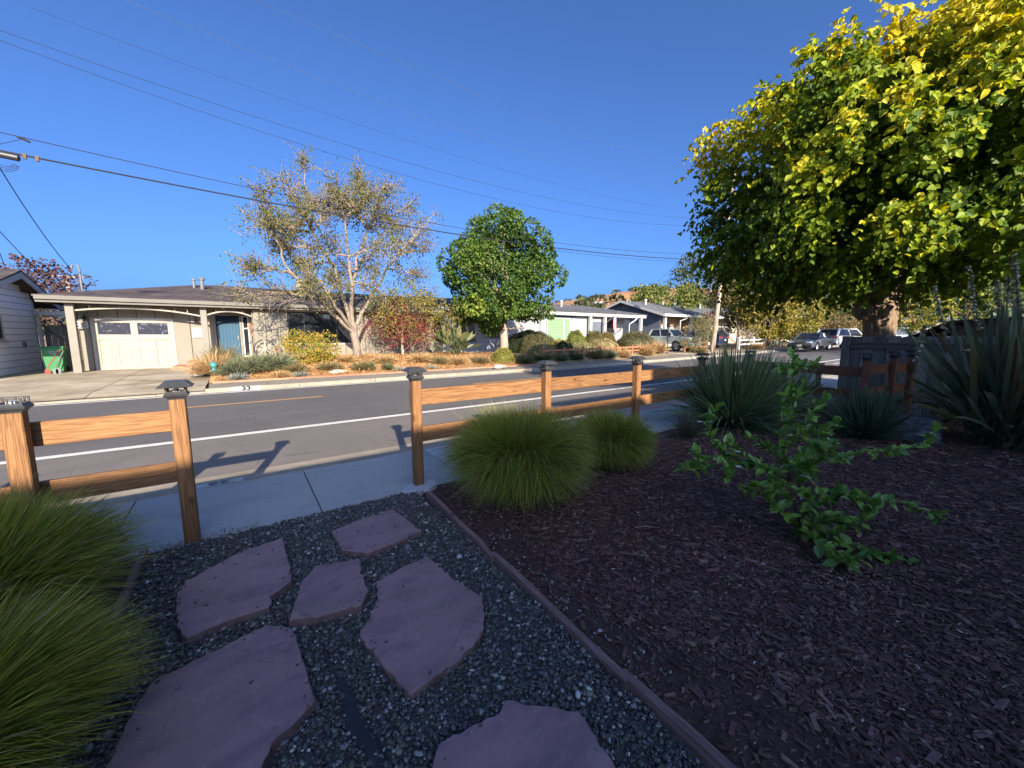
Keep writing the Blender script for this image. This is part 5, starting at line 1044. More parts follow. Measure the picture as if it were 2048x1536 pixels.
# ================================================================== vegetation helpers
def nrm(v): return v / (np.linalg.norm(v, axis=-1, keepdims=True) + 1e-9)
def rdir(n, rng): return nrm(rng.normal(size=(n, 3)))
def cloud(c, r, n, sd_, r0=.35, r1=.6, low=None):
    rng = seed(sd_); d = rdir(n, rng); P = np.array(c) + d * np.array(r) * (rng.uniform(.5, 1, n) ** .5)[:, None]
    if low is not None: P[:, 2] = np.maximum(P[:, 2], low)
    return P, rng.uniform(r0, r1, n)
def blades(g, B, D, L_, W_, droop, c0, c1, seg=4, side=None, fold=0.0):
    n = len(B); t = np.linspace(0, 1, seg + 1); L_ = np.broadcast_to(L_, (n,)); W_ = np.broadcast_to(W_, (n,)); droop = np.broadcast_to(droop, (n,))
    P = B[:, None] + D[:, None] * (L_[:, None] * t[None])[..., None]; P[..., 2] -= (droop * L_)[:, None] * (t ** 2.2)[None]
    s_ = side if side is not None else np.cross(D, [0, 0, 1.0]) + 1e-4; s_ = nrm(s_)
    wp = np.minimum(1, .55 + t * 1.6) * np.where(t > .55, np.sqrt(np.clip(1 - ((t - .55) / .45) ** 2, 0, 1)), 1); wp[-1] = .06
    off = s_[:, None] * (W_[:, None] * wp[None] * .5)[..., None]
    V = np.stack([P - off, P + off], 2)          # n, seg+1, 2, 3
    k = (seg + 1) * 2; base = np.arange(n)[:, None] * k; i = np.arange(seg)[None] * 2
    F = np.stack([base + i, base + i + 1, base + i + 3, base + i + 2], -1).reshape(-1, 4)
    c0 = np.broadcast_to(c0, (n, 3)); c1 = np.broadcast_to(c1, (n, 3)); C = c0[:, None] * (1 - t)[None, :, None] + c1[:, None] * t[None, :, None]
    C = np.repeat(C[:, :, None], 2, 2); g.add(V.reshape(-1, 3), F, 0, C.reshape(-1, 3)); return g
def leaves(g, P, T, N, size, aspect, C, shape='fold', lift=.18):
    """P base points, T tip direction, N up normal"""
    n = len(P); T = nrm(T); S_ = nrm(np.cross(T, N)); N = np.cross(S_, T); size = np.broadcast_to(size, (n,))
    if shape == 'fold': pts = [(0, 0, 0), (.5, .42, lift), (.5, -.42, lift), (1, 0, -.05)]; F = [(0, 1, 3), (0, 3, 2)]
    elif shape == 'heart': pts = [(0, 0, 0), (-.04, .26, .05), (.18, .5, .10), (.55, .42, .08), (1.0, 0, -.12), (.55, -.42, .08), (.18, -.5, .10), (-.04, -.26, .05), (.4, 0, -.02)]; F = [(0, 1, 2, 8), (8, 2, 3, 4), (0, 8, 6, 7), (8, 4, 5, 6)]
    elif shape == 'oval': pts = [(0, 0, 0), (.25, .36, .08), (.62, .40, .07), (1, 0, -.06), (.62, -.40, .07), (.25, -.36, .08), (.45, 0, -.03)]; F = [(0, 1, 2, 6), (6, 2, 3), (0, 6, 4, 5), (6, 3, 4)]
    elif shape == 'quad': pts = [(0, -.4, 0), (1, -.3, 0), (1, .3, 0), (0, .4, 0)]; F = [(0, 1, 2, 3)]
    pts = np.array(pts); m = len(pts)
    V = P[:, None] + size[:, None, None] * (pts[None, :, 0:1] * T[:, None] + aspect * pts[None, :, 1:2] * S_[:, None] + pts[None, :, 2:3] * N[:, None])
    by = {}
    for f in F: by.setdefault(len(f), []).append(f)
    b = g.n; C = np.broadcast_to(C, (n, 3)); g.add(V.reshape(-1, 3), (np.array(list(by.values())[0])[None] + np.arange(n)[:, None, None] * m).reshape(-1, len(list(by.values())[0][0])), 0, np.repeat(C, m, 0))
    for l in list(by.values())[1:]: g.F.append(((np.array(l)[None] + np.arange(n)[:, None, None] * m).reshape(-1, len(l[0])) + b, 0))
    return g
def pick(cols, wts, n, rng, jit=.18, hue=.05):
    cols = np.array(cols); wts = np.array(wts, float); idx = rng.choice(len(cols), n, p=wts / wts.sum())
    return np.clip(cols[idx] * rng.uniform(1 - jit, 1 + jit, (n, 1)) * (1 + rng.normal(0, hue, (n, 3))), .004, .9)
def clumps(g, centers, radii, per, size, cols, wts, rng, shape='fold', aspect=1.0, down=.3, hemi=None, flat=1.0, squash=1.0):
    for c, r in zip(centers, radii):
        n = max(6, int(per * (r ** 2))); d = rdir(n, rng)
        if hemi is not None: d = nrm(d + hemi(c) * .55)
        P = c + d * [1, 1, squash] * (r * rng.uniform(.55, 1.0, n) ** .6)[:, None]; T = nrm(d * .7 + rng.normal(0, .55, (n, 3)) - [0, 0, down]); N = nrm(d * flat + rng.normal(0, .5, (n, 3)) + [0, 0, .35])
        leaves(g, P, T, N, size * rng.uniform(.65, 1.3, n), aspect, pick(cols, wts, n, rng), shape)
    return g
def limb(g, p, q, r0, r1, rng, bow=.12, n=7, sides=6, col=None):
    p = np.array(p, float); q = np.array(q, float); t = np.linspace(0, 1, n)[:, None]; L_ = np.linalg.norm(q - p); side = rdir(1, rng)[0]
    P = p + (q - p) * t + side * (np.sin(t * math.pi) * bow * L_ * rng.uniform(.3, 1)) + np.array([0, 0, 1]) * np.sin(t * math.pi) * L_ * bow * .5 + rng.normal(0, .012 * L_, (n, 3)) * (np.sin(t * math.pi))
    g.tube(P, r0 + (r1 - r0) * t[:, 0] ** .8, sides, 0, col, caps=False); return P
def tuft(name, label, x, y, z, rad, height, n, cols_base, cols_tip, w_=.0055, ball=1.0, sd_=1, cat='grass', group=None, part='blades', arch=1.0):
    """arching blades that rise from a small crown and bend over to form a dome"""
    rng = seed(sd_); o = thing(name, label, cat, (x, y, z), group); g = G(); seg = 5
    ph = rng.uniform(0, 2 * math.pi, n); th = np.arccos(1 - rng.random(n) * (1 - math.cos(R(118 * ball)))); q = rng.uniform(.72, 1.06, n) * (1 + .05 * np.sin(ph * 5 + sd_) + .05 * np.sin(ph * 3 + th * 4))
    q = np.where(rng.random(n) < .04, q * rng.uniform(1.05, 1.22, n), q)
    er, ez = rad * np.sin(th) * q, height * .42 + height * .58 * np.cos(th) * q; ez = np.maximum(ez, .012 + .03 * rng.random(n)); ph2 = ph + rng.normal(0, .16, n)
    b0 = rad * .20 * np.sqrt(rng.random(n)); B = np.stack([b0 * np.cos(ph), b0 * np.sin(ph), np.zeros(n)], 1); E_ = np.stack([er * np.cos(ph2), er * np.sin(ph2), ez], 1)
    cr_ = er * (.46 + .10 * np.sin(th) ** 2) * rng.uniform(.8, 1.2, n); cz = np.minimum(height * .96, ez * .52 + height * (.06 + .46 * np.sin(th) ** 3) * arch) * rng.uniform(.85, 1.12, n); Cp = np.stack([cr_ * np.cos(ph), cr_ * np.sin(ph), cz], 1)
    t = np.linspace(0, 1, seg + 1)[None, :, None]; P = (1 - t) ** 2 * B[:, None] + 2 * t * (1 - t) * Cp[:, None] + t * t * E_[:, None] + np.array([x, y, z])
    P += rng.normal(0, .010 * rad, (n, 1, 3)) * np.sin(t * math.pi)
    d = nrm(E_ - B); s_ = nrm(np.cross(d, rdir(n, rng))); tt = t[0, :, 0]; wp = np.minimum(1, .6 + tt) * np.clip(1 - ((tt - .5) / .5), 0, 1) ** .6 * (tt > .5) + np.minimum(1, .6 + tt) * (tt <= .5); wp[-1] = .08
    off = s_[:, None] * (w_ * rng.uniform(.7, 1.3, n)[:, None] * wp[None] * .5)[..., None]; V = np.stack([P - off, P + off], 2); V[..., 2] = np.maximum(V[..., 2], z + .004)
    k = (seg + 1) * 2; base = np.arange(n)[:, None] * k; i = np.arange(seg)[None] * 2; F = np.stack([base + i, base + i + 1, base + i + 3, base + i + 2], -1).reshape(-1, 4)
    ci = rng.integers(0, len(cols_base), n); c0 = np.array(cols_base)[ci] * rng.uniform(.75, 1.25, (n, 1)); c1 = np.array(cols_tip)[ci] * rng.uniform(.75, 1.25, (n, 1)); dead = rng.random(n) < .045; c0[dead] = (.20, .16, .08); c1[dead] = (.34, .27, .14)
    C = c0[:, None] * (1 - t) + c1[:, None] * t; g.add(V.reshape(-1, 3), F, 0, np.repeat(C[:, :, None], 2, 2).reshape(-1, 3)); b_ = g.build(part, MT['blade'], o, color=True); b_["kind"] = 'stuff'; return o
def spray(name, label, x, y, z, rad, height, n, cols_base, cols_tip, w_=.02, ball=.9, sd_=1, cat='grass', group=None):
    """looser clump of straight-ish stems leaning outwards"""
    rng = seed(sd_); o = thing(name, label, cat, (x, y, z), group); g = G()
    ph = rng.uniform(0, 2 * math.pi, n); th = np.arccos(1 - rng.random(n) * (1 - math.cos(R(96 * ball)))); b0 = rad * .45 * np.sqrt(rng.random(n)); B = np.stack([x + b0 * np.cos(ph), y + b0 * np.sin(ph), np.full(n, z)], 1)
    D = nrm(np.stack([np.sin(th) * np.cos(ph), np.sin(th) * np.sin(ph), np.maximum(np.cos(th), .10)], 1) + rng.normal(0, .2, (n, 3)) + [0, 0, .15]); L_ = (height * np.cos(np.minimum(th, 1.5)) ** 2 + rad * .8 * np.sin(th) ** 2) * rng.uniform(.6, 1.2, n)
    k = rng.integers(0, len(cols_base), n); blades(g, B, D, L_, w_ * rng.uniform(.6, 1.3, n), .05 + .3 * np.sin(th) ** 1.5 * rng.uniform(.5, 1.5, n), np.array(cols_base)[k] * rng.uniform(.7, 1.3, (n, 1)), np.array(cols_tip)[k] * rng.uniform(.7, 1.3, (n, 1)), 4, nrm(np.cross(D, rdir(n, rng))))
    g.V[0][:, 2] = np.maximum(g.V[0][:, 2], z + .004); g.build('blades', MT['blade'], o, color=True)["kind"] = 'stuff'; return o
GB = [(.022, .042, .008), (.032, .056, .010), (.040, .066, .012), (.09, .075, .028)]; GT = [(.14, .20, .022), (.21, .26, .026), (.28, .30, .03), (.36, .31, .09)]  # roots darkened as inner shade, tips brightened as skylight, in the blade colours
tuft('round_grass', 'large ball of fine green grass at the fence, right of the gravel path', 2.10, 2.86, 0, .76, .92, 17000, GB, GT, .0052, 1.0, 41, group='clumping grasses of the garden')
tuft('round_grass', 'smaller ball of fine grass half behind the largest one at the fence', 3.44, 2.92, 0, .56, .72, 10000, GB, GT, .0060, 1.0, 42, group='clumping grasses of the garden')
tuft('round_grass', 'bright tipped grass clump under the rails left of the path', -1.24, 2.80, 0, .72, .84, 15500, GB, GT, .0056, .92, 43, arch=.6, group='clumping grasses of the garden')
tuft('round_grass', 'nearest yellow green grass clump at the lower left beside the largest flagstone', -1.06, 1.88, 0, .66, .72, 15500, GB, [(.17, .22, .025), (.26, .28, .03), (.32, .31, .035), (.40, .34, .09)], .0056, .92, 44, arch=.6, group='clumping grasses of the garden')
SB = [(.04, .075, .035), (.05, .09, .040), (.06, .10, .045)]; ST = [(.11, .17, .08), (.15, .20, .09), (.20, .23, .10)]
def strap(name, label, x, y, z, L_, n, w_, sd_, spread=1.0, cb=SB, ct=ST, cat='plant'):
    rng = seed(sd_); o = thing(name, label, cat, (x, y, z)); g = G()
    ph = rng.uniform(0, 2 * math.pi, n); th = np.abs(rng.normal(0, .52 * spread, n)); b0 = .16 * L_ * np.sqrt(rng.random(n)); B = np.stack([x + b0 * np.cos(ph), y + b0 * np.sin(ph), np.full(n, z)], 1)
    D = nrm(np.stack([np.sin(th) * np.cos(ph), np.sin(th) * np.sin(ph), np.cos(th)], 1)); LL = L_ * rng.uniform(.55, 1.08, n)
    k = rng.integers(0, len(cb), n); blades(g, B, D, LL, w_ * rng.uniform(.7, 1.3, n), .06 + .55 * np.sin(th) ** 2 * rng.uniform(.4, 1.6, n), np.array(cb)[k] * rng.uniform(.7, 1.2, (n, 1)), np.array(ct)[k] * rng.uniform(.7, 1.3, (n, 1)), 7, nrm(np.cross(D, rdir(n, rng))))
    g.V[0][:, 2] = np.maximum(g.V[0][:, 2], z + .004); g.build('blades', MT['blade'], o, color=True)["kind"] = 'stuff'; return o
strap('strap_leaf_plant', 'tall fountain of dark green strap leaves in front of the fence, centre right', 6.55, 3.02, .02, 1.50, 1250, .016, 45, 1.5)
strap('strap_leaf_plant', 'blue green strap leaf clump before the corner of the fence', *aD(1735, 850, 5.6)[:2], .02, .85, 900, .012, 46, .85, [(.035, .065, .04), (.045, .08, .05)], [(.08, .125, .07), (.11, .15, .085)])
strap('strap_leaf_plant', 'second dark strap leaf clump behind the lemon sapling along the fence', 7.55, 2.85, .02, 1.25, 620, .018, 146, .95)
strap('dry_tuft', 'small sparse olive tuft beside the tall strap leaves', 5.35, 3.1, .01, .50, 170, .007, 47, 1.3, [(.05, .05, .03)], [(.11, .10, .06)], 'grass')
# sword leaved flax at the right edge, each leaf a part
fx = thing('flax_plant', 'large sword leaved flax with bronze green leaves at the right edge of the bed', 'plant', tuple(gp(2025, 905)))
rng = seed(48); base = gp(2005, 900); NLF = 185
for k in range(NLF):
    ph = rng.uniform(0, 2 * math.pi) if k > 40 else rng.uniform(2.0, 4.2); th = abs(rng.normal(.2, .42)); th = min(th, 1.35); g = G()
    D = np.array([[math.sin(th) * math.cos(ph), math.sin(th) * math.sin(ph), math.cos(th)]]); B = base[None] + np.array([[rng.normal(0, .13), rng.normal(0, .13), 0]])
    t_ = rng.random(); c0 = np.array([.045, .055, .032]) * rng.uniform(.8, 1.3); c1 = np.array([.11, .135, .075]) if t_ < .7 else (np.array([.13, .075, .035]) if t_ < .9 else np.array([.18, .17, .06]))
    L_ = rng.uniform(1.2, 2.3) * (1.0 if th < .6 else .85)
    blades(g, B, D, L_, rng.uniform(.045, .075), .05 + .35 * math.sin(th) ** 2 * rng.uniform(.3, 1.4), c0, c1 * rng.uniform(.7, 1.3), 8, nrm(np.cross(D, rdir(1, rng))))
    V = g.V[0]; V[:, 2] = np.maximum(V[:, 2], .01); V[1::2] += nrm(np.cross(D, rdir(1, rng)))[0] * .004
    g.build('leaf', MT['blade'], fx, color=True)
fs_ = [((1815, 790), (1840, 690), (1850, 650), 5.2), ((1925, 760), (1880, 640), (1868, 570), 5.0), ((1990, 760), (1945, 620), (1938, 530), 4.9), ((2005, 740), (1998, 620), (1995, 560), 5.1), ((2040, 700), (2035, 600), (2030, 500), 4.8), ((1965, 720), (1945, 700), (1925, 700), 5.0), ((2010, 700), (2015, 560), (2022, 515), 5.3)]
for k, (a_, b_, c_, dep) in enumerate(fs_):
    sp = thing('flower_spike', ['short drooping spike of dry pale bells before the boulder', 'tall pale seed spike leftmost over the canopy', 'tallest pale seed spike against the yellow tree', 'dry flower spike just right of the tallest one', 'dark dry flower spike at the right picture edge', 'low leaning dry flower spike over the flax leaves', 'far dry flower spike behind the flax leaves'][k], 'flower', tuple(aD(*a_, dep)))
    A, Bm, Ct = aD(*a_, dep), aD(*b_, dep + .1), aD(*c_, dep + .1); t = np.linspace(0, 1, 12)[:, None]; P = (1 - t) ** 2 * A + 2 * t * (1 - t) * Bm + t * t * Ct
    g = G(); g.tube(P, np.linspace(.009, .004, 12), 5, 0, (.06, .07, .035)); g.build('stem', MT['leaf'], sp, color=True)
    n = 150; tt = rng.uniform(.38, 1, n); Q = np.stack([np.interp(tt, t[:, 0], P[:, i]) for i in range(3)], 1); d = rdir(n, rng); d[:, 2] = -np.abs(d[:, 2]) * .6
    g = G(); leaves(g, Q, d, rdir(n, rng), rng.uniform(.026, .05, n), .9, pick([(.52, .47, .36), (.22, .19, .10), (.12, .15, .05)], [2, 2, 1], n, rng), 'oval'); g.build('bells', MT['petal'], sp, color=True)["kind"] = 'stuff'
# broad yellowing leaves behind the boulder
yl = thing('broad_leaf_plant', 'yellowing broad leaved plant between the boulder and the flax', 'plant', tuple(gp(1870, 850)))
b = aD(1880, 850, 6.1); b[2] = .03; rng = seed(49)
for k in range(34):
    ph = rng.uniform(0, 2 * math.pi); rr = rng.uniform(.1, .55); g = G(); p = b + [rr * math.cos(ph) * .9, rr * math.sin(ph) * 1.1, rng.uniform(.08, .75)]
    c = pick([(.20, .17, .03), (.12, .14, .03), (.24, .14, .06), (.06, .10, .025)], [3, 3, 1, 3], 1, rng); leaves(g, p[None], np.array([[math.cos(ph), math.sin(ph), -.35]]), np.array([[.2 * math.cos(ph), .2 * math.sin(ph), 1]]), rng.uniform(.16, .30), .8, c, 'oval'); g.build('leaf', MT['leaf'], yl, color=True)
g = G()
for k in range(12): g.tube([b + [0, 0, -.02], b + [rng.normal(0, .2), rng.normal(0, .2), .3], b + [rng.normal(0, .4), rng.normal(0, .4), .6]], [.012, .009, .005], 5, caps=False)
g.build('stems', MT['bark_dark'], yl)
# lemon sapling
LM = thing('lemon_sapling', 'young lemon sapling with bright green leaves sprawling over the dark bark', 'sapling', tuple(gp(1600, 1085)))
LCOLS = [(.065, .15, .025), (.11, .24, .035), (.17, .33, .05), (.27, .43, .08)]
MT['lemonleaf'] = Foliage('lemon_leaf', .32, .32, .5, LCOLS)
LMESH = []
for k in range(4):
    g = G(); leaves(g, np.zeros((1, 3)), np.array([[1.0, 0, 0]]), np.array([[0, 0, 1.0]]), 1.0, .58 + .06 * k, (.1, .2, .03), 'oval', ); V = g.V[0]; V[:, 2] -= .12 * (V[:, 0] ** 2) * (k - 1); LMESH.append(g.mesh('leaf', MT['lemonleaf']))
D0 = 2.95
BR = [([(1600, 1090, 2.95), (1590, 1020, 2.95), (1575, 940, 2.98), (1565, 860, 3.0), (1572, 800, 3.05), (1592, 735, 3.1)], .016, .85, 1.0),
 ([(1575, 960, 2.97), (1520, 930, 2.9), (1450, 905, 2.85), (1405, 925, 2.8), (1365, 940, 2.75)], .009, 1.0, .9), ([(1450, 908, 2.85), (1425, 880, 2.85), (1412, 850, 2.9)], .006, 1, .8), ([(1500, 925, 2.88), (1470, 895, 2.9), (1462, 880, 2.9)], .005, 1, .8), ([(1480, 930, 2.85), (1460, 945, 2.75), (1455, 935, 2.7)], .005, 1, .8),
 ([(1590, 1010, 2.95), (1660, 985, 2.85), (1740, 1000, 2.8), (1800, 1005, 2.75), (1868, 1028, 2.7)], .009, 1, .9), ([(1600, 1080, 2.9), (1660, 1080, 2.75), (1730, 1100, 2.65), (1780, 1125, 2.6), (1825, 1133, 2.55)], .008, 1, .95),
 ([(1570, 900, 3.0), (1600, 870, 2.95), (1625, 830, 2.95), (1650, 800, 2.95)], .007, 1, 1.0), ([(1580, 960, 2.95), (1640, 920, 2.85), (1660, 900, 2.8)], .006, 1, 1.1), ([(1575, 930, 2.98), (1540, 900, 3.05), (1500, 875, 3.1)], .006, 1, .9),
 ([(1590, 1000, 2.9), (1550, 985, 2.75), (1510, 970, 2.7)], .006, 1, .9), ([(1600, 1050, 2.9), (1660, 1040, 2.7), (1720, 1050, 2.6)], .006, 1, .9), ([(1595, 1060, 2.9), (1620, 1070, 2.7), (1650, 1100, 2.6), (1720, 1120, 2.5)], .006, 1, .9),
 ([(1580, 950, 3.0), (1600, 920, 3.1), (1640, 880, 3.25), (1660, 860, 3.3)], .006, 1, .9), ([(1590, 980, 3.0), (1620, 950, 2.9), (1600, 930, 2.8)], .006, 1, 1.1), ([(1568, 860, 3.0), (1590, 800, 3.0), (1605, 765, 3.0)], .005, 1, .8),
 ([(1592, 1040, 2.95), (1630, 1015, 2.85), (1680, 985, 2.8)], .006, 1, .95), ([(1595, 1060, 2.95), (1570, 1030, 2.85), (1540, 1000, 2.75)], .006, 1, .9), ([(1596, 1070, 2.92), (1625, 1050, 2.75), (1655, 1030, 2.65)], .006, 1, .95), ([(1580, 980, 2.97), (1545, 955, 2.85), (1515, 925, 2.8)], .006, 1, .95), ([(1640, 930, 3.2), (1710, 907, 3.5), (1780, 903, 3.6), (1850, 892, 3.7)], .006, 1, .8)]
rng = seed(50); gs = G(); nl = 0
for P_, r_, dn_, ls_ in list(BR):
    for q_ in range(3 if r_ > .006 else 1):
        a_ = P_[rng.integers(max(1, len(P_) // 3), len(P_))]; dx_, dy_ = rng.uniform(-60, 60), rng.uniform(-45, 30); dd_ = rng.uniform(-.12, .12); BR.append(([a_, (a_[0] + dx_ * .5, a_[1] + dy_ * .6, a_[2] + dd_ * .5), (a_[0] + dx_, a_[1] + dy_, a_[2] + dd_)], .004, .8, .95))
for P, r0, dens, lsz in BR:
    Q = np.array([aD(*p) for p in P]); Q[:, 2] = np.maximum(Q[:, 2], .05); L_ = np.concatenate([[0], np.cumsum(np.linalg.norm(np.diff(Q, axis=0), axis=1))]); tt = np.linspace(0, L_[-1], 14); S_ = np.stack([np.interp(tt, L_, Q[:, i]) for i in range(3)], 1)
    gs.tube(S_, np.linspace(r0, r0 * .35, 14), 6, caps=False)
    step = (.0125 if r0 > .0045 else .0095) / dens; s0 = .30 * L_[-1] if r0 > .01 else .08 * L_[-1]
    for s_ in np.arange(s0, L_[-1], step):
        p = np.array([np.interp(s_, L_, Q[:, i]) for i in range(3)]); ax = nrm((np.array([np.interp(min(s_ + .05, L_[-1]), L_, Q[:, i]) for i in range(3)]) - p)[None] + 1e-5)[0]
        d = nrm((ax * rng.uniform(.3, 1.0) + rng.normal(0, .6, 3) + [0, 0, .25])[None])[0]; up = nrm((rng.normal(0, .35, 3) + [0, 0, 1])[None])[0]; sd_ = np.cross(up, d); sd_ /= np.linalg.norm(sd_); up = np.cross(d, sd_)
        q = Matrix(np.stack([d, sd_, up], 1).tolist()).to_quaternion(); o = inst('leaf', LMESH[rng.integers(4)], LM, Vector(p) - LOC[LM.name], q, float(rng.uniform(.055, .112) * lsz)); nl += 1
gs.build('stems', MT['bark_dark'], LM)
for k, (px, py, dp) in enumerate(((1400, 845, 2.9), (1476, 905, 2.85), (1477, 935, 2.75))):
    p = aD(px, py, dp); g = G()
    for q in range(5): t = q * 1.257; leaves(g, p[None], np.array([[math.cos(t), math.sin(t), .4]]), np.array([[0, 0, 1.0]]), .028, .8, (.6, .6, .56), 'oval')
    g.build('blossom', MT['petal'], LM, color=True)
# dry weeds at the foot of the left post
rng = seed(52); o = thing('weeds', 'short green and straw weeds at the foot of the left gate post', 'weeds', (-.55, 3.58, 0)); n = 260; g = G()
B = np.stack([rng.uniform(-.95, .0, n), 3.60 + rng.normal(0, .04, n), np.zeros(n)], 1); D = nrm(np.stack([rng.normal(0, .8, n), rng.normal(0, .8, n), rng.uniform(.3, 1, n)], 1)); blades(g, B, D, rng.uniform(.03, .09, n), .003, .3, (.05, .06, .025), pick([(.12, .13, .04), (.22, .18, .10)], [1, 1], n, rng), 3); g.build('blades', MT['blade'], o, color=True)["kind"] = 'stuff'
# ================================================================== the big yellow tree next door
TB = aD(1757, 676, 8.4); tx, ty = TB[0], TB[1]; rng = seed(60)
YT = thing('yellow_tree', 'large autumn tree with yellow and green heart leaves and a furrowed trunk', 'tree', (tx, ty, 0))
g = G(); zs = np.linspace(0, 3.0, 26); cx = tx + np.interp(zs, [0, 1.5, 2.0, 2.4, 3], [.06, .0, -.09, -.05, .1]); cy = ty + 0 * zs; rr = np.interp(zs, [0, .4, 1, 1.6, 2.1, 2.5, 3], [.42, .33, .275, .26, .28, .29, .2]); n = 72; V = []
for k in range(26):
    for q in range(n):
        t = 2 * math.pi * q / n; fur = abs(math.sin(6.5 * t + 1.1 * math.sin(zs[k] * 3.1) + .5 * math.sin(zs[k] * 7))) ** .7; r_ = rr[k] * (.93 + .10 * fur + .02 * math.sin(17 * t + zs[k] * 9)); V.append((cx[k] + r_ * math.cos(t), cy[k] + r_ * math.sin(t), zs[k]))
g.add(V, [(i * n + j, i * n + (j + 1) % n, (i + 1) * n + (j + 1) % n, (i + 1) * n + j) for i in range(25) for j in range(n)]); trunk_o = g.build('trunk', MT['bark'], YT, smooth=True)
g = G(); q = aD(1726, 622, 8.25); Vi, Fi = ico(4); g.add(Vi * [.13, .15, .20] * (1 + .14 * np.sin(Vi[:, :1] * 6) * np.sin(Vi[:, 1:2] * 5) + .06 * np.sin(Vi[:, 2:3] * 14)) + q, Fi); g.build('burl', MT['bark'], trunk_o, smooth=True)
CC = np.array([tx + .1, ty - .1, 4.75]); RX, RZ, PN = 3.6, 2.35, 2.6
fork = np.array([tx, ty, 2.75]); gl = G()
def crown_r(d): return ((np.hypot(d[..., 0], d[..., 1]) / RX) ** PN + (np.abs(d[..., 2]) / RZ) ** PN) ** (-1 / PN)
for k in range(11):
    t = 2 * math.pi * k / 11 + .3; el = rng.uniform(.05, 1.0); d0 = np.array([math.cos(t) * math.cos(el), math.sin(t) * math.cos(el), math.sin(el)]); e_ = CC + d0 * crown_r(d0) * .72; P = limb(gl, fork + [rng.normal(0, .06), rng.normal(0, .06), rng.uniform(-.3, .1)], e_, .10, .018, rng, .10, 9, 7)
    for s_ in range(4):
        p = P[rng.integers(3, 8)]; limb(gl, p, p + rdir(1, rng)[0] * [1.2, 1.2, .8] + nrm((p - CC)[None])[0] * .4, .025, .006, rng, .1, 6, 5)
gl.build('branches', MT['bark'], YT, smooth=True)
# drooping leafy shoots spread through the crown's shell
ns = 10500; d = rdir(ns, rng); nb = 120; bd = rdir(nb, rng); nb_ = np.argmax(d @ bd.T, 1); by_ = rng.normal(0, .16, nb); d = nrm(d + .33 * (bd[nb_] - d)); brad = rng.uniform(.90, 1.07, nb)
lump = 1 + .07 * np.sin(d[:, 0] * 5 + 1) * np.sin(d[:, 1] * 4 + 2) + .06 * np.sin(d[:, 2] * 7 + d[:, 0] * 3) + .04 * np.sin(d[:, 0] * 13) * np.sin(d[:, 1] * 11)
rad = rng.uniform(.45, 1.0, ns) ** .40; C0 = CC + d * (crown_r(d) * rad * lump * brad[nb_])[:, None]
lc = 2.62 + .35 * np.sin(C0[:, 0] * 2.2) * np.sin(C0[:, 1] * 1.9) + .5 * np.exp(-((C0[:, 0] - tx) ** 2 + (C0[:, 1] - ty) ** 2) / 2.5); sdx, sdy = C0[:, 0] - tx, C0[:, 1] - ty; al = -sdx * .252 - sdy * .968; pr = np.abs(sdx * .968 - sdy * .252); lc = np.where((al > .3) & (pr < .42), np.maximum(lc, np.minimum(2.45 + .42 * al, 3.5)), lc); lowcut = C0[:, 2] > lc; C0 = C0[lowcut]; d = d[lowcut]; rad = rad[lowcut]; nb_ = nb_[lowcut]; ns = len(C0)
LP, LT, LN, LC, LS, LR = [], [], [], [], [], []
for k in range(ns):
    m = rng.integers(7, 12); ax = nrm((d[k] * .7 + rng.normal(0, .35, 3) - [0, 0, .30])[None])[0]; L_ = rng.uniform(.30, .75); t = np.sort(rng.uniform(0, 1, m)); P = C0[k] + ax * (t * L_)[:, None] + np.array([0, 0, -.30]) * (t ** 2 * L_)[:, None]
    sd_ = rdir(m, rng); T = nrm(ax * .35 + sd_ * .75 - [0, 0, .65]); N = nrm(sd_ * .3 + d[k] * .7 + rng.normal(0, .35, (m, 3)) + [0, 0, .3])
    LP.append(P); LT.append(T); LN.append(N); LS.append(rng.uniform(.060, .118, m)); LR.append(np.full(m, rad[k]))
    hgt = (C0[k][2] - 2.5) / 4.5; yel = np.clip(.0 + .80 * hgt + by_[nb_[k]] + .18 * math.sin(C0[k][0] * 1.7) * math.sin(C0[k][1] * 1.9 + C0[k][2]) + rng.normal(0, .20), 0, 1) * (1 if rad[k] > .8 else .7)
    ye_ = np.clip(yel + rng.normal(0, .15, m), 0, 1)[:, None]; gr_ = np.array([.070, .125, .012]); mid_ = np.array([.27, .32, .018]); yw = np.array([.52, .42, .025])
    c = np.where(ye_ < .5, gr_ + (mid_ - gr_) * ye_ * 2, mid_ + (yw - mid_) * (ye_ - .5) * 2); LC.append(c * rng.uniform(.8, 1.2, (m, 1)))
for k in range(2600):   # inner boughs
    d_ = rdir(1, rng)[0]; c_ = CC + d_ * crown_r(d_) * rng.uniform(.25, .74); m = 10
    if c_[2] < 2.75 or (abs((c_[0] - tx) * .968 - (c_[1] - ty) * .252) < .42 and c_[2] < 3.5): continue
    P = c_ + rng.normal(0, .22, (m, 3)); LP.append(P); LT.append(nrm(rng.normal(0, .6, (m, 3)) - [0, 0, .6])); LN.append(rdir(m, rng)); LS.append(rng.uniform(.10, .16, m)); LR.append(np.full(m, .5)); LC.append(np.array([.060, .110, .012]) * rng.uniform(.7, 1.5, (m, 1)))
LP, LT, LN, LC, LS, LR = map(np.concatenate, (LP, LT, LN, LC, LS, LR))
qv = LP - _o; zc = qv @ _f; ux = 1024 + FPX * (qv @ _r) / zc; uy = 768 - FPX * (qv @ _u) / zc
vis = (zc > 2) & (ux > 1380) & (ux < 2044) & (uy > 4) & (uy < 640); outward = ((LP - CC) * -nrm(qv)).sum(1)
score = np.where(vis & (outward > 0) & (LR > .85), LS / zc * 10 + outward * .05, -1); top = np.argsort(-score)[:2600]; sel = rng.choice(top, 300, replace=False); msk = np.ones(len(LP), bool); msk[sel] = False
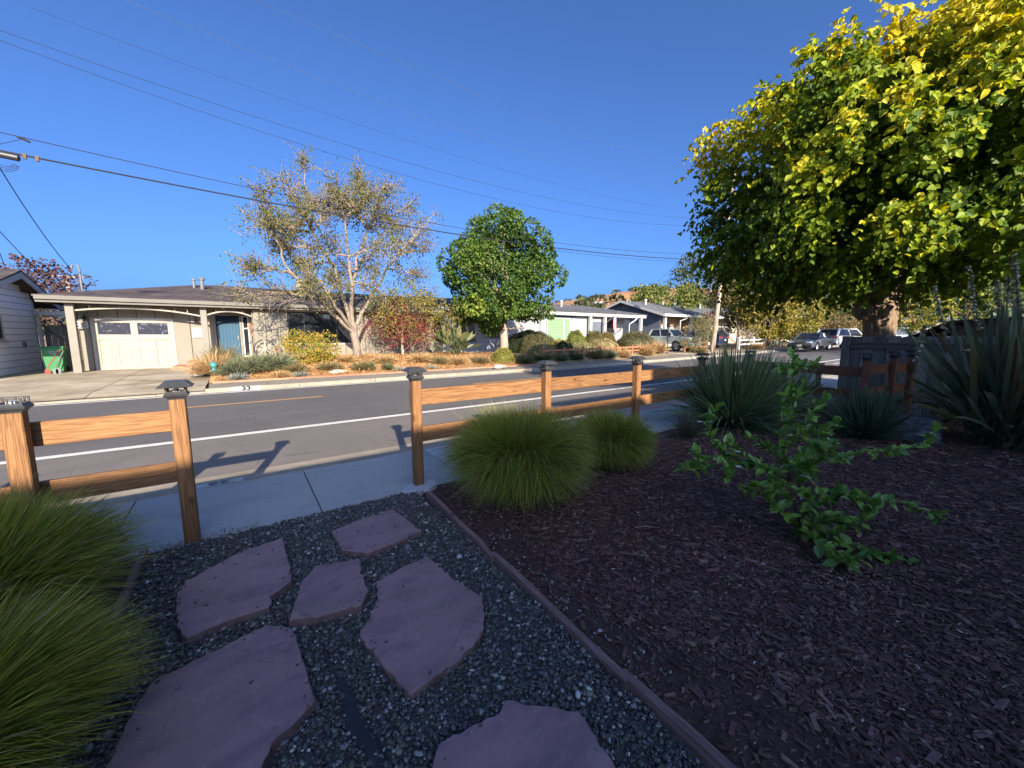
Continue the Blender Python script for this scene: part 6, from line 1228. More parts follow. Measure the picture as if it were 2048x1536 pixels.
inn = msk & (LR < .80); out_ = msk & (LR >= .80); g = G(); leaves(g, LP[out_], LT[out_], LN[out_], LS[out_], .95, LC[out_], 'heart'); leaves(g, LP[inn], LT[inn], LN[inn], LS[inn] * 1.15, 1.1, LC[inn], 'fold'); g.build('foliage', MT['leaf'], YT, color=True)["kind"] = 'stuff'
LB = []
for k in range(8):
    c = LC[sel][np.argsort(LC[sel][:, 0])][int((k + .5) / 8 * len(sel))]; g = G(); leaves(g, np.zeros((1, 3)), np.array([[1.0, 0, 0]]), np.array([[0, 0, 1.0]]), 1.0, .95, c, 'heart'); LB.append(g.mesh('leaf', MT['leaf'], color=True))
order = np.argsort(LC[sel][:, 0])
for r_, i in enumerate(sel[order]):
    T = nrm(LT[i][None])[0]; S_ = nrm(np.cross(LN[i], T)[None])[0]; N = np.cross(T, S_); q = Matrix(np.stack([T, S_, N], 1).tolist())
    inst('leaf', LB[int(r_ / len(sel) * 8)], YT, Vector(LP[i]) - LOC[YT.name], q.to_quaternion(), float(LS[i]))
# ================================================================== trees across the street
GRN = [(.035, .072, .012), (.052, .10, .017), (.075, .13, .022), (.105, .16, .028)]
TBt = thing('round_tree', 'dense round green street tree with a pinkish trunk before the white house', 'tree', (13.2, 19.5, .4)); rng = seed(61)
tb = aY(1008, 700, 19.5); cB = aY(1003, 545, 19.5); g = G(); g.tube([(tb[0], 19.5, .2), (tb[0] + .02, 19.5, 1.0), (tb[0] - .05, 19.5, 2.0), (tb[0], 19.5, 3.4)], [.30, .25, .23, .2], 12); g.build('trunk', MT['bark_pink'], TBt, smooth=True)
gl = G(); fk = np.array([tb[0], 19.5, 2.3]); cen = []; rad_ = []
for k in range(150):
    d = rdir(1, rng)[0]; rr_ = rng.uniform(.55, 1.0) ** .5; a_ = 3.55 * (1 - .16 * d[2]); c = cB + d * np.array([a_, a_, 3.55]) * rr_ * (.84 + .13 * math.sin(5 * d[0] + 3 * d[2]) + .09 * math.sin(9 * d[0] + 2) * math.sin(7 * d[2] + 1)); cen.append(c); rad_.append(rng.uniform(.32, .78))
for c in cen[::6]: limb(gl, fk + [0, 0, rng.uniform(-.2, .9)], c, .07, .015, rng, .08, 6, 5)
limb(gl, (tb[0], 19.5, 1.9), aY(1045, 655, 19.5), .09, .03, rng); gl.build('branches', MT['bark_pink'], TBt, smooth=True)
g = G(); hm = lambda c: nrm((c - cB)[None]) * .8
inner = cloud(cB, (2.0, 2.0, 2.0), 26, 161, .55, .85); clumps(g, inner[0], inner[1], 190, .19, GRN, [2, 3, 2, 1], rng, 'fold', 1.1, .35); clumps(g, cen[:118], rad_[:118], 560, .145, GRN, [2, 3, 3, 1], rng, 'fold', 1.1, .35, hm); clumps(g, cen[118:], rad_[118:], 560, .145, GRN + [(.15, .19, .03)], [1, 2, 3, 3, 1.5], rng, 'fold', 1.1, .35, hm)
cY = aY(945, 612, 18.0); clumps(g, [cY, cY + [.5, 0, .1]], [.55, .4], 330, .19, [(.17, .21, .03), (.10, .15, .025)], [1, 1], rng, 'fold', 1.1, .3)
g.build('crown', MT['leaf'], TBt, color=True)
# sparse tree with bare limbs before the picture window
TA = thing('bare_tree', 'tall half bare tree with pale spreading limbs and sparse olive leaves', 'tree', (4.5, 19.5, .5)); rng = seed(62)
tA = aY(715, 712, 19.5); fk = aY(706, 652, 19.5); g = G(); g.tube([(tA[0], 19.5, .3), (tA[0] - .02, 19.5, 1.1), tuple(fk - [0, 0, .3]), tuple(fk + [.0, 0, .15])], [.22, .175, .17, .17], 12); g.build('trunk', MT['bark_pale'], TA, smooth=True)
ends = [((505, 455), 1.5), ((535, 405), -1), ((565, 352), .5), ((608, 335), 2), ((660, 358), -1.5), ((718, 345), .8), ((772, 368), -.6), ((822, 412), 1.2), ((852, 450), -.8), ((850, 505), .6), ((845, 555), 1.4), ((500, 540), -1.6), ((620, 570), -2.0), ((560, 470), 2.4), ((640, 400), -2.4), ((760, 420), 2.6), ((690, 400), 1.8), ((560, 500), .9), ((635, 505), -.9), ((735, 530), 1.2), ((700, 420), -.4), ((615, 430), .2), ((795, 455), .4), ((680, 545), 1.6), ((750, 575), -1.2), ((600, 535), 1.3), ((655, 430), 1.2), ((730, 400), -1.4), ((665, 575), -.9), ((790, 500), -2.2), ((480, 590), -1.2)]
gl = G(); tw = []; PRI = []
for (px, py), dy in (((570, 530), -.5), ((625, 465), .8), ((690, 440), -.8), ((735, 460), .6), ((795, 510), -.2), ((640, 560), -1.4)):
    PRI.append(limb(gl, fk + [rng.normal(0, .05), rng.normal(0, .05), -.25], aY(px, py, 19.5 + dy), .105, .045, rng, .07, 10, 8))
for (px, py), dy in ends:
    e_ = aY(px, py, 19.5 + dy); cand = [(np.linalg.norm(e_ - Q[i]) + .25 * i * .2, Q[i]) for Q in PRI for i in range(4, 10) if Q[i][2] < e_[2] + .3]; s_ = min(cand, key=lambda c: c[0])[1]; r0 = rng.uniform(.045, .065); mid = s_ + (e_ - s_) * .45 + np.array([0, 0, .25 * np.linalg.norm(e_[:2] - s_[:2]) * .35]); t = np.linspace(0, 1, 11)[:, None]
    P = (1 - t) ** 2 * s_ + 2 * t * (1 - t) * mid + t * t * e_ + rng.normal(0, .05, (11, 3)) * np.sin(t * math.pi); gl.tube(P, np.linspace(r0, .014, 11), 6, caps=False)
    for k in range(11):
        i = rng.integers(3, 11); p = P[i]; dr = nrm((nrm((P[min(i + 1, 10)] - P[i - 1])[None])[0] * .8 + rng.normal(0, .55, 3) + [0, 0, .15])[None])[0]; L_ = rng.uniform(.5, 1.15) * (1 - .04 * i); Q = limb(gl, p, p + dr * L_, .030, .009, rng, .08, 6, 5)
        for m in range(8):
            j = rng.integers(1, 6); d2 = nrm((dr * .6 + rng.normal(0, .6, 3) + [0, 0, .1])[None])[0]; Z = limb(gl, Q[j], Q[j] + d2 * rng.uniform(.3, .75), .012, .005, rng, .1, 4, 4); tw.append(Z)
for k in range(26):  # bare drooping twigs low on the left limb
    p = aY(rng.uniform(480, 610), rng.uniform(588, 606), 18.2); limb(gl, p, p + [rng.uniform(-.7, -.1), 0, rng.uniform(-.55, .0)], .010, .004, rng, .2, 4, 4)
gl.build('branches', MT['bark_pale'], TA, smooth=True)
g = G()
for Z in tw:
    e_ = Z[-1]; dens = .75 + .35 * math.sin(e_[0] * 1.4 + e_[2] * .9) 
    if rng.random() > dens: continue
    n = rng.integers(5, 14); P = Z[rng.integers(1, 4, n)] + rng.normal(0, .12, (n, 3)); leaves(g, P, nrm(rng.normal(0, .6, (n, 3)) - [0, 0, .7]), rdir(n, rng), rng.uniform(.07, .15, n), .6, pick([(.095, .105, .034), (.15, .14, .04), (.22, .16, .045), (.06, .08, .03)], [4, 3, 2, 2], n, rng), 'fold')
g.build('crown', MT['leaf'], TA, color=True)
def small_tree(name, label, base, top, trunk_r, cen, rad_, per, size, cols, wts, sd_, bark='bark_dark', cat='tree', shape='fold', aspect=1.0, down=.3, group=None, nl=9, part='crown'):
    rng = seed(sd_); base = np.array(base, float); top = np.array(top, float); o = thing(name, label, cat, tuple(base), group); g = G(); P = limb(g, base - [0, 0, .15], top, trunk_r, trunk_r * .7, rng, .05, 6, 8); g.build('trunk', MT[bark], o, smooth=True); gl = G()
    for c in list(cen)[::max(1, len(cen) // nl)]: limb(gl, P[rng.integers(3, 6)], c, trunk_r * .5, .01, rng, .1, 6, 5)
    gl.build('branches', MT[bark], o, smooth=True); g = G(); clumps(g, cen, rad_, per, size, cols, wts, rng, shape, aspect, down); g.build(part, MT['leaf'], o, color=True); return o
# red japanese maple and olive tree before the right half of the house
cM = aY(800, 658, 19.3); P_, r_ = cloud(cM, (1.75, 1.1, .85), 52, 63, .25, .45); P2, r2 = cloud(aY(783, 612, 19.6), (.7, .5, .35), 8, 163, .2, .35)
small_tree('red_maple', 'small dark red lace leaved maple against the taupe wall', aY(806, 712, 19.3), aY(804, 668, 19.3), .07, np.concatenate([P_, P2]), np.concatenate([r_, r2]), 420, .10, [(.20, .035, .035), (.28, .055, .05), (.13, .04, .035), (.28, .12, .05)], [4, 3, 3, 1], 64, 'bark_pink', aspect=.6)
cO = aY(833, 622, 18.9); P_, r_ = cloud(cO, (2.2, 1.4, 1.15), 60, 65, .35, .6); 
small_tree('olive_tree', 'small olive gold leaved tree between the red maple and the round green tree', aY(812, 712, 18.9) + [.3, .3, 0], aY(822, 650, 18.9), .06, P_, r_, 300, .12, [(.16, .15, .035), (.24, .20, .04), (.24, .18, .05), (.08, .09, .03)], [3, 3, 2, 2], 66, 'bark_dark', aspect=.6)
cS = aY(624, 690, 17.9); P_, r_ = cloud(cS - [0, 0, .05], (1.02, .8, .62), 44, 67, .22, .38, .55)
small_tree('yellow_shrub', 'bushy shrub turning yellow orange in front of the picture window', (cS[0], 17.9, .45), cS - [0, 0, .2], .06, P_, r_, 900, .075, [(.36, .24, .03), (.24, .24, .035), (.42, .20, .05), (.12, .17, .03)], [4, 4, 1.3, 2.5], 68, 'bark_pale', 'shrub', part='foliage')
# purple leaved tree behind the left house, scrub behind the gate
cP = aY(52, 594, 31); P_, r_ = cloud(cP, (2.4, 2, 1.7), 54, 69, .4, .75)
small_tree('purple_tree', 'purple leaved plum tree behind the left house', (cP[0], 31, .2), cP, .15, P_, r_, 170, .17, [(.085, .045, .052), (.13, .07, .075), (.06, .05, .04)], [3, 3, 1], 70)
cQ = aY(105, 635, 29.5); P_, r_ = cloud(cQ, (1.6, 1.0, .8), 22, 71, .4, .6); small_tree('bush', 'dull green bush seen under the pergola beam behind the gate', (cQ[0], 29.5, .2), cQ, .08, P_, r_, 110, .16, [(.08, .09, .04), (.14, .13, .06)], [1, 1], 72, cat='bush')
ap = thing('utility_pole', 'distant utility pole with crossarm above the purple tree', 'utility pole', tuple(aY(134, 600, 45) * [1, 1, 0])); q = aY(134, 552, 45)
g = G(); g.cyl((q[0], 45, 0), (q[0], 45, q[2]), .16, .12, 8); g.build('pole', MT['pole'], ap); g = G(); g.box(q[0] - .9, q[0] + .9, 44.9, 45.0, q[2] - .12, q[2]); g.build('crossarm', MT['pole'], ap)
# background trees down the street
BGT = [('background_tree', 'pale yellow green tree behind the grey roofed house', (1330, 604, 58), (5.6, 4, 1.9), 34, [(.13, .16, .035), (.20, .20, .04), (.09, .12, .03)], [3, 2, 3], .34),
 ('background_tree', 'tall dark green tree rising behind the utility pole', (1400, 575, 62), (4.6, 4, 4.6), 60, [(.045, .07, .025), (.075, .095, .035), (.14, .13, .045)], [4, 3, 2], .34),
 ('background_tree', 'brownish tall hedge tree right of the utility pole', (1480, 600, 45), (2.6, 2, 2.9), 34, [(.14, .12, .04), (.20, .16, .05), (.10, .09, .04)], [3, 3, 2], .24),
 ('background_tree', 'gold leaved tree over the white fence', (1540, 625, 43), (3.0, 2.2, 2.6), 46, [(.24, .20, .035), (.30, .23, .04), (.14, .14, .035)], [3, 3, 2], .22),
 ('background_tree', 'second gold tree beside the parked grey saloon', (1592, 632, 46), (2.5, 2, 2.3), 36, [(.26, .22, .035), (.18, .17, .035), (.12, .12, .035)], [3, 3, 2], .22),
 ('background_tree', 'orange yellow tree crown far beyond the cream house', (1650, 622, 80), (2.6, 2, 1.4), 14, [(.42, .25, .03), (.34, .2, .03)], [1, 1], .34),
 ('background_tree', 'dark green tree behind the white car', (1690, 632, 58), (3.8, 3, 2.8), 34, [(.05, .085, .025), (.10, .13, .03), (.15, .16, .04)], [3, 3, 1], .3),
 ('background_tree', 'reddish brown bush tree behind the white car', (1672, 655, 50), (2.8, 2, 1.3), 20, [(.17, .13, .05), (.24, .13, .07), (.10, .10, .04)], [3, 2, 2], .22),
 ('background_tree', 'bright yellow tree seen right of the big trunk', (1830, 612, 34), (2.5, 2, 1.7), 30, [(.34, .30, .03), (.22, .24, .03), (.42, .33, .05)], [3, 3, 2], .2),
 ('background_tree', 'yellow green tree behind the seed spikes at the right', (1935, 600, 30), (2.8, 2.2, 2.2), 30, [(.20, .20, .03), (.10, .13, .03), (.28, .25, .04)], [3, 3, 1], .2),
 ('background_tree', 'dark green tree behind the flax at the right edge', (2060, 590, 24), (2.8, 2.2, 2.8), 30, [(.045, .075, .02), (.09, .12, .03)], [3, 2], .2),
 ('background_tree', 'low green trees between the round tree and the white roof', (1190, 640, 70), (5.5, 3, 1.6), 16, [(.06, .085, .03), (.10, .11, .04)], [2, 1], .34)]
for k, (nm, lab, (px, py, dp), rr_, n, cols, wts, sz) in enumerate(BGT):
    c = aD(px, py, dp * .85); P_, r_ = cloud(c, rr_, int(n * 1.7), 80 + k, .55 if dp > 40 else .35, .95 if dp > 40 else .6); gz_ = float(rise(c[0])) + .1
    small_tree(nm, lab, (c[0], c[1], gz_), (c[0] + .2, c[1], max(gz_ + 1, c[2] - rr_[2] * .5)), .16, P_, r_, 120 if sz < .25 else 75, sz, cols, wts, 100 + k)
# bare bush, red cordyline, hedge along the far corner
rng = seed(120); bb = thing('bare_bush', 'leafless grey twiggy bush right of the utility pole', 'bush', tuple(aD(1488, 695, 36))); g = G(); b0 = aD(1488, 698, 36)
for k in range(60): limb(g, b0 + rng.normal(0, .25, 3) * [1, 1, 0], b0 + [rng.normal(0, 1.1), rng.normal(0, 1.0), rng.uniform(1.4, 3.0)], .03, .006, rng, .08, 5, 4)
g.build('twigs', MT['bark_pale'], bb)["kind"] = 'stuff'
cd = thing('cordyline', 'dark red spiky cordyline beside the utility pole', 'plant', tuple(aD(1417, 690, 33))); c0 = aD(1418, 640, 33); g = G(); g.cyl((c0[0], c0[1], .2), tuple(c0), .08, .07, 8); g.build('trunk', MT['bark_dark'], cd); g = G(); n = 150; D = rdir(n, rng); D[:, 2] = np.abs(D[:, 2]) * 1.1 - .25; D = nrm(D); blades(g, np.tile(c0, (n, 1)), D, rng.uniform(.6, 1.1, n), .075, .12, (.10, .03, .035), pick([(.20, .06, .07), (.13, .05, .05)], [1, 1], n, rng), 4); g.build('leaves', MT['blade'], cd, color=True)
for k, (px, py, dp, rr_, cols, lab) in enumerate([(1392, 672, 29, (1.5, .9, 1.0), [(.12, .13, .05), (.17, .16, .07)], 'loose grey green bush before the utility pole'), (1408, 650, 29.5, (.8, .6, .7), [(.26, .22, .12), (.20, .19, .08)], 'straw coloured feathery bush beside the red cordyline'), (1840, 655, 30, (4, 1, .6), [(.13, .14, .03), (.20, .19, .04)], 'clipped olive hedge seen right of the big trunk')]):
    c = aD(px, py, dp); P_, r_ = cloud(c, rr_, 26, 130 + k, .3, .5); small_tree('bush', lab, (c[0], c[1], .15), c, .05, P_, r_, 330, .11, cols, [1, 1], 135 + k, cat='bush', aspect=.5)
# clipped shrubs and mounds before the white house
SH = [((1058, 672), 21.6, 1.75, .85, [(.035, .05, .025), (.05, .065, .03)], 'broad dark clipped shrub shaded by the round tree'), ((1076, 678), 20.3, 1.35, .95, [(.10, .095, .045), (.13, .115, .055), (.07, .08, .035)], 'rounded olive brown shrub in front of the green blinds'), ((1152, 672), 20.6, .85, .95, [(.13, .15, .035), (.19, .19, .04)], 'upright yellow green shrub right of the green blinds'), ((1188, 672), 20.4, .95, .8, [(.13, .10, .045), (.15, .16, .04), (.10, .09, .04)], 'reddish green rounded shrub by the white porch'), ((1214, 674), 20.2, .85, .8, [(.19, .14, .05), (.15, .13, .04)], 'bronze rounded shrub by the hanging flag'), ((1120, 687), 18.6, .75, .55, [(.36, .27, .05), (.28, .24, .05)], 'low bright yellow mound under the green blinds'), ((1085, 697), 17.9, .95, .55, [(.26, .22, .11), (.20, .18, .09)], 'straw coloured mound behind the low fence'), ((1164, 693), 18.2, 1.0, .55, [(.26, .23, .11), (.22, .20, .09)], 'pale gold mound in the middle of the shrub bed'), ((1208, 688), 18.6, 1.15, .75, [(.34, .27, .13), (.28, .23, .11)], 'largest pale gold mound left of the truck'), ((1272, 678), 18.4, 1.7, 1.15, [(.085, .09, .04), (.12, .115, .05), (.11, .09, .045)], 'big olive domed shrub in front of the grey truck'), ((1006, 704), 16.6, .6, .42, [(.17, .18, .04), (.24, .21, .05)], 'yellow green low shrub at the foot of the round tree'), ((1128, 690), 17.6, .7, .5, [(.07, .09, .04), (.09, .11, .05)], 'grey green mound between the gold ones')]
for k, ((px, py), Y_, rx, rz_, cols, lab) in enumerate(SH):
    rng = seed(150 + k); c = aY(px, py, Y_); z0 = float(hz(c[0], Y_)); o = thing('clipped_shrub', lab, 'shrub', (c[0], Y_, z0), 'clipped shrubs before the white house'); h_ = max(.35, c[2] + rz_ * .45 - z0)
    Vi, Fi = ico(3); dn = 1 + .05 * np.sin(Vi[:, 0] * 5 + k) * np.sin(Vi[:, 1] * 6) + .04 * np.sin(Vi[:, 2] * 9 + k); Vc = Vi * dn[:, None] * [rx * .93, rx * .8, h_ * .92]; Vc[:, 2] = np.maximum(Vc[:, 2], -.05); g = G(); g.add(Vc + [c[0], Y_, z0], Fi, 0, np.array(cols[0]) * .9); core = g.build('core', MT['leaf'], o, smooth=True, color=True)
    n = int(2600 * rx * h_ * 1.3); d = rdir(n, rng); d[:, 2] = np.abs(d[:, 2]); lum = 1 + .07 * np.sin(d[:, 0] * 7 + k) * np.sin(d[:, 1] * 6 + k * 2); P = np.array([c[0], Y_, z0]) + d * lum[:, None] * [rx * .97, rx * .85, h_ * .97] * rng.uniform(.9, 1.04, (n, 1)); g = G(); leaves(g, P, nrm(d * .8 + rng.normal(0, .6, (n, 3))), nrm(d + rng.normal(0, .5, (n, 3))), rng.uniform(.05, .11, n), .8, pick(cols, [1] * len(cols), n, rng, .3), 'fold'); g.build('foliage', MT['leaf'], o, color=True)
# strelitzia clump between the houses
st_ = thing('strelitzia', 'bird of paradise clump with broad stiff leaves between the two houses', 'plant', tuple(aY(912, 705, 18.6))); c = aY(910, 708, 18.6); rng = seed(170); c[2] = .45
for k in range(70):
    ph = rng.uniform(0, 2 * math.pi); th = rng.uniform(.1, 1.15); g = G(); D = np.array([math.sin(th) * math.cos(ph), math.sin(th) * math.sin(ph), math.cos(th)]); L_ = rng.uniform(.8, 1.65); B = c + [rng.normal(0, .25), rng.normal(0, .2), 0]; e_ = B + D * L_ * .6
    g.tube([B, e_], [.014, .010], 4, 0, (.09, .10, .04), caps=False); leaves(g, e_[None], (D + [0, 0, -.15])[None], (rdir(1, rng) + [[0, 0, .6]]), L_ * .45, .42, pick([(.07, .095, .045), (.13, .14, .06), (.20, .18, .07)], [3, 3, 1], 1, rng), 'oval'); g.build('leaf', MT['leaf'], st_, color=True)
# planting of the straw bed opposite: each clump its own
def bed_plant(name, px, py, Y_, rad_, h_, n, cb, ct, lab, sd_, w_=.02, ball=.9): 
    c = aY(px, py, Y_); z = float(hz(c[0], Y_)); return spray(name, lab, c[0], Y_, z, rad_, h_, n, cb, ct, w_, ball, sd_, 'grass' if 'grass' in name else 'plant', 'plants of the straw bed opposite')
gy = ([(.07, .085, .05), (.09, .10, .06)], [(.15, .17, .09), (.20, .21, .12)]); og = ([(.10, .09, .045), (.13, .10, .05)], [(.19, .16, .07), (.26, .20, .09)]); stw = ([(.24, .15, .07), (.28, .17, .08)], [(.40, .27, .13), (.46, .30, .14)]); bl = ([(.14, .16, .14)], [(.26, .28, .25)]); dg = ([(.05, .065, .03)], [(.11, .13, .055)])
BP = [('grass_clump', 428, 735, 17.2, .75, .85, 1100, stw, 'tan feathery grass clump at the driveway corner'), ('grass_clump', 446, 715, 18.2, .6, .95, 700, og, 'dark seeded grass clump near the blue door'), ('lavender', 500, 735, 17.0, .95, .62, 1500, gy, 'wide grey green lavender under the entry arch'), ('lavender', 545, 730, 17.2, .9, .60, 1400, gy, 'grey green lavender left of the yellow shrub'), ('lavender', 470, 738, 16.7, .7, .5, 1000, gy, 'low grey green lavender in front of the grasses'), ('fescue', 476, 748, 16.0, .35, .28, 500, bl, 'silvery blue fescue beside the pale boulder'), ('fescue', 600, 745, 16.0, .3, .2, 400, bl, 'silvery fescue at the edge below the yellow shrub'), ('grass_clump', 588, 735, 16.6, .55, .36, 800, og, 'olive brown clump before the yellow shrub'), ('grass_clump', 660, 735, 16.7, .55, .36, 800, og, 'olive brown clump left of the bare trunk'), ('grass_clump', 720, 735, 16.5, .45, .4, 700, og, 'olive clump at the foot of the bare tree'), ('rush', 736, 732, 16.4, .3, .45, 500, dg, 'dark green rush tuft right of the bare tree'), ('grass_clump', 775, 735, 16.3, .3, .36, 400, dg, 'narrow green tuft below the red maple'), ('fescue', 800, 742, 16.0, .3, .22, 400, bl, 'blue fescue below the red maple by the pavement'), ('fescue', 862, 738, 16.0, .28, .24, 400, bl, 'blue fescue beneath the olive tree by the pavement'), ('straw_clump', 770, 722, 17.2, .6, .4, 800, stw, 'straw coloured clump beneath the red maple'), ('straw_clump', 840, 722, 17.2, .7, .42, 900, stw, 'straw coloured clump beneath the olive tree'), ('grass_clump', 880, 722, 16.8, .55, .42, 700, og, 'olive tawny clump near the strelitzia'), ('straw_clump', 915, 722, 16.7, .6, .4, 800, stw, 'tawny clump before the strelitzia'), ('grass_clump', 960, 722, 16.6, .6, .45, 800, og, 'olive clump left of the round tree trunk'), ('straw_clump', 690, 722, 17.6, .5, .35, 600, stw, 'straw tuft between the yellow shrub and bare trunk'), ('straw_clump', 560, 745, 16.1, .4, .25, 500, stw, 'low straw tuft by the red edging, left part')]
for k, (nm, px, py, Y_, rd, h_, n, (cb, ct), lab) in enumerate(BP): bed_plant(nm, px, py, Y_, rd, h_, n, cb, ct, lab, 200 + k)
for k, (px, Y_, rd, h_, pal, lab) in enumerate([(1050, 15.95, .55, .55, dg, 'dark grass tuft left along the low fence'), (1085, 15.95, .6, .6, dg, 'second dark grass tuft along the low fence'), (1120, 15.95, .5, .62, gy, 'grey grass tuft in the middle of the low fence'), (1150, 15.95, .55, .55, dg, 'dark grass tuft right of middle at the low fence'), (1190, 15.95, .6, .85, og, 'tall tawny grass at the low fence'), (1215, 15.95, .6, .8, gy, 'tall grey grass near the end of the low fence'), (1245, 15.9, .55, .65, stw, 'straw grass at the end of the low fence'), (1290, 16.0, .7, .85, stw, 'golden grass clump by the post lamp'), (1312, 16.2, .8, 1.0, stw, 'tallest golden grass clump beside the truck'), (1395, 16.3, .7, .5, og, 'yellow green clump under the short brown fence'), (1510, 16.2, .8, .6, stw, 'straw grass behind the white fence')]):
    c = aY(px, 715, Y_); spray('street_grass', lab, c[0], Y_, float(hz(c[0], Y_)), rd, h_, 800, pal[0], pal[1], .026, .8, 240 + k, 'grass', 'grasses along the far pavement')
# straw litter of the bed
rng = seed(260); n = 9000; xs_ = rng.uniform(-.8, 13.0, n); ys_ = 15.6 + rng.beta(1.1, 1.6, n) * 4; B = np.stack([xs_, ys_, hz(xs_, ys_) + .02], 1); D = nrm(np.stack([rng.normal(0, 1, n), rng.normal(0, 1, n), np.abs(rng.normal(0, .5, n)) + .1], 1)); g = G(); blades(g, B, D, rng.uniform(.10, .34, n), .022, .25, pick([(.30, .16, .06), (.40, .22, .09), (.22, .13, .06)], [2, 2, 1], n, rng), pick([(.46, .27, .11), (.50, .33, .16), (.30, .19, .08)], [2, 1, 1], n, rng), 3)
tag(g.build('straw_litter', MT['blade'], None, color=True), 'orange straw and dry stems covering the bed opposite', 'straw', None, 'stuff')
# clumps of oak on the hills
rng = seed(270); g = G()
def hill_tree(V, i, j, s_, cols):
    p = V[i, j]; n = 26; d = rdir(n, rng); d[:, 2] = np.abs(d[:, 2]); leaves(g, p + d * s_ * [1.3, 1.3, .8], nrm(d + rng.normal(0, .5, (n, 3))), d, s_ * rng.uniform(.6, 1.1, n), 1.0, pick(cols, [1] * len(cols), n, rng, .2), 'oval')
OK_ = [(.035, .05, .025), (.05, .065, .03), (.06, .075, .04)]
for k in range(170): hill_tree(HB, rng.integers(5, 118), rng.integers(0, 8), rng.uniform(5, 10), OK_ + [(.10, .10, .04)])
for k in range(26): hill_tree(HB, rng.integers(30, 90), rng.integers(8, 15), rng.uniform(3, 7), OK_)
for k in range(12): hill_tree(HB, rng.integers(38, 62), rng.integers(11, 15), rng.uniform(4, 7), OK_)
tag(g.build('hill_oaks', MT['leaf'], None, color=True), 'dark oak clumps dotted over the golden hill', 'trees', None, 'stuff')
g = G()
for k in range(900): hill_tree(HG, rng.integers(3, 117), rng.integers(0, 15), rng.uniform(4, 8), [(.055, .08, .05), (.075, .10, .06), (.09, .115, .07), (.12, .13, .06)])
tag(g.build('hill_woods', MT['leaf'], None, color=True), 'grey green woods covering the right hand hill', 'trees', None, 'stuff')
for k, (px, py) in enumerate(((1190, 604), (1200, 603), (1212, 606))):
    q = aD(px, py, 620); hh = thing('hillside_house', ['tiny white house low on the golden hill, left of three', 'tiny white house low on the golden hill, middle of three', 'tiny white house low on the golden hill, right of three'][k], 'house', tuple(q)); g = G(); g.box(q[0] - 2.4, q[0] + 2.4, q[1] - 3, q[1] + 3, q[2] - 3, q[2]); g.build('wall', MT['white'], hh); g = G(); g.prism([(-2.8, 0), (2.8, 0), (0, 1.0)], lambda u, v, h: (q[0] + u, q[1] + h, q[2] + .02 + v), -3.2, 3.2); g.build('roof', MT['roof2'], hh)
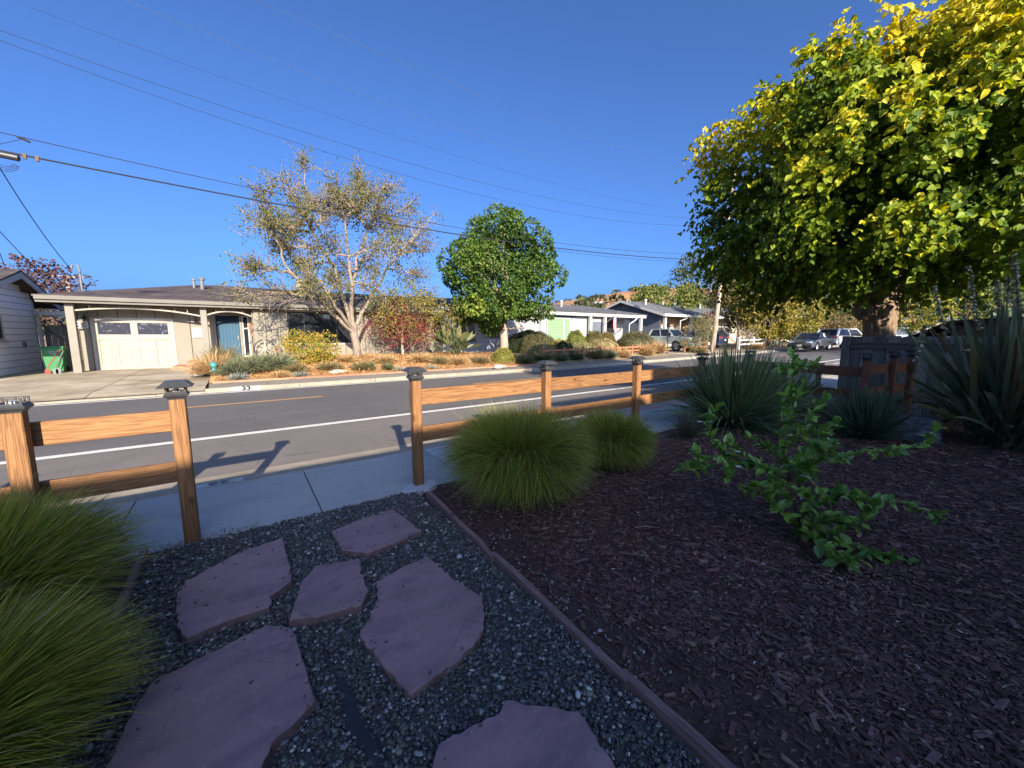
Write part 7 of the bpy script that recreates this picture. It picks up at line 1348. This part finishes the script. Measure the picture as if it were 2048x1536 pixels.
# ================================================================== vehicles
def paint(name, c, metal=.05): return M(name, c, .28, tuple(x * .96 for x in c), scale=2, spec=.5, metal=metal, coat=.6)
def car(name, label, cat, loc, rot, L_, W_, kind, pm, Hh, belt, wr=.34, wb=None):
    o = thing(name, label, cat, loc, None, rot); h = L_ / 2; wb = wb or L_ * .585; xf, xr = wb / 2 + .02, -wb / 2 + .02; w2 = W_ / 2
    if kind == 'saloon': top = [(h - .02, .42), (h, .55), (h - .06, .66), (h - .35, .75), (h - 1.35, .90), (h - 2.4, .96), (-h + 1.2, .99), (-h + .35, 1.02), (-h + .06, .97), (-h, .70), (-h + .04, .42)]; gb = (h - 1.30, -h + .55); gt_ = (h - 2.15, -h + 1.45); zb = (.88, 1.0)
    elif kind == 'suv': top = [(h - .02, .45), (h, .62), (h - .05, .84), (h - .30, .97), (h - 1.15, 1.06), (h - 2.3, 1.08), (-h + 1.0, 1.12), (-h + .12, 1.14), (-h + .02, .95), (-h, .70), (-h + .06, .45)]; gb = (h - 1.15, -h + .08); gt_ = (h - 1.95, -h + .55); zb = (1.03, 1.12)
    else: top = [(h - .02, .58), (h, .75), (h - .03, 1.02), (h - .18, 1.12), (h - 1.15, 1.19), (h - 2.3, 1.22), (-h + 2.0, 1.22), (-h + .05, 1.22), (-h, 1.1), (-h, .68), (-h + .06, .60)]; gb = (h - 1.30, -h + 1.72); gt_ = (h - 2.0, -h + 1.95); zb = (1.17, 1.2)
    z0 = .24 if kind != 'truck' else .42; ar = wr + .07
    def arc(cx): return [(cx + ar * math.cos(t), wr + ar * math.sin(t)) for t in np.linspace(math.pi, 0, 9) if wr + ar * math.sin(t) > z0 - .001]
    bot = [(-h + .12, z0)] + [(p[0], max(p[1], z0)) for p in arc(xr)] + [(p[0], max(p[1], z0)) for p in arc(xf)] + [(h - .12, z0)]
    prof = np.array(top + bot); n = len(prof); nt_ = len(top); cz = .62; ys = [-w2, -w2 + .05, -w2 + .16, w2 - .16, w2 - .05, w2]; ins = [.955, .985, 1.0, 1.0, .985, .955]; V = []
    for y, s_ in zip(ys, ins):
        for k, (x, z) in enumerate(prof):
            e_ = s_ if k < nt_ else 1.0; zz = z if k >= nt_ else cz + (z - cz) * (1 - (1 - e_) * 1.6); V.append((x * (e_ if abs(x) > h * .6 else 1), y * (1 - .05 * max(0, (abs(x) / h - .75) * 4) ** 2), zz))
    F = [(i * n + j, i * n + (j + 1) % n, (i + 1) * n + (j + 1) % n, (i + 1) * n + j) for i in range(5) for j in range(n)] + [tuple(range(n))[::-1], tuple(5 * n + j for j in range(n))]
    g = G(); g.add(V, F); body = g.build('body', pm, o, smooth=True, sharp=28)
    bw, tw_ = w2 - .07, w2 - .24
    def P(x, y, z): return np.array([x, y, z], float)
    c = {}
    for s_ in (-1, 1): c['fb', s_] = P(gb[0], s_ * bw, zb[0] - .02); c['rb', s_] = P(gb[1], s_ * bw, zb[1] - .02); c['ft', s_] = P(gt_[0], s_ * tw_, Hh - .05); c['rt', s_] = P(gt_[1], s_ * tw_, Hh - .06)
    g = G(); V = [c['fb', -1], c['fb', 1], c['rb', 1], c['rb', -1], c['ft', -1], c['ft', 1], c['rt', 1], c['rt', -1]]; g.add(V, [(0, 1, 5, 4), (1, 2, 6, 5), (2, 3, 7, 6), (3, 0, 4, 7), (4, 5, 6, 7)]); g.build('windscreen_and_windows', MT['glass'], o)
    g = G(); f_, r__ = c['ft', 1], c['rt', 1]; xm = (f_[0] + r__[0]) / 2; V = []
    for (x, y, z) in [(f_[0] + .05, tw_ + .02, Hh - .065), (xm, tw_ + .03, Hh - .045), (r__[0] - .10, tw_ + .02, Hh - .07)]: V += [(x, -y, z), (x, -y * .8, z + .05), (x, y * .8, z + .05), (x, y, z)]
    g.add(V, [(i * 4 + j, i * 4 + j + 1, i * 4 + 5 + j, i * 4 + 4 + j) for i in range(2) for j in range(3)] + [(3, 2, 1, 0), (8, 9, 10, 11), (0, 4, 7, 3), (4, 8, 11, 7)]); g.build('roof', pm, o, smooth=True, sharp=40)
    for s_ in (-1, 1):
        g = G()
        for (a_, b_, wd) in ((c['fb', s_], c['ft', s_], .055), (c['rb', s_], c['rt', s_], .10 if kind != 'saloon' else .07)): g.tube([a_ + [0, s_ * .01, 0], b_ + [0, s_ * .012, .01]], wd, 4)
        m0 = (c['fb', s_] * .5 + c['rb', s_] * .5); m1 = (c['ft', s_] * .5 + c['rt', s_] * .5); g.tube([m0 + [0, s_ * .012, 0], m1 + [0, s_ * .014, 0]], .04, 4); g.tube([c['ft', s_] + [0, s_ * .01, .01], c['rt', s_] + [0, s_ * .01, .01]], .04, 4); g.build('pillars', pm, o)
        g = G(); m = c['fb', s_] + [-.18, s_ * .12, .10]; g.cbox(m[0] - .06, m[0] + .06, m[1] - .10, m[1] + .10, m[2] - .07, m[2] + .07, .03); g.build('mirror', pm, o)
        g = G(); zl = {'saloon': .66, 'suv': .86, 'truck': .98}[kind]; y0, y1 = sorted((s_ * (w2 - .12), s_ * (w2 - .50))); g.cbox(h - .28, h - .025, y0, y1, zl - .06, zl + .07, .03); g.build('headlight', MT['lens'], o)
        g = G(); y0, y1 = sorted((s_ * (w2 - .055), s_ * (w2 - (.45 if kind != 'truck' else .2)))); zt = {'saloon': .86, 'suv': .98, 'truck': 1.0}[kind]; g.cbox(-h + .002, -h + .25, y0, y1, zt - .07, zt + (.07 if kind != 'truck' else .2), .03); g.build('tail_light', MT['tail'], o)
        for x in (xf, xr):
            g = G(); yy = s_ * (w2 - .11); g.lathe([(wr * .62, -.10), (wr * .93, -.11), (wr, -.07), (wr, .07), (wr * .93, .11), (wr * .62, .10)], (x, yy, wr), 20, ax='y'); w_o = g.build('wheel', MT['rubber'], o, smooth=True, sharp=40)
            g = G(); g.lathe([(wr * .10, .0), (wr * .62, -.02), (wr * .64, .02)], (x, yy + s_ * .085, wr), 16, ax='y')
            for q in range(5): t = q * 1.2566; g.obx = None; g.tube([(x, yy + s_ * .10, wr), (x + wr * .6 * math.cos(t), yy + s_ * .095, wr + wr * .6 * math.sin(t))], [.035, .03], 4)
            g.build('rim', MT['rim'], w_o, smooth=True, sharp=40)
    zg = {'saloon': .52, 'suv': .66, 'truck': .86}[kind]; hg = {'saloon': .13, 'suv': .16, 'truck': .19}[kind]
    g = G(); g.cbox(h - .06, h + .006, -w2 * .5, w2 * .5, zg - hg, zg + hg, .02); gr_ = g.build('grille', MT['black'], o)
    g = G()
    for k in range(4): g.box(h + .0065, h + .014, -w2 * .46, w2 * .46, zg - hg + .04 + k * hg * .5, zg - hg + .055 + k * hg * .5)
    g.build('grille_bars', MT['rim'], gr_)
    g = G(); g.cbox(h - .10, h + .01, -w2 * .9, w2 * .9, z0 + .02, z0 + .17, .02); g.build('front_bumper', MT['black'] if kind != 'truck' else pm, o)
    g = G(); g.cbox(-h - .02, -h + .12, -w2 * .9, w2 * .9, z0 + .02, z0 + .24, .02); g.build('rear_bumper', MT['darkmetal'], o)
    for x, zz in ((h + .012, z0 + .16), (-h - .024, z0 + .52)):
        g = G(); g.box(x - .004, x + .004, -.16, .16, zz - .08, zz + .08); g.build('number_plate', MT['offwhite'], o)
    g = G()
    for s_ in (-1, 1):
        for x in (xf - .75, (xf + xr) / 2 - .15, ): g.box(x - .004, x + .004, s_ * (w2 + .0005) - .002, s_ * (w2 + .0005) + .002, .5, belt)
        for x in (xf - 1.1, (xf + xr) / 2 - .5): g.box(x - .09, x + .09, s_ * (w2 + .012) - .012, s_ * (w2 + .012) + .012, belt - .14, belt - .11)
    g.build('door_seams_and_handles', MT['darkmetal'], o)
    if kind == 'truck':
        g = G(); g.box(-h + .1, -h + 1.6, -w2 + .14, w2 - .14, 1.215, 1.235); g.build('bed_cover', MT['black'], o)
    return o
p1 = aD(1620, 700, 32.5)
car('parked_saloon', 'dark grey saloon car parked facing us beside the far kerb', 'car', (p1[0], p1[1], p1[2] + .02), math.pi, 4.85, 1.84, 'saloon', paint('dark_grey_car_paint', (.045, .052, .064)), 1.42, .92)
p2 = aD(1684, 696, 35.5); car('parked_suv', 'white estate car seen from behind, parked beyond the grey saloon', 'car', (p2[0], p2[1], p2[2] + .02), -.28, 4.9, 1.95, 'suv', paint('white_car_paint', (.62, .62, .60), 0), 1.74, 1.05, .37)
p3 = gp(1316, 706, .16); car('pickup_truck', 'sage grey pickup truck backed into the driveway by the post lamp', 'pickup truck', (29.2, 19.3, float(hz(29, 18)) + .02), -math.pi / 2, 5.4, 1.9, 'truck', paint('sage_grey_truck_paint', (.24, .27, .26), .1), 1.80, 1.15, .40)
car('parked_suv', 'dark navy car with its back to the street beyond the utility pole', 'car', (35.9, 20.0, float(hz(36, 19)) + .02), math.pi / 2 + .06, 4.6, 1.86, 'suv', paint('navy_car_paint', (.012, .02, .05)), 1.66, 1.05, .36)
p4 = aD(1808, 692, 34); car('parked_suv', 'pale blue white car just visible between the big trunk and the black canopy', 'car', (p4[0], p4[1], p4[2] - .1), -.9, 4.7, 1.85, 'suv', paint('pale_car_paint', (.42, .47, .52), .1), 1.7, 1.05, .36)
# ================================================================== poles and cables
up = thing('utility_pole', 'leaning weathered wooden utility pole across the street, top hidden in the yellow tree', 'utility pole', (32, 16.8, .18))
q0 = gp(1424, 704, .17); qm = aY(1442, 560, q0[1] + .1); q1_ = qm + (qm - q0) * 1.55; g = G(); g.tube([q0 - [0, 0, .3], q0, qm, q1_], [.20, .19, .16, .12], 12); g.build('pole', MT['pole'], up, smooth=True, sharp=60)
for zz, ln in ((10.9, 1.3), (7.6, .5)):
    t = (zz - q0[2]) / (q1_[2] - q0[2]); c = q0 + (q1_ - q0) * t; g = G(); g.box(c[0] - .06, c[0] + .06, c[1] - ln, c[1] + ln, zz - .07, zz + .07); ca = g.build('crossarm', MT['pole'], up)
    for dy in (-.85, -.4, .4, .85):
        if abs(dy) < ln: g = G(); g.lathe([(.03, 0), (.05, .05), (.03, .10)], (c[0], c[1] + dy * ln, zz + .071), 8); g.build('insulator', MT['lens'], ca)
def cable(label, pts, r, mat='wire', name='overhead_cable', group=None):
    P = np.array(pts, float); L_ = np.concatenate([[0], np.cumsum(np.linalg.norm(np.diff(P, axis=0), axis=1))]); n = 40; tt = np.linspace(0, 1, n)
    co = [np.polyfit(L_ / L_[-1], P[:, i], min(2, len(P) - 1)) for i in range(3)]; S_ = np.stack([np.polyval(c, tt) for c in co], 1)
    g = G(); g.tube(S_, r, 5); return tag(g.build(name, MT[mat], None), label, 'cable', group)
YW = 16.5
def wl(px, Y): return [aY(x, y, Y) for x, y in px]
cable('thick black telecom cable carrying the splice case, crossing the bare tree', wl([(-160, 268), (40, 316), (400, 375), (850, 455), (1100, 498), (1412, 519)], YW), .024)
cable('thinner black cable just above the thick telecom cable', wl([(-160, 225), (0, 265), (400, 360), (870, 440), (1110, 489), (1412, 508)], YW + .25), .012)
cable('lowest cable sagging between the round tree and the pole', wl([(1100, 499), (1200, 512), (1320, 521), (1412, 523)], YW - .2), .010)
cable('upper dark wire, lower one of the pair passing high over the bare tree', wl([(-140, 25), (0, 77), (450, 248), (900, 378), (1150, 425), (1405, 451)], YW + .6), .0068)
cable('upper dark wire, middle one passing high over the bare tree', wl([(-140, 8), (0, 58), (500, 235), (870, 345), (1150, 402), (1405, 438)], YW + .9), .0068)
cable('upper thin wire, top of the three meeting the pole crossarm', wl([(60, 5), (560, 210), (1000, 331), (1405, 427)], YW + 1.2), .0045)
cable('pale high wire starting at the top edge, second from the left', wl([(170, -40), (250, 0), (700, 190), (1000, 282), (1430, 392)], 19.0), .0075, 'wire_pale')
cable('pale high wire starting at the top edge, rightmost in the sky', wl([(420, -40), (510, 0), (1000, 205), (1430, 358)], 19.2), .0075, 'wire_pale')
def drop(label, A, B, sag, r, mat='wire'):
    A, B = np.array(A), np.array(B); t = np.linspace(0, 1, 5)[:, None]; P = A + (B - A) * t; P[:, 2] -= sag * 4 * (t * (1 - t))[:, 0]; cable(label, P, r, mat, 'service_drop')
drop('service drop cable running down to the mast of the taupe house', aY(-40, 270, 16.5), LH_MAST, .25, .013)
drop('service drop cable falling toward the purple tree', aY(-60, 395, 16.5), aY(118, 575, 30), .2, .012)
drop('shortest service drop at the far left edge above the white house', aY(-14, 470, 20), aY(22, 560, 28), .1, .012)
drop('steep dark drop cable from the pole to the grey roofed house', aY(1415, 466, YW), aY(1316, 562, 26), .15, .012)
drop('second drop cable beside the steep one right of the round tree', aY(1420, 478, YW), aY(1326, 566, 26), .15, .009)
drop('thin cable seen under the yellow crown toward the big trunk', aY(1445, 520, YW), aD(1760, 585, 40), .3, .012)
# splice case hung on the telecom strand
sc_ = thing('splice_case', 'grey cable splice case with hanging wire loops at the left edge', 'cable box', tuple(aY(0, 308, YW)))
A, B = aY(-60, 296, YW), aY(40, 317, YW); g = G(); g.tube([A, A * .97 + B * .03, A * .03 + B * .97, B], [.05, .085, .085, .05], 12); g.build('case', MT['darkmetal'], sc_, smooth=True, sharp=40)
g = G()
for k in range(4): t = np.linspace(0, math.pi, 10); r_ = .10 + .035 * k; c = aY(8 - 3 * k, 320, YW); g.tube([(c[0] + r_ * 1.5 * math.cos(a_), YW + .02 * k, c[2] - .05 - r_ * math.sin(a_)) for a_ in t], .007, 4, caps=False)
g.build('wire_loops', MT['wire'], sc_)
for k, x in enumerate((49, 75)):
    c = aY(x, 313 + k * 5, YW); g = G(); g.box(c[0] - .035, c[0] + .035, YW - .03, YW + .03, c[2] - .06, c[2] + .07); g.build('clamp', MT['bark_dark'], sc_)
g = G(); c = aY(46, 278, YW + .25); g.tube([c + [-.1, 0, .03], c, c + [.12, 0, -.05]], .03, 6); g.tube([c, aY(-30, 295, YW + .5)], .008, 4); tag(g.build('wire_connector', MT['wire'], None), 'small black connector on the thinner cable at the left', 'connector')
for n_ in list(bpy.data.objects):
    if n_.type == 'MESH' and n_.data.users == 0: bpy.data.objects.remove(n_)
